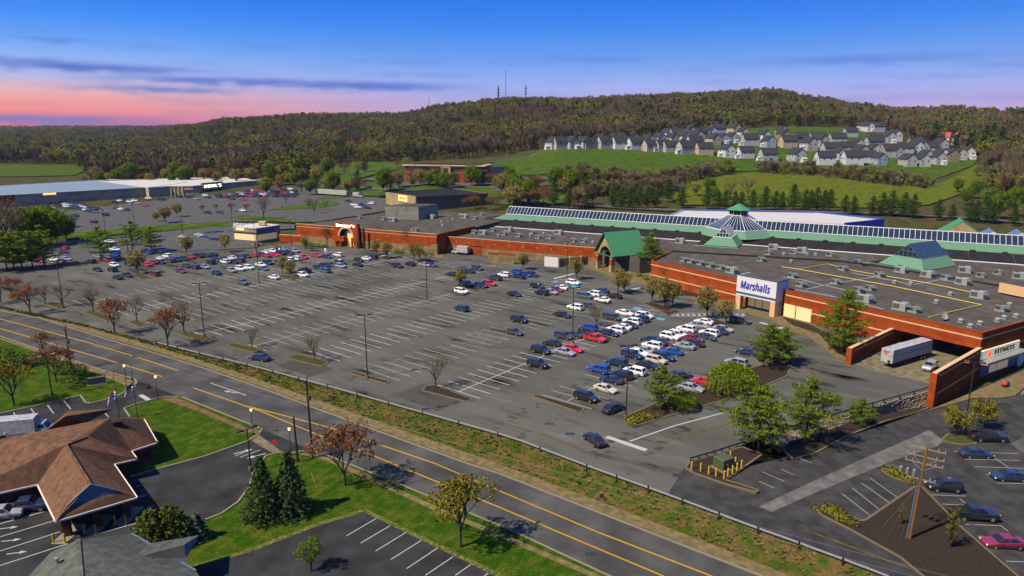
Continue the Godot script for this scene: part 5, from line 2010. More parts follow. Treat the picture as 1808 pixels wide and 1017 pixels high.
# ---------------------------------------------------------------- the subdivision
func build_houses() -> void:
	var cols := {"w": "siding_white", "g": "siding_grey", "t": "siding_tan", "b": "siding_blue", "n": "siding_brown"}
	var words := {"w": "white", "g": "grey", "t": "tan", "b": "blue grey", "n": "brown"}
	# zoom windows: [origin, [x, y of the foot, g gable or e eave to the street, colour]]
	var sets := [
		[960, 200, [[100, 378, "g", "g"], [185, 375, "e", "g"], [290, 372, "g", "w"], [420, 372, "g", "w"], [480, 374, "e", "t"], [590, 330, "g", "t"], [655, 372, "e", "g"], [725, 330, "g", "w"], [810, 374, "e", "w"], [805, 330, "g", "w"], [935, 300, "g", "t"], [970, 380, "e", "w"], [1095, 345, "g", "w"], [1130, 400, "e", "t"], [1215, 320, "g", "w"], [1250, 398, "e", "g"], [1335, 408, "e", "w"], [1350, 315, "g", "t"], [1300, 260, "g", "w"], [1400, 265, "e", "b"], [1465, 310, "g", "w"], [1520, 340, "g", "w"], [1535, 230, "g", "w"], [1500, 424, "e", "g"], [1610, 300, "g", "t"], [1640, 262, "e", "b"], [1690, 434, "e", "t"], [1725, 250, "g", "w"], [1590, 355, "e", "g"]]],
		[1240, 200, [[255, 456, "g", "w"], [450, 472, "e", "w"], [75, 250, "g", "w"], [110, 330, "g", "t"], [205, 320, "g", "b"], [305, 310, "g", "b"], [330, 218, "g", "t"], [425, 250, "g", "t"], [160, 225, "e", "b"], [500, 340, "e", "g"], [695, 355, "g", "b"], [640, 290, "g", "w"], [690, 500, "e", "g"], [830, 235, "g", "g"], [850, 280, "g", "n"], [900, 360, "e", "t"], [990, 510, "g", "g"], [1030, 320, "e", "n"], [1120, 385, "g", "w"], [1210, 320, "e", "w"], [1240, 345, "g", "w"], [1290, 540, "e", "w"], [1420, 330, "e", "g"], [1440, 485, "g", "w"], [1560, 250, "e", "g"], [1580, 540, "e", "w"], [1620, 385, "g", "t"], [1690, 178, "g", "w"], [1745, 188, "g", "w"], [1350, 440, "e", "g"], [1520, 420, "e", "g"]]],
		[1508, 170, [[240, 372, "e", "b"], [245, 720, "g", "w"], [130, 700, "e", "w"], [355, 490, "g", "g"], [415, 470, "g", "w"], [215, 520, "e", "g"], [205, 550, "e", "b"], [370, 640, "e", "w"], [425, 640, "g", "w"], [525, 610, "e", "g"], [630, 600, "g", "w"], [645, 540, "e", "b"], [695, 600, "g", "w"], [560, 735, "g", "g"], [715, 735, "g", "g"], [745, 700, "g", "b"], [800, 600, "e", "g"], [865, 715, "g", "w"], [905, 680, "g", "w"], [1000, 685, "g", "n"], [1105, 668, "g", "w"], [1175, 660, "g", "w"], [900, 565, "g", "w"], [200, 630, "g", "t"], [60, 640, "g", "t"]]]]
	var k := 0
	var rr := RandomNumberGenerator.new()
	rr.seed = 31
	var all := []
	for st in sets:
		for h in st[2]:
			var u: float = st[0] + h[0] / 5.983
			var v: float = st[1] + h[1] / 5.983
			all.append([u, v, h[2], h[3]])
	for h in all:
		if h[3] == "w" and rr.randf() < 0.42:
			h[3] = "g" if rr.randf() < 0.7 else "b"
		var p := on(h[0], h[1])
		var view := atan2(p.x, -p.z)
		var yaw := -view + deg_to_rad(rr.randf_range(22, 34))
		if h[2] == "e":
			yaw -= PI * 0.5
		var row := "backing onto brush" if h[1] > 262.0 else ("in middle rows" if h[1] > 248.0 else "in top row under woods")
		var lb := "%s house with dark roof, %s to the mall, %s" % [words[h[3]], "gable" if h[2] == "g" else "eave", row]
		house(p, yaw, M[cols[h[3]]], M.shingle_house, rr.randf_range(1.02, 1.24), lb, rr.randi() % 3)
	house(on(1675, 254), 0.6, M.siding_tan, M.roof_red, 1.2, "cream farmhouse with long red roof beside the dark conifers", 1)
	for p in [[680, 212, "t"], [690, 236, "w"], [1225, 190, "t"], [1280, 200, "t"], [1610, 196, "g"], [1625, 198, "t"], [1745, 205, "w"], [1765, 216, "t"], [1750, 193, "w"], [1715, 205, "w"], [1290, 172, "w"], [820, 240, "w"]]:
		var q := on(p[0], p[1])
		house(q, rr.randf_range(-1, 1), M[cols[p[3 - 1]]], M.shingle_house, 1.3, "%s house standing among the trees of the wooded hill" % words[p[2]], 0)

func house(p: Vector3, yaw: float, wm: Material, rm: Material, sc: float, label: String, kind: int) -> void:
	var o := thing("house", label, "house", p, yaw, "houses on the hill")
	o.scale = Vector3.ONE * sc
	var w := 8.6
	var l := 13.0
	var h := 6.0
	var rise := 3.9
	var key := "house_wall_%s" % wm.resource_name
	if not mesh_cache.has(key):
		var mb := MB.new()
		var x := w * 0.5
		var z := l * 0.5
		mb.quad(Vector3(-x, -3, z), Vector3(x, -3, z), Vector3(x, h, z), Vector3(-x, h, z))
		mb.tri(Vector3(-x, h, z), Vector3(x, h, z), Vector3(0, h + rise, z))
		mb.quad(Vector3(x, -3, -z), Vector3(-x, -3, -z), Vector3(-x, h, -z), Vector3(x, h, -z))
		mb.tri(Vector3(x, h, -z), Vector3(-x, h, -z), Vector3(0, h + rise, -z))
		mb.quad(Vector3(x, -3, z), Vector3(x, -3, -z), Vector3(x, h, -z), Vector3(x, h, z))
		mb.quad(Vector3(-x, -3, -z), Vector3(-x, -3, z), Vector3(-x, h, z), Vector3(-x, h, -z))
		mesh_cache[key] = mb.mesh(wm)
	part("wall", mesh_cache[key], wm, o)
	key = "house_roof_%s" % rm.resource_name
	if not mesh_cache.has(key):
		var mb := MB.new()
		var x := w * 0.5 + 0.45
		var z := l * 0.5 + 0.4
		var y0 := h - 0.35
		var y1 := h + rise + 0.18
		var t := Vector3(0, -0.25, 0)
		for s in [1.0, -1.0]:
			var a := Vector3(s * x, y0, s * z)
			var b := Vector3(s * x, y0, -s * z)
			var c := Vector3(0, y1, -s * z)
			var d := Vector3(0, y1, s * z)
			mb.quad(a, b, c, d)
			mb.quad(a + t, d + t, c + t, b + t)
			mb.quad(a + t, b + t, b, a)
			mb.quad(a + t, a, d, d + t)
			mb.quad(b, b + t, c + t, c)
		mesh_cache[key] = mb.mesh(rm)
	part("roof", mesh_cache[key], rm, o)
	if not mesh_cache.has("house_window"):
		var mb := MB.new()
		mb.box(Vector3.ZERO, Vector3(1.1, 1.5, 0.12))
		mesh_cache["house_window"] = mb.mesh(M.window_dark)
		var tb := MB.new()
		tb.box(Vector3.ZERO, Vector3(1.4, 1.8, 0.08))
		mesh_cache["house_trim"] = tb.mesh(M.siding_white)
		var gb := MB.new()
		gb.box(Vector3(0, 1.4, 0), Vector3(3.4, 2.8, 3.6))
		gb.quad(Vector3(-2.0, 2.85, 2.1), Vector3(2.0, 2.85, 2.1), Vector3(2.0, 3.6, -1.9), Vector3(-2.0, 3.6, -1.9))
		mesh_cache["house_porch"] = gb.mesh(M.siding_white)
	for q in [[-2.2, 4.4, 6.52, 0], [2.0, 4.4, 6.52, 0], [-2.0, 1.5, 6.52, 0], [4.32, 4.3, -2.5, 1], [4.32, 4.3, 2.5, 1], [-4.32, 4.3, -2.5, 1], [-4.32, 4.3, 2.6, 1], [-4.32, 1.4, 0, 1]]:
		var wn := part("window", mesh_cache["house_window"], null, o)
		wn.position = Vector3(q[0], q[1], q[2])
		if q[3] == 1:
			wn.rotation.y = PI * 0.5
		var tr := part("trim", mesh_cache["house_trim"], null, wn)
		tr.position.z = 0.0
	if kind < 2:
		var pr := part("porch", mesh_cache["house_porch"], null, o)
		pr.position = Vector3(1.6, -0.4, 8.0) if kind == 0 else Vector3(-5.8, -0.4, 1.0)

# ---------------------------------------------------------------- the two buildings in the foreground
func build_front_buildings() -> void:
	var g0 := road_y(-50.0)
	var o := thing("bank_building", "brown shingled bank with hipped roofs and drive through canopy", "bank")
	var e := g0 + 3.3
	var A := at(98.5, 920, e)
	var B := at(241.6, 878, e)
	var C := at(66.5, 855, e)
	var D := at(201, 819, e)
	var E := at(-120, 896, e)
	var R1 := at(160, 856, e + 3.0)
	var R2 := at(116, 785, e + 4.0)
	var gl := at(119, 893, e + 1.2)
	var gr := at(212, 868, e + 1.2)
	var K0 := at(-140, 806, e + 4.6)
	var Kl := at(18, 771, e + 4.6)
	var Kr := at(194, 738, e + 4.6)
	var H1 := at(241.7, 810, e)
	var H2 := at(231.5, 796, e)
	var H3 := at(277.5, 781, e)
	var H4 := at(254, 740, e)
	var K1 := at(153, 771, e + 3.9)
	var mb := MB.new()
	mb.face([A, gl, R1, R2, C])
	mb.face([B, D, R2, R1, gr])
	mb.quad(A, B, gr, gl)
	mb.face([E, C, R2, Kl, K0])
	mb.face([R2, K1, Kr, Kl])
	mb.face([R2, D, H1, K1])
	mb.face([K1, H1, H2, Kr])
	mb.face([Kr, H2, H3])
	mb.face([Kr, H3, H4])
	var away := (Kr - at(194, 738, e)) * 0.0 + Vector3(-3, -4.6, -11)
	mb.face([Kr, H4, Kr + away, Kl + away, Kl])
	mb.face([Kl, Kl + away, K0 + away, K0])
	part("roof", mb, M.shingle_brown, o)
	mb = MB.new()
	for q in [[A, B], [B, D], [A, C], [C, E], [D, H1], [H1, H2], [H2, H3], [H3, H4]]:
		mb.bar(q[0] + Vector3(0, -0.1, 0), q[1] + Vector3(0, -0.1, 0), 0.25, 0.24)
	part("gutter", mb, M.gutter, o)
	for q in [[R1, R2], [H1, K1], [K1, R2], [A, gl], [H3, Kr]]:
		mb = MB.new()
		mb.bar(q[0] + Vector3(0, 0.03, 0), q[1] + Vector3(0, 0.03, 0), 0.35, 0.1)
		part("ridge_cap", mb, M.shingle_brown, o)
	mb = MB.new()
	mb.face([gl, gr, R1])
	part("canopy_gable", mb, M.blue_siding, o)
	mb = MB.new()
	mb.bar(gl, R1, 0.3, 0.3)
	mb.bar(gr, R1, 0.3, 0.3)
	part("gable_trim", mb, M.blue_siding, o)
	mb = MB.new()
	var walls := PackedVector2Array()
	for q in [E, C, D, H1, H2, H3, H4, Kr + away, Kl + away, K0 + away]:
		walls.append(flat(q))
	var inset := Geometry2D.offset_polygon(walls, -0.9)
	if inset.size() > 0:
		mb.slab(Array(inset[0]), g0 - 0.5, e - 0.05)
	part("wall", mb, M.brick_house, o)
	mb = MB.new()
	mb.quad(C + Vector3(0, -0.12, 0), D + Vector3(0, -0.12, 0), B + Vector3(0, -0.12, 0), A + Vector3(0, -0.12, 0))
	part("canopy_soffit", mb, M.cream_trim, o)
	for t in [[0.13, 0.12], [0.5, 0.12], [0.88, 0.12]]:
		var f := A.lerp(B, t[0]).lerp(C.lerp(D, t[0]), t[1])
		var pm := MB.new()
		pm.box(Vector3(f.x, (e + g0) * 0.5, f.z), Vector3(0.9, e - g0, 0.9), Basis(Vector3.UP, 0.4))
		part("brick_pier", pm, M.brick_house, o)
		var im := MB.new()
		im.slab([Vector2(f.x - 0.9, f.z - 2.5), Vector2(f.x + 0.9, f.z - 2.5), Vector2(f.x + 0.9, f.z + 2.0), Vector2(f.x - 0.9, f.z + 2.0)], g0, g0 + 0.25)
		part("lane_island", im, M.kerb, o)
		for s in [-0.7, 0.7]:
			var bl := thing("bollard", "yellow bollard at the drive through island under the bank canopy", "bollard", Vector3(f.x + s, g0 + 0.2, f.z + 1.7), 0.0, "bank bollards")
			var bm := MB.new()
			bm.lathe(Vector3.ZERO, [[0.11, 0], [0.11, 1.2], [0.08, 1.28], [0.0, 1.3]], 10)
			part("post", bm, M.bollard, bl)
	for q in [[116, 767], [50, 781]]:
		var vt := at(q[0], q[1], e + 3.4)
		mb = MB.new()
		mb.lathe(vt, [[0.75, -0.3], [0.75, 0.25], [0.5, 0.5], [0.0, 0.55]], 12)
		part("roof_vent", mb, M.hvac_light, o)
	for q in [[149, 760, 1.6], [208, 749, 1.2]]:
		var sp := at(q[0], q[1], e + 3.5)
		mb = MB.new()
		mb.box(sp, Vector3(q[2], 1.2, q[2]), Basis(Vector3.UP, 0.5))
		part("chimney", mb, M.pole_dark, o)
	# small hipped porch behind
	var ap := at(115, 735, e + 2.6)
	mb = MB.new()
	var ring := [at(78, 762, e), at(150, 748, e), at(140, 742, e) + Vector3(3, 0, -5), at(86, 748, e) + Vector3(0, 0, -5)]
	for i in 4:
		mb.tri(ring[i], ring[(i + 1) % 4], ap)
	part("porch_roof", mb, M.shingle_brown, o)
	# grey house cut by the lower edge
	var h := thing("grey_roofed_house", "grey shingled hip roof with a small blue dormer beside the spruces", "house")
	var e2 := g0 + 3.2
	var P := at(138, 953, e2 + 3.6)
	var Q := at(146, 1045, e2 + 3.6)
	mb = MB.new()
	var L := at(20, 1050, e2)
	var L2 := at(-60, 1150, e2)
	var Rr := at(346, 1008, e2)
	var Rb := at(420, 1120, e2)
	var Fb := at(232, 942, e2)
	mb.face([P, L, L2, Q])
	mb.face([P, Q, Rb, Rr])
	mb.face([P, Rr, Fb])
	mb.face([P, Fb, at(90, 975, e2), L])
	var dr0 := at(231, 986, e2 + 1.7)
	var dr1 := at(325, 962, e2 + 1.7)
	var dl := at(272, 1000, e2 + 0.5)
	var d2 := at(329, 985, e2 + 0.3)
	mb.face([dr0, dl, d2, dr1])
	mb.face([dr0, dr1, d2 + Vector3(-0.5, 0, -4.5), dl + Vector3(-2.0, 0.6, -3.5)])
	part("roof", mb, M.shingle_grey, h)
	mb = MB.new()
	mb.bar(P, Q, 0.4, 0.12)
	part("ridge_cap", mb, M.shingle_grey, h)
	mb = MB.new()
	mb.bar(P, L, 0.4, 0.12)
	part("ridge_cap", mb, M.shingle_grey, h)
	mb = MB.new()
	mb.face([dl, at(328, 1003, e2 - 0.6), d2])
	mb.face([dr1, d2, d2 + Vector3(-0.5, 0, -4.5)])
	part("dormer_gable", mb, M.blue_siding, h)
	mb = MB.new()
	mb.bar(Rr, Fb, 0.2, 0.2)
	part("gutter", mb, M.blue_siding, h)
	var wv := PackedVector2Array([flat(L2), flat(L), flat(Fb), flat(Rr), flat(Rb)])
	var wi := Geometry2D.offset_polygon(wv, -0.7)
	mb = MB.new()
	if wi.size() > 0:
		mb.slab(Array(wi[0]), g0 - 0.5, e2 - 0.05)
	part("wall", mb, M.blue_siding, h)
	mb = MB.new()
	var vp := at(103, 1002, e2 + 2.4)
	mb.tube(vp, vp + Vector3(0, 1.0, 0), 0.14, 0.14, 8)
	mb.lathe(vp + Vector3(0, 0.9, 0), [[0.1, 0], [0.26, 0.05], [0.26, 0.25], [0, 0.32]], 8)
	part("vent_pipe", mb, M.steel, h)

# ---------------------------------------------------------------- rooftop equipment
func build_roof_things() -> void:
	var proto := {}
	for kind in ["cabinet", "big", "fan"]:
		var o := thing({"cabinet": "rooftop_unit", "big": "large_rooftop_unit", "fan": "exhaust_fan"}[kind], "", "roof unit", Vector3.ZERO, 0.0, "equipment on the flat roofs")
		var mb := MB.new()
		if kind == "fan":
			mb.lathe(Vector3.ZERO, [[0.45, 0], [0.45, 0.4], [0.62, 0.45], [0.62, 0.75], [0.3, 0.95], [0, 1.0]], 10)
			part("cowl", mb, M.hvac_light, o)
			mb = MB.new()
			mb.box(Vector3(0, 0.08, 0), Vector3(1.2, 0.16, 1.2))
			part("base", mb, M.hvac_light, o)
		else:
			var s := Vector3(1.9, 1.2, 1.6) if kind == "cabinet" else Vector3(3.1, 1.7, 2.1)
			mb.bevel_box(Vector3(0, 0.3 + s.y * 0.5, 0), s, 0.07)
			part("cabinet", mb, M.hvac if kind == "cabinet" else M.hvac_light, o)
			mb = MB.new()
			mb.box(Vector3(0, 0.15, 0), Vector3(s.x + 0.3, 0.3, s.z + 0.3))
			part("base", mb, M.hvac_light, o)
			mb = MB.new()
			for k in 5:
				mb.box(Vector3(-s.x * 0.2, 0.55 + k * s.y * 0.14, s.z * 0.5 + 0.02), Vector3(s.x * 0.5, s.y * 0.09, 0.05))
			part("grille", mb, M.hvac_dark, o)
			mb = MB.new()
			mb.quad(Vector3(s.x * 0.5, 0.3 + s.y * 0.95, -s.z * 0.4), Vector3(s.x * 0.5, 0.3 + s.y * 0.95, s.z * 0.4), Vector3(s.x * 0.5 + 0.7, 0.3 + s.y * 0.55, s.z * 0.4), Vector3(s.x * 0.5 + 0.7, 0.3 + s.y * 0.55, -s.z * 0.4))
			mb.tri(Vector3(s.x * 0.5, 0.3 + s.y * 0.95, s.z * 0.4), Vector3(s.x * 0.5, 0.3 + s.y * 0.5, s.z * 0.4), Vector3(s.x * 0.5 + 0.7, 0.3 + s.y * 0.55, s.z * 0.4))
			part("intake_hood", mb, M.hvac, o)
			mb = MB.new()
			mb.lathe(Vector3(-s.x * 0.2, 0.3 + s.y, 0), [[s.z * 0.33, 0], [s.z * 0.33, 0.1], [s.z * 0.28, 0.1], [s.z * 0.28, 0.03], [0, 0.03]], 12)
			part("fan_ring", mb, M.hvac_dark, o)
		proto[kind] = [o, false]
	var fd := dir2(at(1387, 512, 7.3), at(1735, 588, 7.3))
	var yw := atan2(-fd.z, fd.x)
	var ym := atan2(-ax.z, ax.x)
	var sets := [
		[6.7, yw, "on the clothing store roof", [[1591, 481, "big"], [1637, 489, "big"], [1699, 502, "big"], [1551, 488, "cabinet"], [1669, 493, "cabinet"], [1535, 512, "cabinet"], [1515, 515, "cabinet"], [1727, 526, "big"], [1590, 547, "big"], [1613, 551, "cabinet"], [1767, 549, "cabinet"], [1399, 490, "cabinet"], [1414, 506, "cabinet"], [1475, 501, "cabinet"], [1488, 477, "cabinet"], [1527, 533, "big"], [1344, 461, "cabinet"], [1580, 500, "fan"], [1608, 503, "fan"], [1678, 521, "fan"], [1397, 463, "fan"], [1713, 578, "fan"], [1730, 573, "fan"], [1761, 568, "fan"], [1773, 563, "fan"], [1794, 560, "fan"], [1782, 540, "fan"], [1696, 569, "fan"], [1653, 535, "fan"]]],
		[6.7, yw, "in line along the front brick parapet", [[1220, 464, "cabinet"], [1207, 461.5, "cabinet"], [1237, 467.5, "cabinet"], [1254, 471, "cabinet"], [1272, 475, "cabinet"], [1292, 482, "big"]]],
		[5.8, ym, "on the mall roof beside the gallery", [[1200, 429, "big"], [1365, 440, "big"], [1415, 446, "big"], [1400, 448, "cabinet"], [1355, 449, "cabinet"], [1384, 450, "fan"], [1464, 452, "cabinet"], [1702, 481, "big"], [1730, 489, "cabinet"], [1760, 484, "cabinet"], [1798, 492, "big"], [1527, 471, "cabinet"], [1513, 465, "cabinet"], [898, 408, "big"], [890, 415, "cabinet"], [916, 418, "cabinet"], [950, 421, "cabinet"], [970, 421, "cabinet"], [986, 414, "big"], [939, 412, "cabinet"], [1012, 427, "cabinet"], [1047, 429, "fan"], [853, 414, "big"], [870, 408, "cabinet"], [937, 416, "fan"], [837, 412, "cabinet"], [1035, 424, "fan"], [1030, 428, "cabinet"], [960, 414, "fan"], [1440, 451, "fan"], [1425, 450, "fan"], [880, 417, "fan"]]],
		[7.6, ym, "on the department store roof", [[694, 391, "big"], [838, 387, "cabinet"], [820, 385, "big"], [782, 399, "fan"], [734, 408, "cabinet"], [728, 408, "fan"], [677, 388, "cabinet"], [762, 386, "big"], [800, 389, "fan"], [812, 380, "fan"], [850, 380, "cabinet"], [635, 386, "cabinet"], [780, 393, "fan"]]]]
	var nm := {"big": "large grey air handler", "cabinet": "small grey rooftop air unit", "fan": "white mushroom exhaust fan"}
	for st in sets:
		for h in st[3]:
			var p := at(h[0], h[1], st[0] + 0.02)
			var lb := "%s standing %s" % [nm[h[2]], st[2]]
			var o: Node3D = proto[h[2]][0]
			if proto[h[2]][1]:
				o = copy_of(o, p, st[1], lb)
			else:
				proto[h[2]][1] = true
				o.position = p
				o.rotation.y = st[1]
				o.set_meta("label", lb)
	# gas pipes and walkway curbs
	for l in [[[1380, 471], [1408, 475], [1575, 505], [1733, 538], [1680, 550], [1640, 560]], [[1408, 475], [1462, 466], [1508, 478], [1640, 500], [1716, 516]]]:
		var o := thing("gas_pipe", "yellow gas pipe running across the clothing store roof", "pipe", Vector3.ZERO, 0.0, "roof pipes")
		var mb := MB.new()
		for i in l.size() - 1:
			mb.tube(at(l[i][0], l[i][1], 6.95), at(l[i + 1][0], l[i + 1][1], 6.95), 0.11, 0.11, 6)
		part("pipe", mb, M.yellow_pipe, o)
		mb = MB.new()
		for i in l.size() - 1:
			for k in 8:
				var q := at(l[i][0], l[i][1], 6.8).lerp(at(l[i + 1][0], l[i + 1][1], 6.8), k / 8.0)
				mb.box(q, Vector3(0.4, 0.2, 0.4))
		part("supports", mb, M.hvac_dark, o)
	for l in [[[1382, 489], [1418, 494], [1455, 504], [1500, 513]], [[1424, 511], [1465, 502], [1545, 489]], [[1505, 482], [1545, 489], [1612, 503], [1660, 494], [1690, 498]], [[1400, 510], [1490, 527], [1560, 546]]]:
		var mb := MB.new()
		for i in l.size() - 1:
			mb.bar(at(l[i][0], l[i][1], 6.78), at(l[i + 1][0], l[i + 1][1], 6.78), 0.55, 0.1)
		var o := thing("roof_walkway", "pale walkway strip linking the air units on the clothing store roof", "walkway", Vector3.ZERO, 0.0, "roof walkways")
		part("strip", mb, M.hvac_light, o)
	var sc := thing("ribbed_screen", "cream ribbed metal screen wall on the clothing store roof", "screen")
	var s0 := at(1762, 519, 6.7)
	var s1 := at(1840, 535, 6.7)
	var sd := dir2(s0, s1)
	var mb2 := MB.new()
	wall_box(mb2, s0, sd, 0, s0.distance_to(s1), 7.2, 9.8, 0.25, 0)
	for k in 30:
		wall_box(mb2, s0, sd, k * 0.5, k * 0.5 + 0.2, 7.2, 9.8, 0.1, 0.08)
	part("panel", mb2, M.cream_trim, sc)
	var ds := thing("satellite_dish", "round grey satellite dish near the clothing store roof edge", "dish", at(1664, 566, 6.7))
	mb2 = MB.new()
	mb2.tube(Vector3.ZERO, Vector3(0, 1.0, 0), 0.08, 0.08, 6)
	part("post", mb2, M.steel, ds)
	mb2 = MB.new()
	mb2.lathe(Vector3.ZERO, [[0.0, 0.0], [0.6, 0.08], [1.1, 0.3]], 14)
	var dish := part("dish", mb2, M.hvac_light, ds)
	dish.position = Vector3(0, 1.2, 0)
	dish.rotation = Vector3(1.0, 0.4, 0)

# ---------------------------------------------------------------- trees
func blob_leaves(mb: MB, c: Vector3, r: Vector3, count: int, size: float, rr: RandomNumberGenerator, spread := 0.35) -> void:
	mb.colored = true
	for k in count:
		var d := Vector3(rr.randfn(), rr.randfn(), rr.randfn()).normalized()
		var q := c + d * r * (1.0 - rr.randf() * spread)
		var x := Vector3(rr.randfn(), rr.randfn(), rr.randfn()).normalized()
		var y := x.cross(Vector3(rr.randfn(), rr.randfn(), rr.randfn())).normalized()
		var s := size * rr.randf_range(0.6, 1.3)
		var b := rr.randf_range(0.72, 1.28)
		mb.col = Color(b * rr.randf_range(0.92, 1.1), b, b * rr.randf_range(0.8, 1.1))
		var nn := (d * 0.9 + Vector3(0, 0.3, 0) + Vector3(rr.randfn(), rr.randfn(), rr.randfn()) * 0.4).normalized()
		mb.leaf(q - x * s, q + x * s * 0.3 + y * s * 0.7, q + x * s - y * s * 0.3, nn)

func branch(trunk: MB, twigs: MB, p: Vector3, d: Vector3, l: float, r: float, depth: int, rr: RandomNumberGenerator, tips: Array) -> void:
	var q := p + d * l
	if depth >= 2:
		trunk.tube(p, q, r, r * 0.68, 6 if depth >= 4 else 4, false)
	else:
		var b := rr.randf_range(0.75, 1.25)
		twigs.col = Color(b, b * rr.randf_range(0.9, 1.1), b)
		var s := d.cross(Vector3(rr.randfn(), rr.randfn(), rr.randfn())).normalized() * r
		twigs.tri(p - s, p + s, q)
	if depth == 0:
		tips.append(q)
		return
	var n := 3 if depth > 3 else rr.randi_range(3, 4)
	for k in n:
		var side := d.cross(Vector3(rr.randfn(), rr.randfn(), rr.randfn())).normalized()
		var spread := rr.randf_range(0.35, 0.85)
		var nd := (d + side * spread + Vector3(0, 0.12, 0)).normalized()
		branch(trunk, twigs, p.lerp(q, rr.randf_range(0.6, 1.0)), nd, l * rr.randf_range(0.62, 0.84), r * 0.58, depth - 1, rr, tips)

func bare_tree(called: String, sd: int, h: float, bark: Material, bud: Material, leaf_size: float, per_tip: int, depth := 5) -> Node3D:
	var rr := RandomNumberGenerator.new()
	rr.seed = sd
	var o := thing(called, "", "tree")
	var trunk := MB.new()
	var twigs := MB.new()
	twigs.colored = true
	var tips := []
	var fork := h * 0.22
	trunk.tube(Vector3(0, -0.3, 0), Vector3(0, fork, 0), h * 0.022, h * 0.017, 8, false)
	for k in 5:
		var a := TAU * k / 5.0 + rr.randf_range(-0.3, 0.3)
		var tilt := rr.randf_range(0.3, 0.75) if k else 0.05
		branch(trunk, twigs, Vector3(0, fork * rr.randf_range(0.8, 1.0), 0), Vector3(cos(a) * tilt, 1.0, sin(a) * tilt).normalized(), h * 0.27, h * 0.012, depth - 1, rr, tips)
	for t in tips:
		blob_leaves(twigs, t, Vector3.ONE * leaf_size * 1.6, per_tip, leaf_size, rr, 1.0)
	part("trunk", trunk, bark, o)
	part("crown", twigs, bud, o)
	return o

func leafy_tree(called: String, sd: int, h: float, w: float, lm: Material, density := 1.0, low := 0.28) -> Node3D:
	var rr := RandomNumberGenerator.new()
	rr.seed = sd
	var o := thing(called, "", "tree")
	var trunk := MB.new()
	var crown := MB.new()
	trunk.tube(Vector3(0, -0.3, 0), Vector3(0, h * low, 0), 0.14, 0.11, 7, false)
	var n := int(52 * density)
	for k in n:
		var d := Vector3(rr.randfn(), rr.randfn(), rr.randfn()).normalized()
		var f := pow(rr.randf(), 0.4)
		var c := Vector3(0, h * (0.5 + low * 0.5), 0) + d * f * Vector3(w * 0.42, h * (0.5 - low * 0.5) * 0.86, w * 0.42)
		trunk.tube(Vector3(0, h * low * rr.randf_range(0.7, 1.2), 0), c, 0.05, 0.015, 3, false)
		blob_leaves(crown, c, Vector3.ONE * w * rr.randf_range(0.10, 0.19), 90, w * 0.024, rr, 0.95)
	part("trunk", trunk, M.bark, o)
	part("crown", crown, lm, o)
	return o

func pine_tree(called: String, sd: int, h: float, w: float, lm: Material, layers := 9, low := 0.2, flatness := 0.4) -> Node3D:
	var rr := RandomNumberGenerator.new()
	rr.seed = sd
	var o := thing(called, "", "tree")
	var trunk := MB.new()
	var crown := MB.new()
	trunk.tube(Vector3(0, -0.3, 0), Vector3(0, h * 0.96, 0), h * 0.021, 0.03, 7, false)
	for k in layers:
		var t := float(k) / (layers - 1)
		var y := h * lerpf(low, 0.97, t)
		var reach := w * 0.5 * sin(PI * (0.24 + 0.72 * t)) * rr.randf_range(0.78, 1.12)
		var nb := rr.randi_range(5, 7)
		var a0 := rr.randf() * TAU
		for b in nb:
			var a := a0 + TAU * b / nb + rr.randf_range(-0.35, 0.35)
			var rl := reach * rr.randf_range(0.5, 1.2)
			var e := Vector3(cos(a) * rl, rl * rr.randf_range(0.0, 0.3), sin(a) * rl)
			var s := Vector3(0, y + rr.randf_range(-0.3, 0.3), 0)
			trunk.tube(s, s + e * 0.95, 0.05, 0.015, 3, false)
			var cl := maxi(3, int(rl / 0.55))
			for c in cl:
				var f := lerpf(0.25, 1.0, float(c) / (cl - 1))
				var side := Vector3(-sin(a), 0, cos(a)) * rr.randf_range(-0.3, 0.3) * rl
				var rad := 0.42 + 0.3 * (1.0 - absf(f - 0.7))
				blob_leaves(crown, s + e * f + side * f + Vector3(0, 0.12, 0), Vector3(rad, rad * flatness * 1.5, rad) * 1.2, 56, 0.15, rr, 0.95)
	part("trunk", trunk, M.bark, o)
	part("crown", crown, lm, o)
	return o

func spruce_tree(called: String, sd: int, h: float, w: float, lm: Material, power := 0.85) -> Node3D:
	var rr := RandomNumberGenerator.new()
	rr.seed = sd
	var o := thing(called, "", "tree")
	var trunk := MB.new()
	var crown := MB.new()
	trunk.tube(Vector3(0, -0.3, 0), Vector3(0, h * 0.97, 0), h * 0.02, 0.02, 6, false)
	var layers := int(h / 0.42)
	for k in layers:
		var t := float(k) / layers
		var y := h * lerpf(0.04, 1.0, t)
		var reach := w * 0.5 * pow(1.0 - t, power) * rr.randf_range(0.86, 1.08) + 0.08
		var nb := maxi(5, int(reach * 7.0))
		for b in nb:
			var a := TAU * b / nb + rr.randf_range(-0.3, 0.3)
			var rl := reach * rr.randf_range(0.78, 1.08)
			for f in [0.45, 0.75, 1.0]:
				var q := Vector3(cos(a) * rl * f, y - rl * 0.22 * f, sin(a) * rl * f)
				blob_leaves(crown, q, Vector3(0.32, 0.2, 0.32), 12, 0.17, rr, 0.9)
	part("trunk", trunk, M.bark, o)
	part("crown", crown, lm, o)
	return o

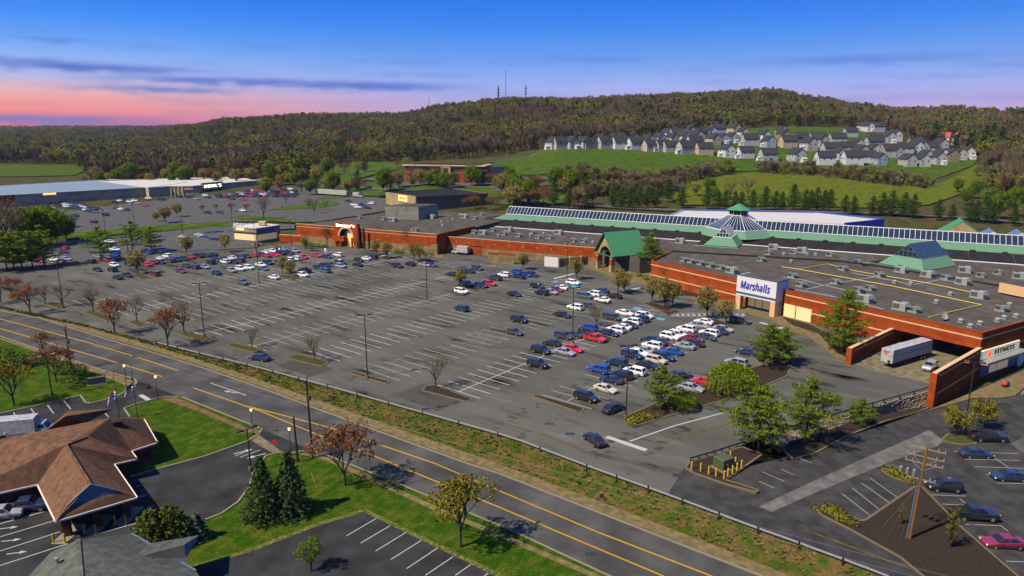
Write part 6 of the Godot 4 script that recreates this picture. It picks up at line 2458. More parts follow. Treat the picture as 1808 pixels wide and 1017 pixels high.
func willow_tree(called: String, sd: int, h: float, w: float) -> Node3D:
	var rr := RandomNumberGenerator.new()
	rr.seed = sd
	var o := thing(called, "", "tree")
	var trunk := MB.new()
	var crown := MB.new()
	crown.colored = true
	trunk.tube(Vector3(0, -0.3, 0), Vector3(0, h * 0.5, 0), 0.28, 0.2, 8, false)
	for k in 900:
		var a := rr.randf() * TAU
		var f := sqrt(rr.randf())
		var p := Vector3(cos(a) * w * 0.5 * f, h * (0.97 - 0.42 * f * f) + rr.randf_range(-0.25, 0.2), sin(a) * w * 0.5 * f)
		if k < 14:
			trunk.tube(Vector3(0, h * 0.5, 0), p * 0.9, 0.09, 0.03, 4, false)
		var l := rr.randf_range(0.5, 1.0) * (h * 0.3 + f * h * 0.25)
		var d := Vector3(cos(a) * 0.25 * f, -1, sin(a) * 0.25 * f).normalized()
		for j in 7:
			var q := p + d * l * j / 7.0
			blob_leaves(crown, q, Vector3(0.1, 0.16, 0.1), 2, 0.17, rr, 1.0)
	part("trunk", trunk, M.bark, o)
	part("crown", crown, M.leaf_willow, o)
	return o

func shrub(called: String, sd: int, r: Vector3, lm: Material) -> Node3D:
	var rr := RandomNumberGenerator.new()
	rr.seed = sd
	var o := thing(called, "", "shrub")
	var crown := MB.new()
	blob_leaves(crown, Vector3(0, r.y * 0.9, 0), r, 420, 0.17, rr, 0.4)
	var stems := MB.new()
	for k in 6:
		stems.tube(Vector3(0, -0.1, 0), Vector3(rr.randf_range(-0.6, 0.6) * r.x, r.y * 1.1, rr.randf_range(-0.6, 0.6) * r.z), 0.03, 0.01, 3, false)
	part("stems", stems, M.bark, o)
	part("foliage", crown, lm, o)
	return o

var placed := {}
func put_tree(proto: Node3D, p: Vector3, label: String, group: String, scl := 1.0, first_key := "") -> void:
	rng.seed = int(absf(p.x) * 131.0 + absf(p.z) * 17.0)
	var yaw := rng.randf() * TAU
	var o := proto
	if placed.has(proto):
		o = copy_of(proto, p, yaw, label, scl)
	else:
		placed[proto] = true
		o.position = p
		o.rotation.y = yaw
		o.scale = Vector3.ONE * scl
		o.set_meta("label", label)
	o.set_meta("group", group)

func build_trees() -> void:
	var red := [bare_tree("bare_tree", 1, 10.0, M.bark_grey, M.bud_red, 0.14, 7), bare_tree("bare_tree", 2, 10.0, M.bark_grey, M.bud_red, 0.14, 7)]
	var grey := [bare_tree("leafless_tree", 3, 8.0, M.bark_grey, M.bud_brown, 0.09, 2), bare_tree("leafless_tree", 4, 8.0, M.bark_grey, M.bud_brown, 0.09, 2)]
	var tall := [bare_tree("tall_bare_tree", 5, 11.0, M.bark_grey, M.bud_brown, 0.08, 1)]
	var orange := bare_tree("budding_tree", 6, 9.0, M.bark_grey, M.bud_orange, 0.13, 9)
	var budgreen := bare_tree("budding_tree", 16, 9.0, M.bark_grey, M.leaf_gold, 0.14, 8)
	var pink := bare_tree("flowering_tree", 7, 5.5, M.bark_grey, M.bud_pink, 0.14, 6, 4)
	var pear := [leafy_tree("pear_tree", 8, 7.4, 6.6, M.leaf_pear, 1.0), leafy_tree("pear_tree", 9, 7.4, 6.2, M.leaf_pear, 0.9)]
	var gold := leafy_tree("golden_tree", 10, 5.8, 5.6, M.leaf_gold, 1.1)
	var green := leafy_tree("green_tree", 11, 13.0, 10.0, M.leaf_green, 2.6, 0.2)
	var olive := leafy_tree("olive_tree", 12, 9.0, 8.0, M.leaf_pear, 1.3)
	var small := leafy_tree("young_tree", 15, 4.8, 3.6, M.leaf_green, 0.7)
	var pine := [pine_tree("pine_tree", 21, 10.0, 11.0, M.leaf_pine, 8, 0.2, 0.3), pine_tree("pine_tree", 22, 10.0, 10.0, M.leaf_pine, 7, 0.24, 0.28)]
	var tallpine := pine_tree("tall_pine_tree", 23, 14.0, 11.5, M.leaf_pine, 12, 0.1, 0.45)
	var darkpine := [pine_tree("dark_pine_tree", 24, 12.0, 8.0, M.leaf_pine_dark, 10, 0.14, 0.55), pine_tree("dark_pine_tree", 25, 12.0, 7.0, M.leaf_pine_dark, 10, 0.12, 0.6)]
	var spr := spruce_tree("spruce_tree", 26, 9.3, 6.4, M.leaf_spruce)
	var spr2 := spruce_tree("spruce_bush", 27, 5.6, 6.6, M.leaf_shrub, 0.6)
	var spr3 := spruce_tree("blue_spruce", 28, 4.0, 3.4, M.leaf_spruce_blue)
	var willow := willow_tree("weeping_tree", 29, 6.2, 9.5)
	var column := leafy_tree("columnar_shrub", 30, 5.5, 1.7, M.leaf_gold, 0.8, 0.05)
	var bush := shrub("round_shrub", 31, Vector3(1.6, 1.2, 1.6), M.leaf_shrub)
	var hedge := shrub("clipped_shrub", 32, Vector3(2.2, 0.8, 1.1), M.leaf_green)
	var heather := shrub("low_shrub", 33, Vector3(2.6, 0.5, 1.4), M.leaf_gold)
	# red-budded trees along the road side of the lot
	for t in [[54, 555, 0.95], [203, 590, 1.0], [297, 614, 1.05], [2, 535, 0.8], [22, 524, 0.7]]:
		put_tree(red[int(t[0]) % 2], on(t[0], t[1]), "reddish bare tree on the verge between road and parking lot", "red trees along the verge", t[2])
	for t in [[81, 538, 0.85], [110, 542, 0.95], [165, 551, 1.0], [242, 569, 1.0], [325, 587, 1.15]]:
		put_tree(grey[int(t[0]) % 2], on(t[0], t[1]), "grey brown leafless tree in a lot island near the road", "leafless trees in the lot", t[2])
	for t in [[445, 615, 0.7], [556, 637, 0.85], [769, 686, 0.95], [1053, 577, 0.85]]:
		put_tree(grey[0], on(t[0], t[1]), "small vase shaped leafless tree alone on a kerbed island", "leafless trees in the lot", t[2])
	for t in [[578, 431, 0.85], [669, 435, 0.95], [717, 443, 1.05], [1179, 504, 0.75]]:
		put_tree(tall[0], on(t[0], t[1]), "tall bare tree against the red brick store wall", "bare trees at the store walls", t[2])
	put_tree(orange, lane(609, 858, road_y), "rust budded multi stemmed tree in mulch by the utility pole", "roadside trees", 1.18)
	put_tree(budgreen, lane(813, 966, road_y), "yellow green budding tree in mulch between road and front parking lot", "roadside trees", 1.18)
	put_tree(orange, lane(100, 676, road_y), "orange budded tree behind the stone sign bed", "roadside trees", 0.95)
	put_tree(red[1], lane(77, 627, road_y), "small red budded tree beside the road path", "roadside trees", 0.6)
	put_tree(budgreen, lane(25, 717, road_y), "broad olive tree on the lawn beside the bank lot", "roadside trees", 1.05)
	put_tree(small, lane(550, 1010, road_y), "small olive tree on a kerbed island of the front parking lot", "", 1.0)
	for q in [[466, 915, 1.0, "dense dark spruce furthest from the utility pole on bank lawn"], [514, 907, 1.03, "dense dark spruce nearest the utility pole on bank lawn"]]:
		put_tree(spr, lane(q[0], q[1], road_y), q[3], "pair of spruces", q[2])
	for q in [[270, 969, 1.0, "broad yellow green spruce beside the grey roof"], [306, 960, 1.0, "yellow green spruce between the broad spruce and the blue spruce"]]:
		put_tree(spr2, lane(q[0], q[1], road_y), q[3], "spruces by the drive through", q[2])
	put_tree(spr3, lane(350, 953, road_y), "small blue spruce beside the drive through lane", "spruces by the drive through", 1.0)
	put_tree(bush, lane(128, 686, road_y), "round clipped shrub beside the stone sign", "shrubs on the bank lawn", 1.0)
	for q in [[115, 660, 1.3], [140, 664, 1.2], [10, 640, 1.5], [30, 650, 1.6], [60, 645, 1.3], [5, 660, 1.5]]:
		put_tree(bush, lane(q[0], q[1], road_y), "loose shrub in the planted bed along the road path", "shrubs on the bank lawn", q[2])
	# pears
	for t in [[499, 483, 0.9], [514, 488, 0.8], [684, 456, 0.9], [665, 450, 0.85], [742, 463, 1.05], [731, 460, 0.95], [812, 509, 0.95], [540, 443, 0.85], [923, 476, 0.85], [1018, 493, 1.0], [243, 484, 1.15], [329, 450, 1.05], [398, 445, 1.05]]:
		put_tree(pear[int(t[1]) % 2], on(t[0], t[1]), "tan leafed pear tree in a lot island of the mall", "pear trees in the lot", t[2])
	for t in [[1091, 517, 1.1], [1102, 520, 0.95], [1151, 535, 1.1], [1174, 543, 1.2], [1187, 543, 1.05], [1248, 561, 1.2], [1282, 573, 0.9]]:
		put_tree(pear[int(t[0]) % 2], on(t[0], t[1]), "tan leafed pear tree near the white storefront and crosswalk", "pear trees in the lot", t[2])
	for t in [[1687, 770, 0.98], [1734, 757, 1.02]]:
		put_tree(gold, lane(t[0], t[1], low_y), "golden leafed tree on the island by the black pickup", "golden trees", t[2])
	put_tree(column, lane(1677, 968, low_y), "tall columnar golden shrub in dark mulch near the wooden utility pole", "columnar shrubs", 1.15)
	put_tree(column, lane(1590, 926, low_y), "short columnar golden shrub in dark mulch left of the wooden pole", "columnar shrubs", 0.62)
	# pines of the near lot
	put_tree(tallpine, on(1148, 479), "large pine beside the green gabled porch", "", 0.98)
	put_tree(tallpine, on(1487, 621), "tall pine before the brick wall beside the loading dock", "", 1.02)
	put_tree(pine[0], on(1357, 648), "wide pine on the mulch island behind the parked cars", "pines of the lot", 0.95)
	put_tree(pine[1], on(1384, 642), "narrower pine at the tip of the mulch island by the drive", "pines of the lot", 0.8)
	put_tree(pine[1], on(1166, 725), "yellowing pine on the mulch island near the lamp", "pines of the lot", 0.82)
	put_tree(pine[0], at(1338, 797, 0), "spreading pine beside the green transformer", "pines of the lot", 1.08)
	put_tree(pine[1], lane(1422, 783, low_y), "open pine above the stone retaining wall", "pines of the lot", 1.1)
	put_tree(pine[0], lane(1518, 752, low_y), "small pine in the mulch bed under the stone wall", "pines of the lot", 0.52)
	put_tree(willow, on(1292, 694), "bright green weeping tree on the mulch island", "weeping trees", 1.0)
	put_tree(willow, on(1205, 722), "low weeping tree below the yellowing pine", "weeping trees", 0.55)
	for q in [[1115, 745], [1128, 741], [1142, 737]]:
		put_tree(heather, on(q[0], q[1]), "low yellow green shrub at the island tip by the lamp", "low shrubs", 1.0)
	for q in [[1460, 903], [1478, 910], [1492, 917], [1575, 835], [1592, 845]]:
		put_tree(heather, lane(q[0], q[1], low_y), "low yellow green shrub in a lower lot bed", "low shrubs", 0.9)
	for q in [[1195, 505], [1207, 508], [1220, 512], [1230, 515]]:
		put_tree(bush, on(q[0], q[1]), "dark shrub against the red brick wall", "wall shrubs", 1.0)
	for q in [[552, 435], [562, 436], [572, 437], [700, 446], [708, 447], [752, 451], [760, 452], [545, 434], [1128, 488], [1140, 494]]:
		put_tree(hedge, on(q[0], q[1]), "clipped green hedge shrub along the store wall", "wall shrubs", 1.0)
	# far left group
	for t in [[79, 471, 1.5], [40, 477, 1.4], [25, 476, 1.3], [13, 479, 1.4], [179, 461, 1.3], [235, 445, 1.25], [268, 445, 1.05], [-10, 478, 1.4], [58, 473, 1.3]]:
		put_tree(pine[int(absf(t[0])) % 2], on(t[0], t[1]), "%s green pine in the row dividing the main lot from side lot" % ("tallest" if t[2] > 1.45 else ("short" if t[2] < 1.2 else ("broad" if t[2] < 1.35 else "tall"))), "dividing pines", t[2])
	for t in [[75, 434, 1.3], [102, 432, 1.2], [52, 438, 1.4], [90, 426, 1.3], [118, 428, 1.0]]:
		put_tree(green, on(t[0], t[1]), "big rounded green tree beside the grass strip", "green trees by the strip", t[2])
	for t in [[8, 444, 2.3], [28, 436, 1.9], [-15, 450, 2.3], [18, 450, 1.8]]:
		put_tree(tall[0], on(t[0], t[1]), "large dark bare tree at the edge of the side lot", "bare trees at the side lot", t[2])
	for t in [[292, 394, 1.0], [313, 383, 0.85], [118, 402, 0.8], [276, 391, 0.6]]:
		put_tree(olive, on(t[0], t[1]), "pale olive tree standing in the big box store lot", "olive trees in the far lot", t[2])
	for t in [[358, 376, 0.95], [382, 373, 0.85], [409, 374, 1.05], [435, 374, 1.0]]:
		put_tree(pink, on(t[0], t[1]), "pink flowering tree on the island before the beige store", "flowering trees", t[2])
	for t in [[466, 387, 1.3], [555, 377, 0.9], [545, 372, 0.8], [505, 361, 0.6], [575, 372, 0.7], [628, 338, 1.1], [617, 340, 0.9], [645, 339, 1.0], [690, 338, 1.2], [705, 338, 1.0], [683, 334, 0.9], [795, 338, 0.9], [1000, 368, 0.8], [1030, 372, 0.8], [745, 334, 0.8]]:
		put_tree(tall[0], on(t[0], t[1]), "%s bare grey tree along the streets behind the mall" % ("big" if t[2] > 1.05 else ("slender" if t[2] < 0.85 else "medium")), "bare street trees", t[2])
	for t in [[865, 328, 1.1], [838, 368, 1.0], [826, 370, 0.9], [866, 370, 1.0], [900, 365, 1.0], [915, 368, 0.8], [946, 366, 0.9], [702, 297, 0.8], [960, 345, 0.7], [880, 366, 0.9], [1015, 372, 0.7]]:
		put_tree(orange, on(t[0], t[1]), "orange budding tree behind the mall roof", "budding street trees", t[2])
	var belt := RandomNumberGenerator.new()
	belt.seed = 44
	for l in [[150, 560, 323, 74, "belt behind the two big stores"], [470, 700, 342, 16, "lawn between the stores and the office"], [560, 720, 308, 7, "long lawn slope below the woods"], [870, 1010, 344, 20, "lawn below the hill street"], [880, 1060, 366, 18, "street edge behind the skylight"], [680, 900, 330, 14, "office parking edge"], [1180, 1330, 352, 9, "meadow edge behind the conifers"]]:
		for k in l[3]:
			var q := on(lerpf(l[0], l[1], clampf((k + belt.randfn() * 2.2) / l[3], 0.0, 1.0)), l[2] + belt.randf_range(-7, 4))
			var w := belt.randf()
			var s := belt.randf_range(0.65, 1.4)
			if w < 0.3:
				put_tree(green, q, "leafy green tree of the " + l[4], "trees of the middle distance", s)
			elif w < 0.52:
				put_tree(olive, q, "pale olive tree of the " + l[4], "trees of the middle distance", s * 1.2)
			elif w < 0.7:
				put_tree(orange, q, "rust budded tree of the " + l[4], "trees of the middle distance", s * 1.1)
			elif w < 0.88:
				put_tree(tall[0], q, "bare grey tree of the " + l[4], "trees of the middle distance", s * 1.1)
			else:
				put_tree(darkpine[0], q, "dark conifer of the " + l[4], "trees of the middle distance", s)
	for t in [[773, 332, 0.8], [785, 334, 0.9], [800, 332, 0.9], [728, 330, 0.6], [520, 328, 0.8]]:
		put_tree(green, on(t[0], t[1]), "leafy green tree before the brick office building", "green trees by the office", t[2])
	for t in [[1745, 372, 1.1], [1765, 385, 1.2], [1790, 380, 1.3], [1806, 392, 1.1], [1720, 350, 1.0], [1775, 350, 1.2], [1740, 330, 1.1], [1800, 345, 1.3], [1705, 362, 0.9], [1690, 340, 0.8], [1760, 318, 1.1], [1785, 322, 1.2], [1725, 312, 1.0]]:
		put_tree(green if int(t[0]) % 3 else olive, on(t[0], t[1]), "large yellow green tree at the edge of the meadow beside conifers", "meadow edge trees", t[2])
	for t in [[977, 362, 1.15], [1082, 366, 1.0], [1097, 367, 1.05], [1112, 368, 1.0], [1128, 368, 1.1], [1143, 367, 1.05], [1158, 366, 0.95], [1204, 366, 1.0], [1248, 368, 1.05], [1268, 369, 0.9], [1280, 370, 0.95], [1297, 368, 0.85], [1308, 370, 0.9], [1328, 371, 1.0], [1350, 370, 1.15], [1368, 369, 0.9], [1380, 371, 0.9], [1400, 370, 1.25], [1421, 371, 1.0], [1430, 372, 1.0], [1441, 371, 1.1], [1454, 372, 1.0], [1464, 372, 1.05], [1491, 376, 0.85], [1506, 378, 0.85], [1539, 380, 0.9], [1557, 380, 1.05], [1573, 381, 1.15], [1595, 382, 1.1], [1611, 384, 1.05], [1655, 388, 0.9], [1711, 390, 0.95], [1722, 392, 0.95], [1742, 392, 1.05], [1751, 394, 0.9], [1680, 388, 0.7], [1790, 398, 0.8]]:
		put_tree(darkpine[int(t[0]) % 2], on(t[0], t[1]), "%s dark conifer in the row along the street behind the mall" % ("tall" if t[2] >= 1.05 else ("middling" if t[2] > 0.93 else "short")), "conifers behind the mall", t[2])

# ---------------------------------------------------------------- the wooded hill
func forest_mesh(kind: int, sd: int) -> ArrayMesh:
	var rr := RandomNumberGenerator.new()
	rr.seed = sd
	var mb := MB.new()
	if kind == 0:   # leafing crown
		for c in 15:
			var q := Vector3(rr.randfn() * 2.0, rr.randf_range(4.5, 12.0), rr.randfn() * 2.0)
			blob_leaves(mb, q, Vector3(1, 0.85, 1) * rr.randf_range(1.0, 2.0), 32, 0.55, rr, 0.6)
		mb.tube(Vector3(0, -1, 0), Vector3(0, 7, 0), 0.25, 0.15, 4, false)
	elif kind == 1:   # bare crown of fine branches
		for k in 230:
			var a := rr.randf() * TAU
			var p := Vector3(0, rr.randf_range(3.0, 7.0), 0)
			var q := Vector3(cos(a) * rr.randf_range(0.6, 3.6), rr.randf_range(7.0, 13.0), sin(a) * rr.randf_range(0.6, 3.6))
			var m := p.lerp(q, rr.randf_range(0.2, 0.6))
			var s := Vector3(rr.randfn(), rr.randfn() * 0.3, rr.randfn()).normalized() * 0.2
			mb.tri(m - s, m + s, q)
		mb.tube(Vector3(0, -1, 0), Vector3(0, 8, 0), 0.3, 0.15, 4, false)
	else:   # conifer
		for k in 12:
			var t := k / 12.0
			var rad := 2.6 * (1.0 - t) + 0.3
			for b in 9:
				var a := TAU * b / 9 + rr.randf() * 0.6
				blob_leaves(mb, Vector3(cos(a) * rad * 0.8, 1.5 + t * 12.0, sin(a) * rad * 0.8), Vector3.ONE * 0.4, 2, 0.8, rr, 0.5)
	mb.colored = false
	return mb.mesh(M.forest)

func scatter(called: String, label: String, mesh: ArrayMesh, xf: Array, cols: Array) -> void:
	if xf.is_empty():
		return
	var mm := MultiMesh.new()
	mm.transform_format = MultiMesh.TRANSFORM_3D
	mm.use_colors = true
	mm.mesh = mesh
	mm.instance_count = xf.size()
	for i in xf.size():
		mm.set_instance_transform(i, xf[i])
		mm.set_instance_color(i, cols[i])
	var o := MultiMeshInstance3D.new()
	o.name = numbered(called)
	o.multimesh = mm
	add_child(o)
	tag(o, label, "woodland", "", "stuff")

func build_forest() -> void:
	var front := []
	for p in [[-400, 322], [0, 322], [300, 321], [480, 319], [545, 322], [560, 301], [600, 287], [700, 285], [760, 284], [830, 281], [880, 273], [960, 262], [1060, 256], [1100, 254], [1170, 242], [1290, 232], [1330, 223], [1420, 224], [1515, 224], [1550, 224], [1580, 238], [1600, 248], [1660, 262], [1718, 276], [1732, 300], [1752, 350], [1808, 375], [2100, 380]]:
		var q := on(p[0], p[1])
		front.append(Vector2(904.0 + 1259.0 * q.x / -q.z, -q.z))
	var holes := []
	for l in [[[-400, 290], [0, 289], [128, 290], [158, 300], [150, 322], [-400, 326]], [[1695, 205], [1730, 199], [1880, 199], [1880, 213], [1760, 213]], [[1640, 246], [1700, 250], [1700, 262], [1640, 260]]]:
		var pv := PackedVector2Array()
		for p in l:
			var q := on(p[0], p[1])
			pv.append(Vector2(q.x, q.z))
		holes.append(pv)
	var rr := RandomNumberGenerator.new()
	rr.seed = 12
	var nz := FastNoiseLite.new()
	nz.seed = 6
	nz.frequency = 0.006
	var nz2 := FastNoiseLite.new()
	nz2.seed = 8
	nz2.frequency = 0.012
	var xf := [[], [], [], [], [], []]
	var cs := [[], [], [], [], [], []]
	var d := 400.0
	while d < 3600.0:
		var gap := maxf(9.0, d * 0.0092)
		var half := d * 0.80 + 40.0
		var x := -half
		while x < half:
			var px_ := x + rr.randf_range(-0.5, 0.5) * gap
			var pd := d + rr.randf_range(-0.5, 0.5) * gap
			x += gap
			var u := 904.0 + 1259.0 * px_ / pd
			var fd := poly_z(front, u)
			if pd < fd:
				continue
			if d > 1750.0 and u > 430.0:
				continue
			var skip := false
			for h in holes:
				if Geometry2D.is_point_in_polygon(Vector2(px_, -pd), h):
					skip = true
			if skip:
				continue
			var n := nz.get_noise_2d(px_, pd)
			var m := nz2.get_noise_2d(px_, pd)
			var k := 0
			if m > 0.26 and rr.randf() < 0.6:
				k = 2
			elif n + rr.randf_range(-0.24, 0.24) > -0.02:
				k = 1
			if rr.randf() < 0.03:
				k = 2
			var v := rr.randi() % 2
			var sc := rr.randf_range(1.0, 1.65) * (1.0 + maxf(0.0, d - 1500.0) / 2500.0)
			var b := Basis(Vector3.UP, rr.randf() * TAU).scaled(Vector3(sc * rr.randf_range(0.9, 1.25), sc, sc * rr.randf_range(0.9, 1.25)))
			xf[k * 2 + v].append(Transform3D(b, Vector3(px_, g(px_, -pd) - 0.5, -pd)))
			var c: Color
			var w := rr.randf()
			if k == 0:   # stands of one kind grow together
				var hue := nz2.get_noise_2d(px_ * 0.7 + 900.0, pd * 0.7) + rr.randf_range(-0.17, 0.17)
				if hue > 0.22:
					c = Color(0.108, 0.122, 0.012)
				elif hue > -0.02:
					c = Color(0.080, 0.084, 0.015)
				elif hue > -0.26:
					c = Color(0.098, 0.072, 0.028)
				else:
					c = Color(0.056, 0.080, 0.013)
			elif k == 1:
				c = Color(0.094, 0.072, 0.052) if w < 0.6 else Color(0.108, 0.070, 0.040)
			else:
				c = Color(0.020, 0.040, 0.014)
			var bb := rr.randf_range(0.88, 1.1) * (1.0 + 0.55 * nz2.get_noise_2d(px_ * 1.3 - 400.0, pd * 1.3))
			cs[k * 2 + v].append(Color(c.r * bb, c.g * bb, c.b * bb))
		d += gap
	# brush between the field and the houses
	for l in [[[1005, 312], [1060, 318], [1100, 325], [1150, 322], [1200, 318], [1250, 310], [1290, 305]], [[1010, 335], [1060, 345], [1110, 345], [1160, 342], [1190, 338]], [[1340, 303], [1400, 306], [1460, 310], [1520, 318], [1580, 325], [1640, 330]], [[1075, 320], [1150, 335], [1215, 325]]]:
		for i in l.size() - 1:
			for k in 26:
				var t := rr.randf()
				var q := on(lerpf(l[i][0], l[i + 1][0], t) + rr.randf_range(-8, 8), lerpf(l[i][1], l[i + 1][1], t) + rr.randf_range(-5, 4))
				var sc := rr.randf_range(0.3, 0.95)
				var kk := 2 + rr.randi() % 2 if rr.randf() < 0.72 else rr.randi() % 2
				xf[kk].append(Transform3D(Basis(Vector3.UP, rr.randf() * TAU).scaled(Vector3(sc * 1.3, sc, sc * 1.3)), q + Vector3(0, -1.0, 0)))
				var bb := rr.randf_range(0.7, 1.2)
				var c := Color(0.105, 0.080, 0.050) if rr.randf() < 0.6 else Color(0.11, 0.115, 0.02)
				cs[kk].append(Color(c.r * bb, c.g * bb, c.b * bb))
	var nm := ["leafing_woodland", "bare_woodland", "conifer_woodland"]
	var lb := [["olive and yellow green leafing woods over the hill", "olive brown leafing woods mixed over the hill"], ["grey brown bare woods over the hill", "brown bare woods and brush over the hill"], ["dark conifers scattered through the hill woods", "dark conifer clumps among the hill woods"]]
	for k in 6:
		scatter(nm[k / 2], lb[k / 2][k % 2], forest_mesh(k / 2, 40 + k), xf[k], cs[k])
	# weeds on the roadside bank
	var wx := []
	var wc := []
	var tuft := MB.new()
	rr.seed = 3
	for k in 14:
		var a := rr.randf() * TAU
		var r := Vector3(cos(a), 0, sin(a))
		tuft.tri(r * 0.04 + Vector3(-r.z, 0, r.x) * 0.09, r * 0.04 - Vector3(-r.z, 0, r.x) * 0.09, r * rr.randf_range(0.15, 0.5) + Vector3(0, rr.randf_range(0.2, 0.5), 0))
	for k in 3400:
		var x := rr.randf_range(-150.0, 58.0)
		var zs := poly_z(s_line, x)
		var zg := poly_z(g_line, x)
		var t := rr.randf_range(0.04, 0.95)
		var z := lerpf(zs, zg, t)
		var n := nz2.get_noise_2d(x * 9.0, z * 9.0) + 0.35 * nz2.get_noise_2d(x * 30.0, z * 30.0) - (x + 30.0) * 0.004
		var sc := rr.randf_range(0.4, 1.0)
		wx.append(Transform3D(Basis(Vector3.UP, rr.randf() * TAU).scaled(Vector3.ONE * sc), Vector3(x, g(x, z) + 0.02, z)))
		var c := Color(0.035, 0.058, 0.012) if n > 0.02 else Color(0.14, 0.098, 0.045)
		var bb := rr.randf_range(0.7, 1.3)
		wc.append(Color(c.r * bb, c.g * bb, c.b * bb))
	scatter("bank_weeds", "rough weeds and dry grass on the roadside bank under the guard rail", tuft.mesh(M.forest), wx, wc)

# ---------------------------------------------------------------- lamps and poles
func lot_lamp(p: Vector3, h: float, yaw: float, label: String, group := "parking lot lamps") -> void:
	var o := thing("lot_lamp", label, "lamp", p, yaw, group)
	var mb := MB.new()
	mb.lathe(Vector3.ZERO, [[0.32, -0.2], [0.32, 0.75], [0.0, 0.76]], 12)
	part("base", mb, M.concrete, o)
	mb = MB.new()
	mb.tube(Vector3(0, 0.7, 0), Vector3(0, h, 0), 0.13, 0.085, 8)
	part("pole", mb, M.black_metal, o)
	mb = MB.new()
	mb.bar(Vector3(-0.9, h - 0.1, 0), Vector3(0.9, h - 0.1, 0), 0.09, 0.09)
	part("arm", mb, M.black_metal, o)
	for s in [-1.0, 1.0]:
		var hm := MB.new()
		hm.bevel_box(Vector3(s * 1.15, h - 0.05, 0), Vector3(0.85, 0.32, 0.62), 0.08)
		var head := part("lamp_head", hm, M.black_metal, o)
		var lm := MB.new()
		lm.box(Vector3(s * 1.15, h - 0.23, 0), Vector3(0.7, 0.03, 0.5))
		part("lens", lm, M.lit_lamp, head)
		var li := SpotLight3D.new()
		li.name = "lamp_light"
		li.light_color = Color(1.0, 0.78, 0.48)
		li.light_energy = 3.0
		li.light_size = 0.3
		li.spot_range = 40.0
		li.spot_angle = 70.0
		li.spot_attenuation = 2.0
		li.shadow_enabled = true
		head.add_child(li)
		li.position = Vector3(s * 1.15, h - 0.32, 0)
		li.rotation.x = -PI * 0.5

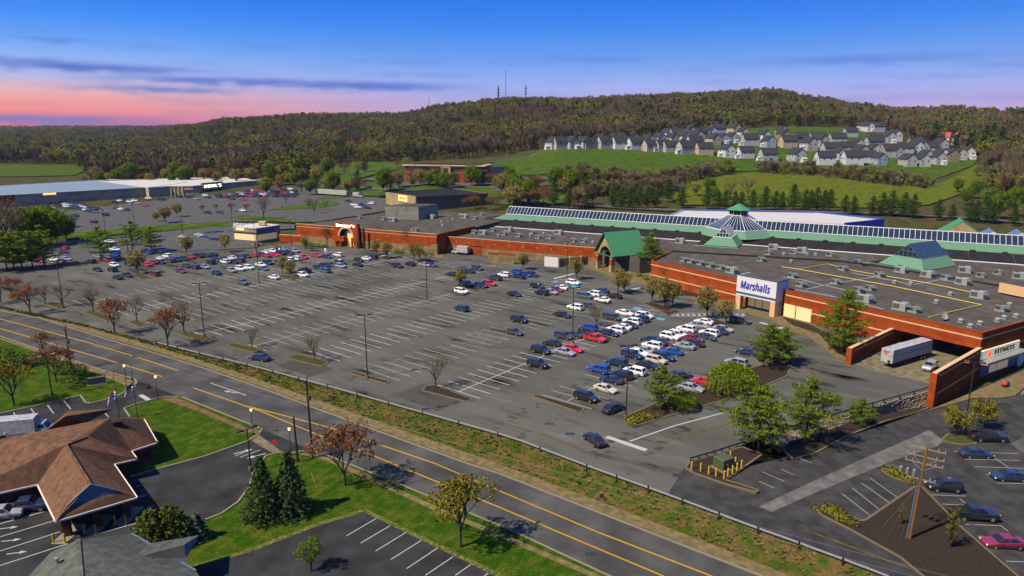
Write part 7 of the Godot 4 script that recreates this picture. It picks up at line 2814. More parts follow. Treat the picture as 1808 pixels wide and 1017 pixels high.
func build_lamps() -> void:
	var yaw := 0.3
	for l in [[361, 595, "tall twin lamp near the road beside the leafless tree island"], [649, 669, "tall twin lamp on the narrow mulch island along the lot drive"], [112, 544, "tall twin lamp on the island between two grey leafless trees"], [458, 501, "tall twin lamp near the white coupe and pear island"], [754, 529, "tall twin lamp standing alone in the empty middle stalls"], [1011, 606, "tall twin lamp beside the red jeep pickup"], [1105, 740, "tall twin lamp at the tip of the mulch island by the stop bar"], [1001, 497, "tall twin lamp at the walkway before the green porch"], [228, 461, "tall twin lamp beside the tan tree of the side lot"]]:
		lot_lamp(on(l[0], l[1]), 13.6, yaw, l[2])
	lot_lamp(lane(1701, 768, low_y), 13.6, -0.5, "tall twin lamp between the two golden trees of the lower lot")
	for l in [[187, 414, "twin lamp on the grass strip behind the dividing pines"], [323, 415, "twin lamp near the grass strip and olive tree"], [452, 444, "twin lamp before the cream restaurant"], [515, 438, "twin lamp before the low red link wall"], [238, 400, "twin lamp among the cars of the big box lot"], [410, 395, "twin lamp beside the restaurant at grass strip"]]:
		lot_lamp(on(l[0], l[1]), 12.0, yaw, l[2])
	lot_lamp(lane(92, 698, road_y), 8.5, 0.9, "bank lot lamp beside the mulch bed and stone sign", "bank lamps")
	lot_lamp(lane(443, 832, road_y), 7.0, 0.9, "bank lot lamp at the drive through exit lane", "bank lamps")
	for l in [[224, 684, "small post lamp at the path end before the bank driveway"], [279, 705, "small post lamp at the corner of the bank front lawn"], [447, 768, "small post lamp beside the brick path by the exit lane"], [514, 804, "small post lamp between the two dark utility poles"]]:
		var o := thing("post_lamp", l[2], "lamp", lane(l[0], l[1], road_y), 0.0, "post lamps along the road")
		var mb := MB.new()
		mb.lathe(Vector3.ZERO, [[0.14, 0], [0.14, 0.4], [0.07, 0.5], [0.05, 4.2], [0.12, 4.3]], 8)
		part("post", mb, M.black_metal, o)
		mb = MB.new()
		mb.lathe(Vector3(0, 4.3, 0), [[0.12, 0], [0.2, 0.35], [0.16, 0.5]], 8)
		part("globe", mb, M.lit_lamp, o)
		mb = MB.new()
		mb.lathe(Vector3(0, 4.8, 0), [[0.22, 0], [0.05, 0.18], [0, 0.3]], 8)
		part("cap", mb, M.black_metal, o)
	# wooden pole with crossarms on the lower bed
	var wp := lane(1605, 952, low_y)
	var o := thing("utility_pole", "leaning wooden utility pole with stacked crossarms in the dark mulch bed", "utility pole", wp)
	var top := Vector3(1.2, 12.2, -0.9)
	var mb := MB.new()
	mb.tube(Vector3(0, -0.3, 0), top, 0.24, 0.15, 10)
	part("pole", mb, M.pole_wood, o)
	var ad := Vector3(0.80, 0, 0.60).normalized()
	for y in [0.985, 0.90, 0.83, 0.66]:
		mb = MB.new()
		var c: Vector3 = top * y
		var w := 2.1 if y > 0.7 else 1.6
		mb.bar(c - ad * w, c + ad * w, 0.11, 0.13)
		var arm := part("crossarm", mb, M.arm_wood, o)
		mb = MB.new()
		for k in [-0.95, -0.6, 0.6, 0.95]:
			mb.lathe(c + ad * w * k + Vector3(0, 0.09, 0), [[0.05, 0], [0.09, 0.08], [0.05, 0.16], [0.08, 0.24], [0.0, 0.3]], 6)
		part("insulator", mb, M.steel, arm)
	mb = MB.new()
	for s in [-1.0, 1.0]:
		mb.bar(top * 0.90 + ad * s * 1.4, top * 0.80, 0.06, 0.06)
		mb.bar(top * 0.83 + ad * s * 1.4, top * 0.75, 0.06, 0.06)
	part("brace", mb, M.steel, o)
	mb = MB.new()
	mb.tube(Vector3(-0.4, 0, 0.05), top * 0.62 + Vector3(-0.28, 0, 0.05), 0.09, 0.09, 6)
	part("conduit", mb, M.blue_bar, o)
	mb = MB.new()
	for k in [[1548, 942], [1566, 949], [1578, 952], [1588, 957]]:
		var q := lane(k[0], k[1], low_y) - wp
		mb.tube(q, top * (0.6 + (k[0] - 1548) * 0.006), 0.018, 0.018, 4, false)
	part("guy_wire", mb, M.hvac_dark, o)
	mb = MB.new()
	for k in [-1.0, 0.0, 1.0]:
		mb.lathe(top * 0.72 + ad * (k * 0.75 - 1.6) + Vector3(0, 0, 0), [[0.22, -0.4], [0.22, 0.3], [0.1, 0.4], [0, 0.42]], 8)
	part("transformer_cans", mb, M.hvac, o)
	# dark poles along the road
	for l in [[552, 808, 13.0, "tall dark utility pole at the driveway corner by the path", 1], [526, 816, 7.6, "short dark pole stub beside the spruce pair", 0], [127, 652, 9.0, "dark utility pole beside the road path near the red tree", 1]]:
		var p := lane(l[0], l[1], road_y)
		var u := thing("dark_utility_pole", l[3], "utility pole", p, 0.0, "dark poles along the road")
		mb = MB.new()
		mb.tube(Vector3(0, -0.3, 0), Vector3(-0.15, l[2], 0), 0.2, 0.13, 8)
		part("pole", mb, M.pole_dark, u)
		if l[4] == 1:
			mb = MB.new()
			mb.bar(Vector3(-1.2, l[2] - 0.4, -0.6), Vector3(1.0, l[2] - 0.4, 0.6), 0.12, 0.14)
			part("crossarm", mb, M.pole_dark, u)
			mb = MB.new()
			mb.lathe(Vector3(0.25, l[2] - 3.2, 0.2), [[0.24, 0], [0.24, 0.8], [0.1, 0.95], [0, 1.0]], 8)
			mb.lathe(Vector3(0, l[2], 0), [[0.06, 0], [0.1, 0.5], [0.14, 0.7], [0, 0.9]], 6)
			part("equipment", mb, M.hvac_dark, u)
	# wires between the poles, sagging
	var pa := lane(552, 808, road_y)
	var pb := lane(127, 652, road_y)
	var pc := Vector3(62.0, road_y(62.0), -52.0)
	for w in [[pa, pc, 9.6, 8.6], [pa, pc, 8.6, 7.6], [pb, pa, 8.4, 9.6], [pb, pa, 7.2, 8.6]]:
		var cu := thing("overhead_wire", "thin overhead wire strung along the road between dark poles", "wire", Vector3.ZERO, 0.0, "overhead wires")
		mb = MB.new()
		var last: Vector3 = w[0] + Vector3(0, w[2], 0)
		for k in range(1, 15):
			var t := k / 14.0
			var q: Vector3 = (w[0] + Vector3(0, w[2], 0)).lerp(w[1] + Vector3(0, w[3], 0), t) - Vector3(0, 2.4 * t * (1.0 - t), 0)
			mb.tube(last, q, 0.011, 0.011, 3, false)
			last = q
		part("wire", mb, M.hvac, cu)

# ---------------------------------------------------------------- cars
var car_paint := {}
var car_meshes := {}
const PAINTS := {"k": ["black", 0.010, 0.010, 0.012], "b": ["navy", 0.012, 0.022, 0.055], "w": ["white", 0.62, 0.62, 0.61], "g": ["silver", 0.28, 0.29, 0.30], "d": ["dark grey", 0.045, 0.047, 0.052], "r": ["red", 0.42, 0.012, 0.012], "l": ["bright blue", 0.014, 0.060, 0.30], "t": ["steel blue", 0.075, 0.11, 0.145], "n": ["brown", 0.11, 0.045, 0.022], "m": ["maroon", 0.15, 0.012, 0.028], "c": ["beige", 0.40, 0.35, 0.27]}

func paint(c: String) -> StandardMaterial3D:
	if not car_paint.has(c):
		var p: Array = PAINTS[c]
		var m := mat("car_paint_" + p[0].replace(" ", "_"), lin(p[1], p[2], p[3]), 0.35, 0.25 if c in ["g", "d", "t", "l"] else 0.0)
		m.clearcoat_enabled = true
		m.clearcoat = 1.0
		m.clearcoat_roughness = 0.06
		car_paint[c] = m
	return car_paint[c]

# stations along the body, front first: [x, half width, bottom, top]; cabin: [base front, roof front, roof rear, base rear, belt, roof, base half width, roof half width]
const SHAPES := {
	"s": [[[2.42, 0.62, 0.34, 0.60], [2.28, 0.82, 0.24, 0.70], [1.70, 0.90, 0.20, 0.82], [0.95, 0.91, 0.20, 0.92], [-1.40, 0.91, 0.20, 0.97], [-1.95, 0.89, 0.22, 0.98], [-2.30, 0.82, 0.28, 0.92], [-2.42, 0.70, 0.38, 0.70]], [1.15, 0.30, -0.95, -1.80, 0.92, 1.44, 0.82, 0.60], 1.42, -1.42, 0.32],
	"u": [[[2.30, 0.68, 0.40, 0.78], [2.18, 0.86, 0.30, 0.92], [1.60, 0.93, 0.26, 1.02], [1.00, 0.94, 0.26, 1.08], [-1.60, 0.94, 0.26, 1.12], [-2.10, 0.92, 0.30, 1.12], [-2.30, 0.84, 0.36, 0.95]], [1.15, 0.42, -1.85, -2.22, 1.08, 1.70, 0.86, 0.68], 1.40, -1.40, 0.36],
	"v": [[[2.55, 0.70, 0.36, 0.78], [2.42, 0.88, 0.26, 0.92], [1.90, 0.96, 0.22, 1.04], [1.40, 0.98, 0.22, 1.10], [-2.10, 0.98, 0.22, 1.12], [-2.48, 0.94, 0.28, 1.10], [-2.58, 0.88, 0.36, 0.95]], [1.75, 0.90, -2.25, -2.52, 1.08, 1.76, 0.90, 0.74], 1.55, -1.55, 0.34],
	"p": [[[2.85, 0.74, 0.48, 0.95], [2.74, 0.92, 0.36, 1.08], [2.10, 0.98, 0.34, 1.14], [1.20, 0.99, 0.34, 1.18], [-0.90, 0.99, 0.34, 1.20], [-2.75, 0.98, 0.36, 1.18], [-2.85, 0.92, 0.42, 1.10]], [1.30, 0.62, -0.72, -0.95, 1.16, 1.84, 0.90, 0.72], 1.85, -1.75, 0.40]}

func car_mesh(kind: String) -> Dictionary:
	if car_meshes.has(kind):
		return car_meshes[kind]
	var sp: Array = SHAPES[kind]
	var body := MB.new()
	var secs := []
	for s in sp[0]:
		var x: float = s[0]
		var w: float = s[1]
		var b: float = s[2]
		var t: float = s[3]
		var m := lerpf(b, t, 0.55)
		secs.append([Vector3(x, b, w * 0.88), Vector3(x, m, w), Vector3(x, t - 0.07, w * 0.97), Vector3(x, t, w * 0.84), Vector3(x, t + 0.02, 0), Vector3(x, t, -w * 0.84), Vector3(x, t - 0.07, -w * 0.97), Vector3(x, m, -w), Vector3(x, b, -w * 0.88)])
	for i in secs.size() - 1:
		for j in 8:
			body.quad(secs[i][j], secs[i][j + 1], secs[i + 1][j + 1], secs[i + 1][j])
		body.quad(secs[i][8], secs[i][0], secs[i + 1][0], secs[i + 1][8])
	body.face([secs[0][8], secs[0][7], secs[0][6], secs[0][5], secs[0][4], secs[0][3], secs[0][2], secs[0][1], secs[0][0]])
	body.face(secs[-1])
	var c: Array = sp[1]
	var y0: float = c[4]
	var y1: float = c[5]
	var bw: float = c[6]
	var rw: float = c[7]
	var glass := MB.new()
	var lo := [Vector3(c[0], y0 - 0.05, bw), Vector3(c[3], y0 - 0.02, bw), Vector3(c[3], y0 - 0.02, -bw), Vector3(c[0], y0 - 0.05, -bw)]
	var hi := [Vector3(c[1], y1 - 0.06, rw + 0.03), Vector3(c[2], y1 - 0.06, rw + 0.03), Vector3(c[2], y1 - 0.06, -rw - 0.03), Vector3(c[1], y1 - 0.06, -rw - 0.03)]
	for i in 4:
		var j := (i + 1) % 4
		glass.quad(lo[j], lo[i], hi[i], hi[j])
	# painted roof with a crown, and pillars
	var r0 := [Vector3(c[1] + 0.04, y1 - 0.06, rw + 0.05), Vector3(c[2] - 0.04, y1 - 0.06, rw + 0.05), Vector3(c[2] - 0.04, y1 - 0.06, -rw - 0.05), Vector3(c[1] + 0.04, y1 - 0.06, -rw - 0.05)]
	var r1 := [Vector3(c[1] - 0.1, y1, rw - 0.1), Vector3(c[2] + 0.1, y1, rw - 0.1), Vector3(c[2] + 0.1, y1, -rw + 0.1), Vector3(c[1] - 0.1, y1, -rw + 0.1)]
	for i in 4:
		var j := (i + 1) % 4
		body.quad(r0[j], r0[i], r1[i], r1[j])
	body.quad(r1[0], r1[1], r1[2], r1[3])
	for s in [1.0, -1.0]:
		for f in [0.0, 0.47, 1.0]:
			var q0 := Vector3(lerpf(c[0], c[3], f), y0, bw * s * 1.005)
			var q1 := Vector3(lerpf(c[1], c[2], f), y1 - 0.04, (rw + 0.045) * s)
			body.bar(q0, q1, 0.09, 0.05, Vector3(0, 0, s))
		body.box(Vector3(c[0] - 0.35, y0 + 0.08, s * (bw + 0.2)), Vector3(0.14, 0.14, 0.22))
	if kind == "p":   # open bed
		for s in [1.0, -1.0]:
			body.box(Vector3(-1.85, 1.26, s * 0.88), Vector3(1.75, 0.22, 0.14))
		body.box(Vector3(-2.72, 1.26, 0), Vector3(0.12, 0.22, 1.7))
	var bed := MB.new()
	if kind == "p":
		bed.box(Vector3(-1.83, 1.215, 0), Vector3(1.66, 0.05, 1.62))
	var tyre := MB.new()
	tyre.tube(Vector3(0, 0, -0.12), Vector3(0, 0, 0.12), sp[4], sp[4], 14)
	tyre.tube(Vector3(0, 0, 0.11), Vector3(0, 0, -0.12), sp[4] * 0.98, sp[4] * 0.98, 14)
	var rim := MB.new()
	rim.tube(Vector3(0, 0, -0.125), Vector3(0, 0, 0.125), sp[4] * 0.62, sp[4] * 0.62, 10)
	rim.tube(Vector3(0, 0, 0.11), Vector3(0, 0, -0.125), sp[4] * 0.60, sp[4] * 0.60, 10)
	var front: Array = sp[0][1]
	var rear: Array = sp[0][-2]
	var hl := MB.new()
	hl.bevel_box(Vector3(front[0] + 0.0, front[3] - 0.12, 0), Vector3(0.22, 0.13, 0.32), 0.03)
	var tl := MB.new()
	tl.bevel_box(Vector3(rear[0] - 0.06, rear[3] - 0.14, 0), Vector3(0.22, 0.18, 0.26), 0.03)
	var d := {"body": body, "glass": glass.mesh(M.car_glass), "tyre": tyre.mesh(M.rubber), "rim": rim.mesh(M.rim), "head": hl.mesh(M.head_lamp), "tail": tl.mesh(M.tail_lamp), "bed": bed.mesh(M.rubber) if kind == "p" else null}
	car_meshes[kind] = d
	return d

var car_proto := {}
const KIND_NAME := {"s": "sedan", "u": "suv", "v": "van", "p": "pickup"}
var cars := []

func car(kind: String, c: String, p: Vector3, yaw: float, near: bool, zone: String) -> Node3D:
	var key := kind + c + ("n" if near else "f")
	var o: Node3D
	if car_proto.has(key):
		o = copy_of(car_proto[key], p, yaw, "", 1.05)
	else:
		var d := car_mesh(kind)
		o = thing(KIND_NAME[kind], "", "car", p, yaw, "parked cars")
		var sp: Array = SHAPES[kind]
		if not car_meshes.has("body" + kind + c):
			car_meshes["body" + kind + c] = d.body.mesh(paint(c))
		part("body", car_meshes["body" + kind + c], null, o)
		part("windows", d.glass, null, o)
		if d.bed:
			part("cargo_bed", d.bed, null, o)
		for x in [sp[2], sp[3]]:
			for z in [0.82, -0.82]:
				var t := part("wheel", d.tyre, null, o)
				t.position = Vector3(x, sp[4], z)
				if near:
					part("rim", d.rim, null, t)
		if near:
			for z in [0.62, -0.62]:
				var h := part("headlight", d.head, null, o)
				h.position.z = z
				var l := part("taillight", d.tail, null, o)
				l.position.z = z
		car_proto[key] = o
	o.set_meta("group", "cars parked " + zone)
	cars.append([o, PAINTS[c][0] + " " + KIND_NAME[kind], zone, p])
	return o

func stall_cars(ox: float, oy: float, sc: float, list: Array, zone: String, yaw: float, near: bool, sheet_h: Callable) -> void:
	for a in list:
		var u: float = ox + a[0] / sc
		var v: float = oy + a[1] / sc
		var code: String = a[2]
		var p := lane(u, v, func(x, z): return sheet_h.call(x, z) + 0.75)
		p.y = sheet_h.call(p.x, p.z) + 0.005
		var r := RandomNumberGenerator.new()
		r.seed = int(u * 13.0 + v * 7.0)
		var turn := yaw + (PI if r.randf() < 0.5 else 0.0) + r.randf_range(-0.04, 0.04)
		if a.size() > 3:
			turn = a[3]
		car(code[0], code[1], p, turn, near, zone)

func build_cars() -> void:
	var n := row_st(0, 1)
	var yw := atan2(-n.z, n.x)
	# rows at the left, by the restaurant
	stall_cars(140, 400, 5.983, [[130, 365, "uk"], [190, 450, "sk"], [370, 405, "uw"], [350, 452, "uk"], [405, 532, "sk"], [505, 508, "sk"], [800, 498, "vm"], [520, 388, "sk"], [305, 345, "sr"], [370, 330, "sb"], [720, 398, "sr"], [785, 375, "sm"], [858, 372, "sk"], [855, 330, "sw"], [930, 308, "uw"], [960, 358, "un"], [1030, 348, "uk"], [1110, 332, "sk"], [1178, 318, "sr"], [1270, 306, "sk"], [1345, 298, "sd"], [1415, 290, "sb"], [1070, 465, "sm"], [1130, 412, "sd"], [1225, 425, "ub"], [1325, 418, "sg"], [1390, 375, "uk"], [1440, 345, "sb"], [1540, 368, "uw"], [1530, 338, "sd"], [1612, 328, "sw"], [1632, 366, "sk"], [1700, 354, "un"], [1690, 318, "sb"], [1445, 485, "sb"], [1610, 460, "ug"], [1705, 442, "uw"], [1730, 585, "ut"]], "rows facing the cream restaurant", yw, true, flat_y)
	# before the arched entrance
	stall_cars(380, 400, 5.983, [[355, 430, "uw"], [330, 308, "sk"], [480, 400, "sw"], [512, 437, "st"], [555, 380, "ub"], [640, 380, "un"], [620, 530, "sw"], [755, 400, "sg"], [785, 348, "uw"], [858, 335, "uw"], [932, 322, "ur"], [1065, 300, "sr"], [1175, 314, "sb"], [1300, 297, "uw"], [945, 462, "pk"], [925, 508, "uw"], [1090, 425, "sb"], [1160, 466, "ut"], [1150, 405, "sk"], [1220, 400, "sd"], [1325, 380, "uk"], [1325, 414, "ug"], [1515, 348, "sk"], [1590, 332, "sw"], [1665, 322, "ub"], [1500, 400, "sk"], [545, 302, "sr"], [628, 292, "sr"], [535, 265, "sw"], [605, 252, "sw"], [660, 244, "sk"], [718, 234, "sg"], [690, 278, "uk"], [780, 268, "sk"], [840, 254, "ug"], [480, 286, "sk"], [410, 298, "sr"]], "rows before arched entrance", yw, true, flat_y)
	stall_cars(520, 440, 5.983, [[1085, 172, "uk"], [1220, 150, "sk"], [1380, 158, "sg"], [1440, 160, "sd"]], "rows before arched entrance", yw, true, flat_y)
	# before the green porch
	stall_cars(780, 440, 5.983, [[105, 258, "sk"], [205, 205, "sb"], [285, 228, "sb"], [378, 198, "ud"], [660, 268, "uw"], [555, 302, "pd"], [785, 235, "ul"], [805, 285, "pb"], [885, 268, "ul"], [950, 266, "uk"], [265, 365, "uk"], [420, 380, "ub"], [505, 360, "ur"], [210, 442, "uw"], [762, 468, "sk"], [205, 625, "ub"], [818, 740, "uk"], [760, 868, "sd"], [1010, 388, "uk"], [1055, 458, "uk"], [1150, 444, "sg"], [1205, 420, "sm"], [1260, 400, "sw"], [1390, 350, "uw"], [1510, 490, "vt"], [1605, 468, "uw"], [1690, 432, "sb"], [1700, 528, "sw"], [1530, 588, "sd"], [1410, 610, "uw"], [1270, 685, "sk"]], "rows before green porch", yw, true, flat_y)
	# packed rows under the white storefront
	var z4 := "packed rows below white storefront"
	stall_cars(940, 500, 5.983, [[865, 130, "sk"], [840, 355, "vd"], [975, 308, "sw"], [1140, 375, "ub"], [1185, 340, "uw"], [1050, 400, "uw"], [1015, 435, "sk"], [950, 455, "sw"], [880, 488, "uw"], [810, 518, "sb"], [595, 468, "ul"], [660, 580, "pr"], [330, 555, "ud"], [440, 535, "sd"], [205, 628, "sk"], [425, 684, "sr"], [345, 718, "sg"], [90, 704, "uk"], [55, 850, "uk"], [1625, 480, "uw"], [1455, 560, "uw"], [1540, 540, "uw"], [1250, 592, "sk"], [1310, 615, "sb"], [1405, 608, "sn"], [1265, 655, "uw"], [1175, 700, "sg"], [1115, 725, "sw"], [1480, 714, "sl"], [1610, 655, "sg"], [1705, 628, "sk"], [1700, 575, "sm"], [1050, 755, "ub"], [1390, 775, "ub"], [1310, 808, "uc"], [1215, 860, "sk"], [890, 835, "ub"], [1080, 925, "uw"], [705, 905, "ul"], [940, 965, "uk"], [835, 1010, "sb"]], z4, yw, true, flat_y)
	stall_cars(1100, 520, 5.983, [[800, 318, "sg"], [855, 280, "sw"], [1060, 355, "sg"], [1000, 380, "sb"], [910, 402, "uw"], [878, 440, "sd"], [1310, 600, "sb"], [1200, 715, "ug"], [1150, 750, "sd"], [855, 908, "sr"], [720, 975, "sg"]], z4, yw, true, flat_y)
	stall_cars(880, 560, 3.911, [[740, 487, "sc"], [605, 548, "uk"]], z4, yw, true, flat_y)
	# cars on the move
	var drive := "driving in the aisles of the main lot"
	stall_cars(0, 0, 1.0, [[1307, 565, "vd", yw], [1202, 661, "sd", yw + 0.9], [1083, 719, "sk", 0.75], [1049, 774, "sk", 2.0], [458, 630, "sb", -0.35 + PI]], drive, yw, true, flat_y)
	# lower lot
	var q0 := lane(1684, 797, low_y)
	var q1 := lane(1798, 801, low_y)
	var yl := atan2(-(q1.z - q0.z), q1.x - q0.x)
	var low := "in the lower lot beside the mulch bed"
	stall_cars(0, 0, 1.0, [[1745, 771, "pk", yl], [1723, 799, "sb", yl], [1782, 839, "sb", yl + PI], [1667, 857, "uk", yl + PI], [1720, 907, "pk", yl], [1772, 955, "sm", yl + PI]], low, yl, true, low_y)
	stall_cars(0, 0, 1.0, [[1642, 646, "ug", 3.9]], "on the dock apron beside the trailer", yl, true, flat_y)
	stall_cars(0, 0, 1.0, [[46, 893, "pb", 0.28], [4, 906, "ug", 0.28]], "in the bank drive through lane", 0.3, true, road_y)
	stall_cars(0, 0, 1.0, [[4, 766, "pw", 0.2]], "in the bank lot behind the brown roof", 0.3, true, road_y)
	# side lot behind the dividing pines
	var ym := atan2(-ax.z, ax.x)
	stall_cars(0, 320, 5.983, [[690, 665, "ub"], [685, 705, "ur"], [675, 735, "sm"], [680, 762, "sk"], [690, 790, "sg"], [700, 815, "sg"], [640, 838, "sb"], [430, 838, "sr"], [300, 785, "sg"], [560, 820, "sw"], [1165, 605, "sk"], [1160, 635, "sw"], [1180, 660, "sb"], [1205, 690, "sl"], [1215, 715, "sw"], [1215, 745, "sb"], [1210, 775, "sl"], [1040, 790, "ug"], [1155, 828, "sr"], [1225, 805, "sk"], [1570, 745, "sl"], [1720, 720, "sl"], [1690, 742, "sb"]], "lot behind dividing pines", ym, false, flat_y)
	stall_cars(280, 290, 5.983, [[250, 765, "sw"], [425, 745, "sw"], [480, 770, "sl"], [515, 725, "sk"], [590, 722, "sk"], [645, 716, "sk"], [770, 710, "st"], [600, 795, "sk"], [560, 790, "sd"], [455, 765, "sg"]], "side lot next to restaurant", ym, false, flat_y)
	# big box lot
	far_cars(0, 320, [[275, 280, "sk"], [235, 345, "sw"], [225, 370, "sb"], [120, 310, "sg"], [620, 260, "sk"], [690, 255, "sw"], [740, 260, "sg"], [790, 250, "sb"], [830, 262, "sb"], [880, 255, "sk"], [700, 277, "sw"], [760, 277, "sb"], [820, 287, "sk"], [880, 285, "sw"], [800, 297, "sb"], [860, 302, "sb"], [905, 312, "sw"], [960, 300, "uk"], [1030, 305, "uk"], [930, 325, "sd"], [985, 325, "ud"], [1010, 338, "st"], [1120, 367, "uk"], [995, 442, "sk"], [800, 375, "sk"], [780, 402, "sd"], [1215, 234, "sk"], [1265, 215, "sw"], [1320, 210, "sk"], [1370, 225, "sw"], [1420, 215, "sw"], [1460, 242, "sg"], [1540, 265, "sr"], [1230, 295, "sk"], [1275, 305, "sw"], [1335, 312, "sd"], [1570, 190, "sw"], [1690, 205, "sk"], [1730, 205, "sk"], [560, 292, "sg"], [640, 322, "sg"], [670, 372, "sw"], [900, 270, "sb"], [845, 275, "sw"], [480, 275, "sb"], [430, 262, "sk"], [520, 300, "sd"]], "before tan big box store")
	var kl := [[220, 355, "sk"], [310, 352, "sk"], [360, 358, "sb"], [400, 376, "sg"], [45, 382, "sk"], [780, 376, "um"], [890, 382, "sr"], [650, 520, "sd"], [890, 500, "sw"], [520, 522, "sk"]]
	var rr := RandomNumberGenerator.new()
	rr.seed = 15
	var pool := ["sk", "sb", "sw", "sg", "ud", "uk", "uw", "sr", "st", "ub", "sd", "sl", "um", "sw"]
	for row in [[500, 720, 338], [520, 740, 356], [720, 1150, 330], [740, 1150, 346], [860, 1150, 312], [940, 1100, 296], [1230, 1400, 275], [1200, 1460, 292], [1200, 1460, 310], [1210, 1460, 328], [1220, 1440, 346]]:
		var x: float = row[0]
		while x < row[1]:
			if rr.randf() < 0.8:
				kl.append([x + rr.randf_range(-6, 6), row[2] + rr.randf_range(-3, 3), pool[rr.randi() % pool.size()]])
			x += 40.0
	far_cars(280, 290, kl, "before beige white-lettered store")
	far_cars(560, 290, [[390, 440, "sw"], [470, 440, "sb"], [575, 425, "uw"], [530, 470, "sb"], [430, 465, "sw"], [330, 400, "sd"], [690, 345, "sk"], [560, 250, "sk"], [135, 180, "um"]], "behind department store roof")

func far_cars(ox: float, oy: float, list: Array, zone: String) -> void:
	var ym := atan2(-ax.z, ax.x)
	for a in list:
		var p := on(ox + a[0] / 5.983, oy + a[1] / 5.983)
		car(a[2][0], a[2][1], p + Vector3(0, 0.15, 0), ym + (PI if int(a[0]) % 2 else 0.0), false, zone)

func finish_labels() -> void:   # a car is told by its neighbours in the row
	for i in cars.size():
		var c: Array = cars[i]
		var near := []
		for j in cars.size():
			if i != j:
				var d: float = c[3].distance_to(cars[j][3])
				if d < 7.5:
					near.append([d, cars[j][1]])
		near.sort_custom(func(a, b): return a[0] < b[0])
		var lb: String = c[1] + " "
		if near.size() >= 2:
			lb += "by %s, %s, " % [near[0][1], near[1][1]]
		elif near.size() == 1:
			lb += "beside a lone %s, " % near[0][1]
		else:
			lb += "standing alone, "
		lb += c[2]
		c[0].set_meta("label", lb)

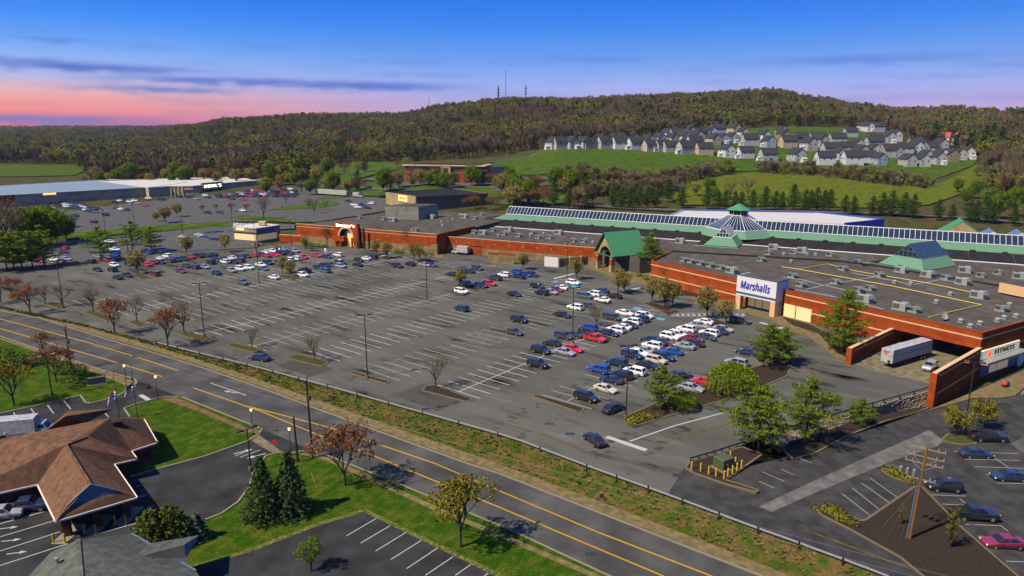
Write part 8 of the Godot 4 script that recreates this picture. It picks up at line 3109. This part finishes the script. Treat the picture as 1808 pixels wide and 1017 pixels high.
# ---------------------------------------------------------------- small things
func build_small_things() -> void:
	# guard rail along the lot
	var rail := thing("guard_rail", "long galvanised guard rail on posts above the roadside bank", "guard rail")
	var pts := []
	var x := -84.0
	var xe: float = g_line[-2].x + 6.0
	while x < xe:
		pts.append(Vector3(x, low_y(x), poly_z(g_line, x) + 0.75))
		x += 2.0 if x > 8.0 else 3.4
	var mb := MB.new()
	for i in pts.size() - 1:
		for k in [[0.55, 0.09, 0.02], [0.61, 0.05, -0.03], [0.68, 0.09, 0.02]]:
			var a: Vector3 = pts[i] + Vector3(0, k[0], k[2])
			var b: Vector3 = pts[i + 1] + Vector3(0, k[0], k[2])
			mb.bar(a, b, 0.06, k[1])
	part("rail", mb, M.galvanised, rail)
	var pm := MB.new()
	pm.box(Vector3(0, 0.1, 0.12), Vector3(0.16, 1.7, 0.16))
	var post := pm.mesh(M.pole_dark)
	for i in range(0, pts.size(), 2):
		var o := part("post", post, null, rail)
		o.position = pts[i]
	# second rail above the retaining wall
	var r2 := thing("dock_guard_rail", "short dark guard rail along the top of the stone wall", "guard rail")
	var rp := []
	for p in [[1219, 815], [1260, 803], [1300, 790], [1345, 776], [1400, 758], [1500, 728], [1560, 711], [1638, 689]]:
		rp.append(at(p[0], p[1], 0.0))
	mb = MB.new()
	for i in rp.size() - 1:
		mb.bar(rp[i] + Vector3(0, 0.62, 0), rp[i + 1] + Vector3(0, 0.62, 0), 0.08, 0.34)
	part("rail", mb, M.hvac, r2)
	for i in rp.size():
		for k in 3:
			if i < rp.size() - 1:
				var o := part("post", post, null, r2)
				o.position = rp[i].lerp(rp[i + 1], k / 3.0) + Vector3(0, -0.1, 0)
	# transformer and bollards
	var tc := at(1277, 827, 0)
	var tr := thing("transformer_box", "dark green utility transformer cabinet in the mulch island", "transformer", tc + Vector3(0, 0.13, 0), 0.55)
	mb = MB.new()
	mb.bevel_box(Vector3(0, 0.95, 0), Vector3(2.3, 1.7, 2.0), 0.08)
	part("cabinet", mb, M.transformer, tr)
	mb = MB.new()
	mb.box(Vector3(0, 0.05, 0), Vector3(3.0, 0.14, 2.6))
	part("pad", mb, M.concrete, tr)
	mb = MB.new()
	mb.box(Vector3(-0.3, 1.0, 1.01), Vector3(0.25, 0.3, 0.03))
	part("label_plate", mb, M.white_wall, tr)
	for q in [[1221, 829], [1237, 832], [1251, 838], [1264, 841], [1278, 846], [1285, 841], [1293, 836], [1301, 832], [1309, 826], [1289, 811], [1298, 821]]:
		var b := thing("bollard", "yellow bollard in the ring around the green transformer", "bollard", at(q[0], q[1], 0.12), 0.0, "transformer bollards")
		mb = MB.new()
		mb.lathe(Vector3.ZERO, [[0.12, 0], [0.12, 1.25], [0.08, 1.33], [0, 1.35]], 10)
		part("post", mb, M.bollard, b)
	# trailer at the dock
	var t0 := at(1574, 652, 0)
	var t1 := at(1650, 629, 0)
	var td := dir2(t0, t1)
	var tl := thing("semi_trailer", "long white box trailer backed into the loading dock", "trailer", t0 - out_of(td) * 1.3, atan2(-td.z, td.x))
	mb = MB.new()
	mb.bevel_box(Vector3(7.6, 2.65, 0), Vector3(15.2, 2.9, 2.6), 0.05)
	part("box", mb, M.trailer_white, tl)
	mb = MB.new()
	mb.box(Vector3(7.6, 4.06, 1.31), Vector3(15.2, 0.14, 0.04))
	mb.box(Vector3(7.6, 1.26, 1.31), Vector3(15.2, 0.14, 0.04))
	mb.box(Vector3(7.5, 2.7, 1.31), Vector3(9.0, 0.12, 0.03))
	part("side_rail", mb, M.red_wall, tl)
	mb = MB.new()
	mb.box(Vector3(-0.03, 3.55, -0.25), Vector3(0.05, 0.32, 1.3))
	mb.box(Vector3(-0.03, 3.15, -0.3), Vector3(0.05, 0.12, 0.8))
	part("red_logo", mb, M.sign_red, tl)
	mb = MB.new()
	mb.tube(Vector3(-0.02, 1.55, 0.55), Vector3(-0.08, 1.55, 0.55), 0.3, 0.3, 12)
	part("round_fitting", mb, M.black_metal, tl)
	for wx in [11.3, 12.6]:
		for z in [1.0, -1.0]:
			mb = MB.new()
			mb.tube(Vector3(wx, 0.5, z - 0.22), Vector3(wx, 0.5, z + 0.22), 0.5, 0.5, 14)
			mb.tube(Vector3(wx, 0.5, z + 0.2), Vector3(wx, 0.5, z - 0.22), 0.49, 0.49, 14)
			var wt := part("wheel", mb, M.rubber, tl)
			mb = MB.new()
			mb.tube(Vector3(wx, 0.5, 0.9 * z), Vector3(wx, 0.5, 1.24 * z), 0.28, 0.28, 10)
			part("hub", mb, M.rim, wt)
	mb = MB.new()
	for z in [0.8, -0.8]:
		mb.box(Vector3(2.6, 0.6, z), Vector3(0.16, 1.2, 0.16))
	part("landing_leg", mb, M.black_metal, tl)
	# trucks behind the department store
	var hw := [["white box trailer parked in the back lot by the pink trees", 573, 345, 14.0], ["white box trailer parked beside the tractor in the back lot", 600, 347, 14.0]]
	for h in hw:
		var hp := on(h[1], h[2])
		var hv := thing("parked_trailer", h[0], "trailer", hp, atan2(-ax.z, ax.x), "trailers in the back lot")
		mb = MB.new()
		mb.bevel_box(Vector3(0, 2.7, 0), Vector3(h[3], 2.9, 2.6), 0.05)
		part("box", mb, M.trailer_white, hv)
		mb = MB.new()
		for wx in [-5.0, -3.8, 4.5]:
			mb.tube(Vector3(wx, 0.5, -1.2), Vector3(wx, 0.5, 1.2), 0.5, 0.5, 10)
		part("wheels", mb, M.rubber, hv)
	truck(on(632, 349), atan2(-ax.z, ax.x), 5.0, "white semi tractor and short box in the back lot", "semi_truck")
	truck(at(815, 449, 0), atan2(-ax.z, ax.x) + PI, 5.0, "small white box truck beside the brick shed at mall wall", "box_truck")
	truck(lane(44, 770, road_y), 0.25, 6.0, "white box truck parked behind the brown bank roof", "box_truck")
	# flags
	for f in [[211, 741, 9.0, "pale flag at half mast nearest the driveway", 0], [243, 738, 9.6, "striped blue cantoned flag at half mast beside the lawn", 1]]:
		var fp := lane(f[0], f[1], road_y)
		var fl := thing("flagpole", f[3], "flagpole", fp, 0.0, "bank flagpoles")
		mb = MB.new()
		mb.lathe(Vector3.ZERO, [[0.13, 0], [0.09, 0.1], [0.045, f[2]], [0.1, f[2] + 0.08], [0, f[2] + 0.2]], 8)
		part("pole", mb, M.hvac_dark, fl)
		var sway := 0.62 if f[4] == 0 else 0.7
		for k in 7:
			var fm := MB.new()
			for j in 6:
				var p0 := flag_pt(f[2] * sway, j / 6.0, k / 7.0, f[4])
				var p1 := flag_pt(f[2] * sway, (j + 1) / 6.0, k / 7.0, f[4])
				var p2 := flag_pt(f[2] * sway, (j + 1) / 6.0, (k + 1) / 7.0, f[4])
				var p3 := flag_pt(f[2] * sway, j / 6.0, (k + 1) / 7.0, f[4])
				fm.quad(p3, p2, p1, p0)
			var m: Material = M.flag_red if k % 2 == 0 else M.flag_white
			if f[4] == 1 and k > 3:
				m = M.flag_blue
			if f[4] == 0 and k < 2:
				m = M.flag_white
			part("flag_stripe", fm, m, fl)
	# signs
	var mon := thing("stone_sign", "grey stone slab sign standing on the bank lawn", "sign", lane(172, 679, road_y), 0.5)
	mb = MB.new()
	mb.bevel_box(Vector3(0, 0.85, 0), Vector3(3.0, 1.5, 0.5), 0.06)
	part("slab", mb, M.stone_dark, mon)
	mb = MB.new()
	mb.box(Vector3(0, 0.05, 0), Vector3(3.4, 0.2, 0.8))
	part("plinth", mb, M.stone, mon)
	for q in [[265, 703, 0.6, "red octagonal stop sign at the bank driveway mouth"], [487, 803, 0.2, "red octagonal stop sign at the drive through exit"]]:
		var sp := thing("stop_sign", q[3], "sign", lane(q[0], q[1], road_y), q[2], "stop signs")
		mb = MB.new()
		mb.tube(Vector3.ZERO, Vector3(0, 2.4, 0), 0.035, 0.035, 6)
		part("post", mb, M.steel, sp)
		mb = MB.new()
		mb.tube(Vector3(0, 2.2, 0.02), Vector3(0, 2.2, 0.06), 0.45, 0.45, 8)
		part("plate", mb, M.sign_red, sp)
	for q in [[716, 855, "brown square sign on a post beside the road path"], [1061, 898, "small sign post on the sidewalk below the bank"]]:
		var sp := thing("road_sign", q[2], "sign", lane(q[0], q[1], road_y), 0.5, "road signs")
		mb = MB.new()
		mb.tube(Vector3.ZERO, Vector3(0, 2.3, 0), 0.04, 0.04, 6)
		part("post", mb, M.steel, sp)
		mb = MB.new()
		mb.bevel_box(Vector3(0, 2.0, 0.05), Vector3(0.62, 0.6, 0.04), 0.01)
		part("plate", mb, M.brown_wall, sp)
	var mk := thing("pipeline_marker", "leaning yellow pipeline marker post on the bank lawn", "marker", lane(556, 853, road_y))
	mb = MB.new()
	mb.tube(Vector3.ZERO, Vector3(-0.35, 1.5, 0), 0.09, 0.09, 8)
	part("post", mb, M.bollard, mk)
	mb = MB.new()
	mb.lathe(Vector3(-0.35, 1.5, 0), [[0.1, 0], [0.07, 0.1], [0, 0.14]], 8)
	part("cap", mb, M.paint_yellow, mk)
	# drains
	for q in [[1043, 978], [752, 722], [1006, 766], [1197, 839]]:
		var dn := thing("storm_drain", "dark iron storm drain grate in the pavement by the kerb", "drain", Vector3.ZERO, 0.0, "storm drains")
		var h: Callable = road_y if q[1] > 900 else flat_y
		var dp := lane(q[0], q[1], h) + Vector3(0, 0.03, 0)
		mb = MB.new()
		for k in 6:
			mb.box(dp + Vector3(-0.6 + k * 0.24, 0, 0), Vector3(0.1, 0.05, 0.8), Basis.IDENTITY)
		part("bars", mb, M.black_metal, dn)
		mb = MB.new()
		mb.box(dp + Vector3(0, -0.015, 0), Vector3(1.5, 0.02, 0.95))
		part("frame", mb, M.hvac_dark, dn)
	# cart corral and the covered bundle by the fitness store
	var cc := at(583, 449, 0)
	var corral := thing("cart_corral", "white tube cart corral beside the white suv near arched entrance", "cart corral", cc, 0.7)
	mb = MB.new()
	for z in [-0.9, 0.9]:
		mb.tube(Vector3(-2, 1.0, z), Vector3(2, 1.0, z), 0.06, 0.06, 6)
		mb.tube(Vector3(-2, 0.5, z), Vector3(2, 0.5, z), 0.05, 0.05, 6)
		for k in [-2.0, 0.0, 2.0]:
			mb.tube(Vector3(k, 0, z), Vector3(k, 1.0, z), 0.05, 0.05, 6)
	mb.tube(Vector3(-2, 1.0, -0.9), Vector3(-2, 1.0, 0.9), 0.06, 0.06, 6)
	mb.tube(Vector3(-2, 2.6, -0.9), Vector3(-2, 2.6, 0.9), 0.06, 0.06, 6)
	mb.tube(Vector3(-2, 1.0, -0.9), Vector3(-2, 2.6, -0.9), 0.06, 0.06, 6)
	mb.tube(Vector3(-2, 1.0, 0.9), Vector3(-2, 2.6, 0.9), 0.06, 0.06, 6)
	part("frame", mb, M.white_bar, corral)
	mb = MB.new()
	mb.box(Vector3(-2, 2.1, 0), Vector3(0.06, 0.9, 1.8))
	part("panel", mb, M.white_wall, corral)
	var kp := lane(1775, 684, low_y)
	var ride := thing("coin_ride", "pink and dark coin ride on the sidewalk before the fitness store", "ride", kp + Vector3(0, 0.13, 0), 0.3)
	mb = MB.new()
	mb.box(Vector3(0, 0.15, 0), Vector3(1.5, 0.3, 0.8))
	part("base", mb, M.black_metal, ride)
	mb = MB.new()
	mb.lathe(Vector3(-0.35, 0.3, 0), [[0.3, 0], [0.55, 0.35], [0.45, 0.8], [0, 1.0]], 10)
	part("shell", mb, M.flag_red, ride)
	mb = MB.new()
	mb.bevel_box(Vector3(0.45, 0.7, 0), Vector3(0.6, 0.8, 0.6), 0.1)
	part("seat", mb, M.flag_blue, ride)

func flag_pt(y: float, s: float, t: float, k: int) -> Vector3:   # a slack flag hanging from its hoist
	var w := 2.1 * s
	var droop := s * s * 1.2
	return Vector3((-0.7 if k == 0 else -0.75) * w * (1.0 - 0.35 * t) + 0.08 * sin(s * 9.0 + t * 3.0), y - 1.6 * (1.0 - t) - droop, 0.16 * sin(s * 8.0 + t * 2.0) + 0.25 * w)

func truck(p: Vector3, yaw: float, l: float, label: String, called: String) -> void:
	var o := thing(called, label, "truck", p, yaw, "white trucks")
	var mb := MB.new()
	mb.bevel_box(Vector3(-0.9, 2.2, 0), Vector3(l, 2.5, 2.4), 0.06)
	part("cargo_box", mb, M.trailer_white, o)
	mb = MB.new()
	var x := l * 0.5 - 0.85
	var sec := [[x, 0.5, 2.3], [x + 1.1, 0.5, 2.3], [x + 1.7, 0.5, 1.45], [x + 2.5, 0.5, 1.25], [x + 2.6, 0.6, 0.8]]
	for i in sec.size() - 1:
		for s in [1.0, -1.0]:
			var a := Vector3(sec[i][0], sec[i][1], s * 1.0)
			var b := Vector3(sec[i + 1][0], sec[i + 1][1], s * 1.0)
			var c := Vector3(sec[i + 1][0], sec[i + 1][2], s * 0.95)
			var d := Vector3(sec[i][0], sec[i][2], s * 0.95)
			if s > 0:
				mb.quad(a, b, c, d)
			else:
				mb.quad(b, a, d, c)
		mb.quad(Vector3(sec[i][0], sec[i][2], 0.95), Vector3(sec[i + 1][0], sec[i + 1][2], 0.95), Vector3(sec[i + 1][0], sec[i + 1][2], -0.95), Vector3(sec[i][0], sec[i][2], -0.95))
	mb.quad(Vector3(x + 2.6, 0.6, 1.0), Vector3(x + 2.6, 0.6, -1.0), Vector3(x + 2.6, 0.8, -0.95), Vector3(x + 2.6, 0.8, 0.95))
	part("cab", mb, M.trailer_white, o)
	mb = MB.new()
	mb.quad(Vector3(x + 1.14, 2.25, 0.85), Vector3(x + 1.72, 1.5, 0.88), Vector3(x + 1.72, 1.5, -0.88), Vector3(x + 1.14, 2.25, -0.85))
	mb.box(Vector3(x + 0.7, 1.85, 0), Vector3(0.8, 0.55, 1.99))
	part("windows", mb, M.car_glass, o)
	for wx in [-l * 0.35 - 0.6, x + 1.5]:
		for z in [0.95, -0.95]:
			mb = MB.new()
			mb.tube(Vector3(wx, 0.45, z - 0.15), Vector3(wx, 0.45, z + 0.15), 0.45, 0.45, 12)
			mb.tube(Vector3(wx, 0.45, z + 0.13), Vector3(wx, 0.45, z - 0.15), 0.44, 0.44, 12)
			part("wheel", mb, M.rubber, o)
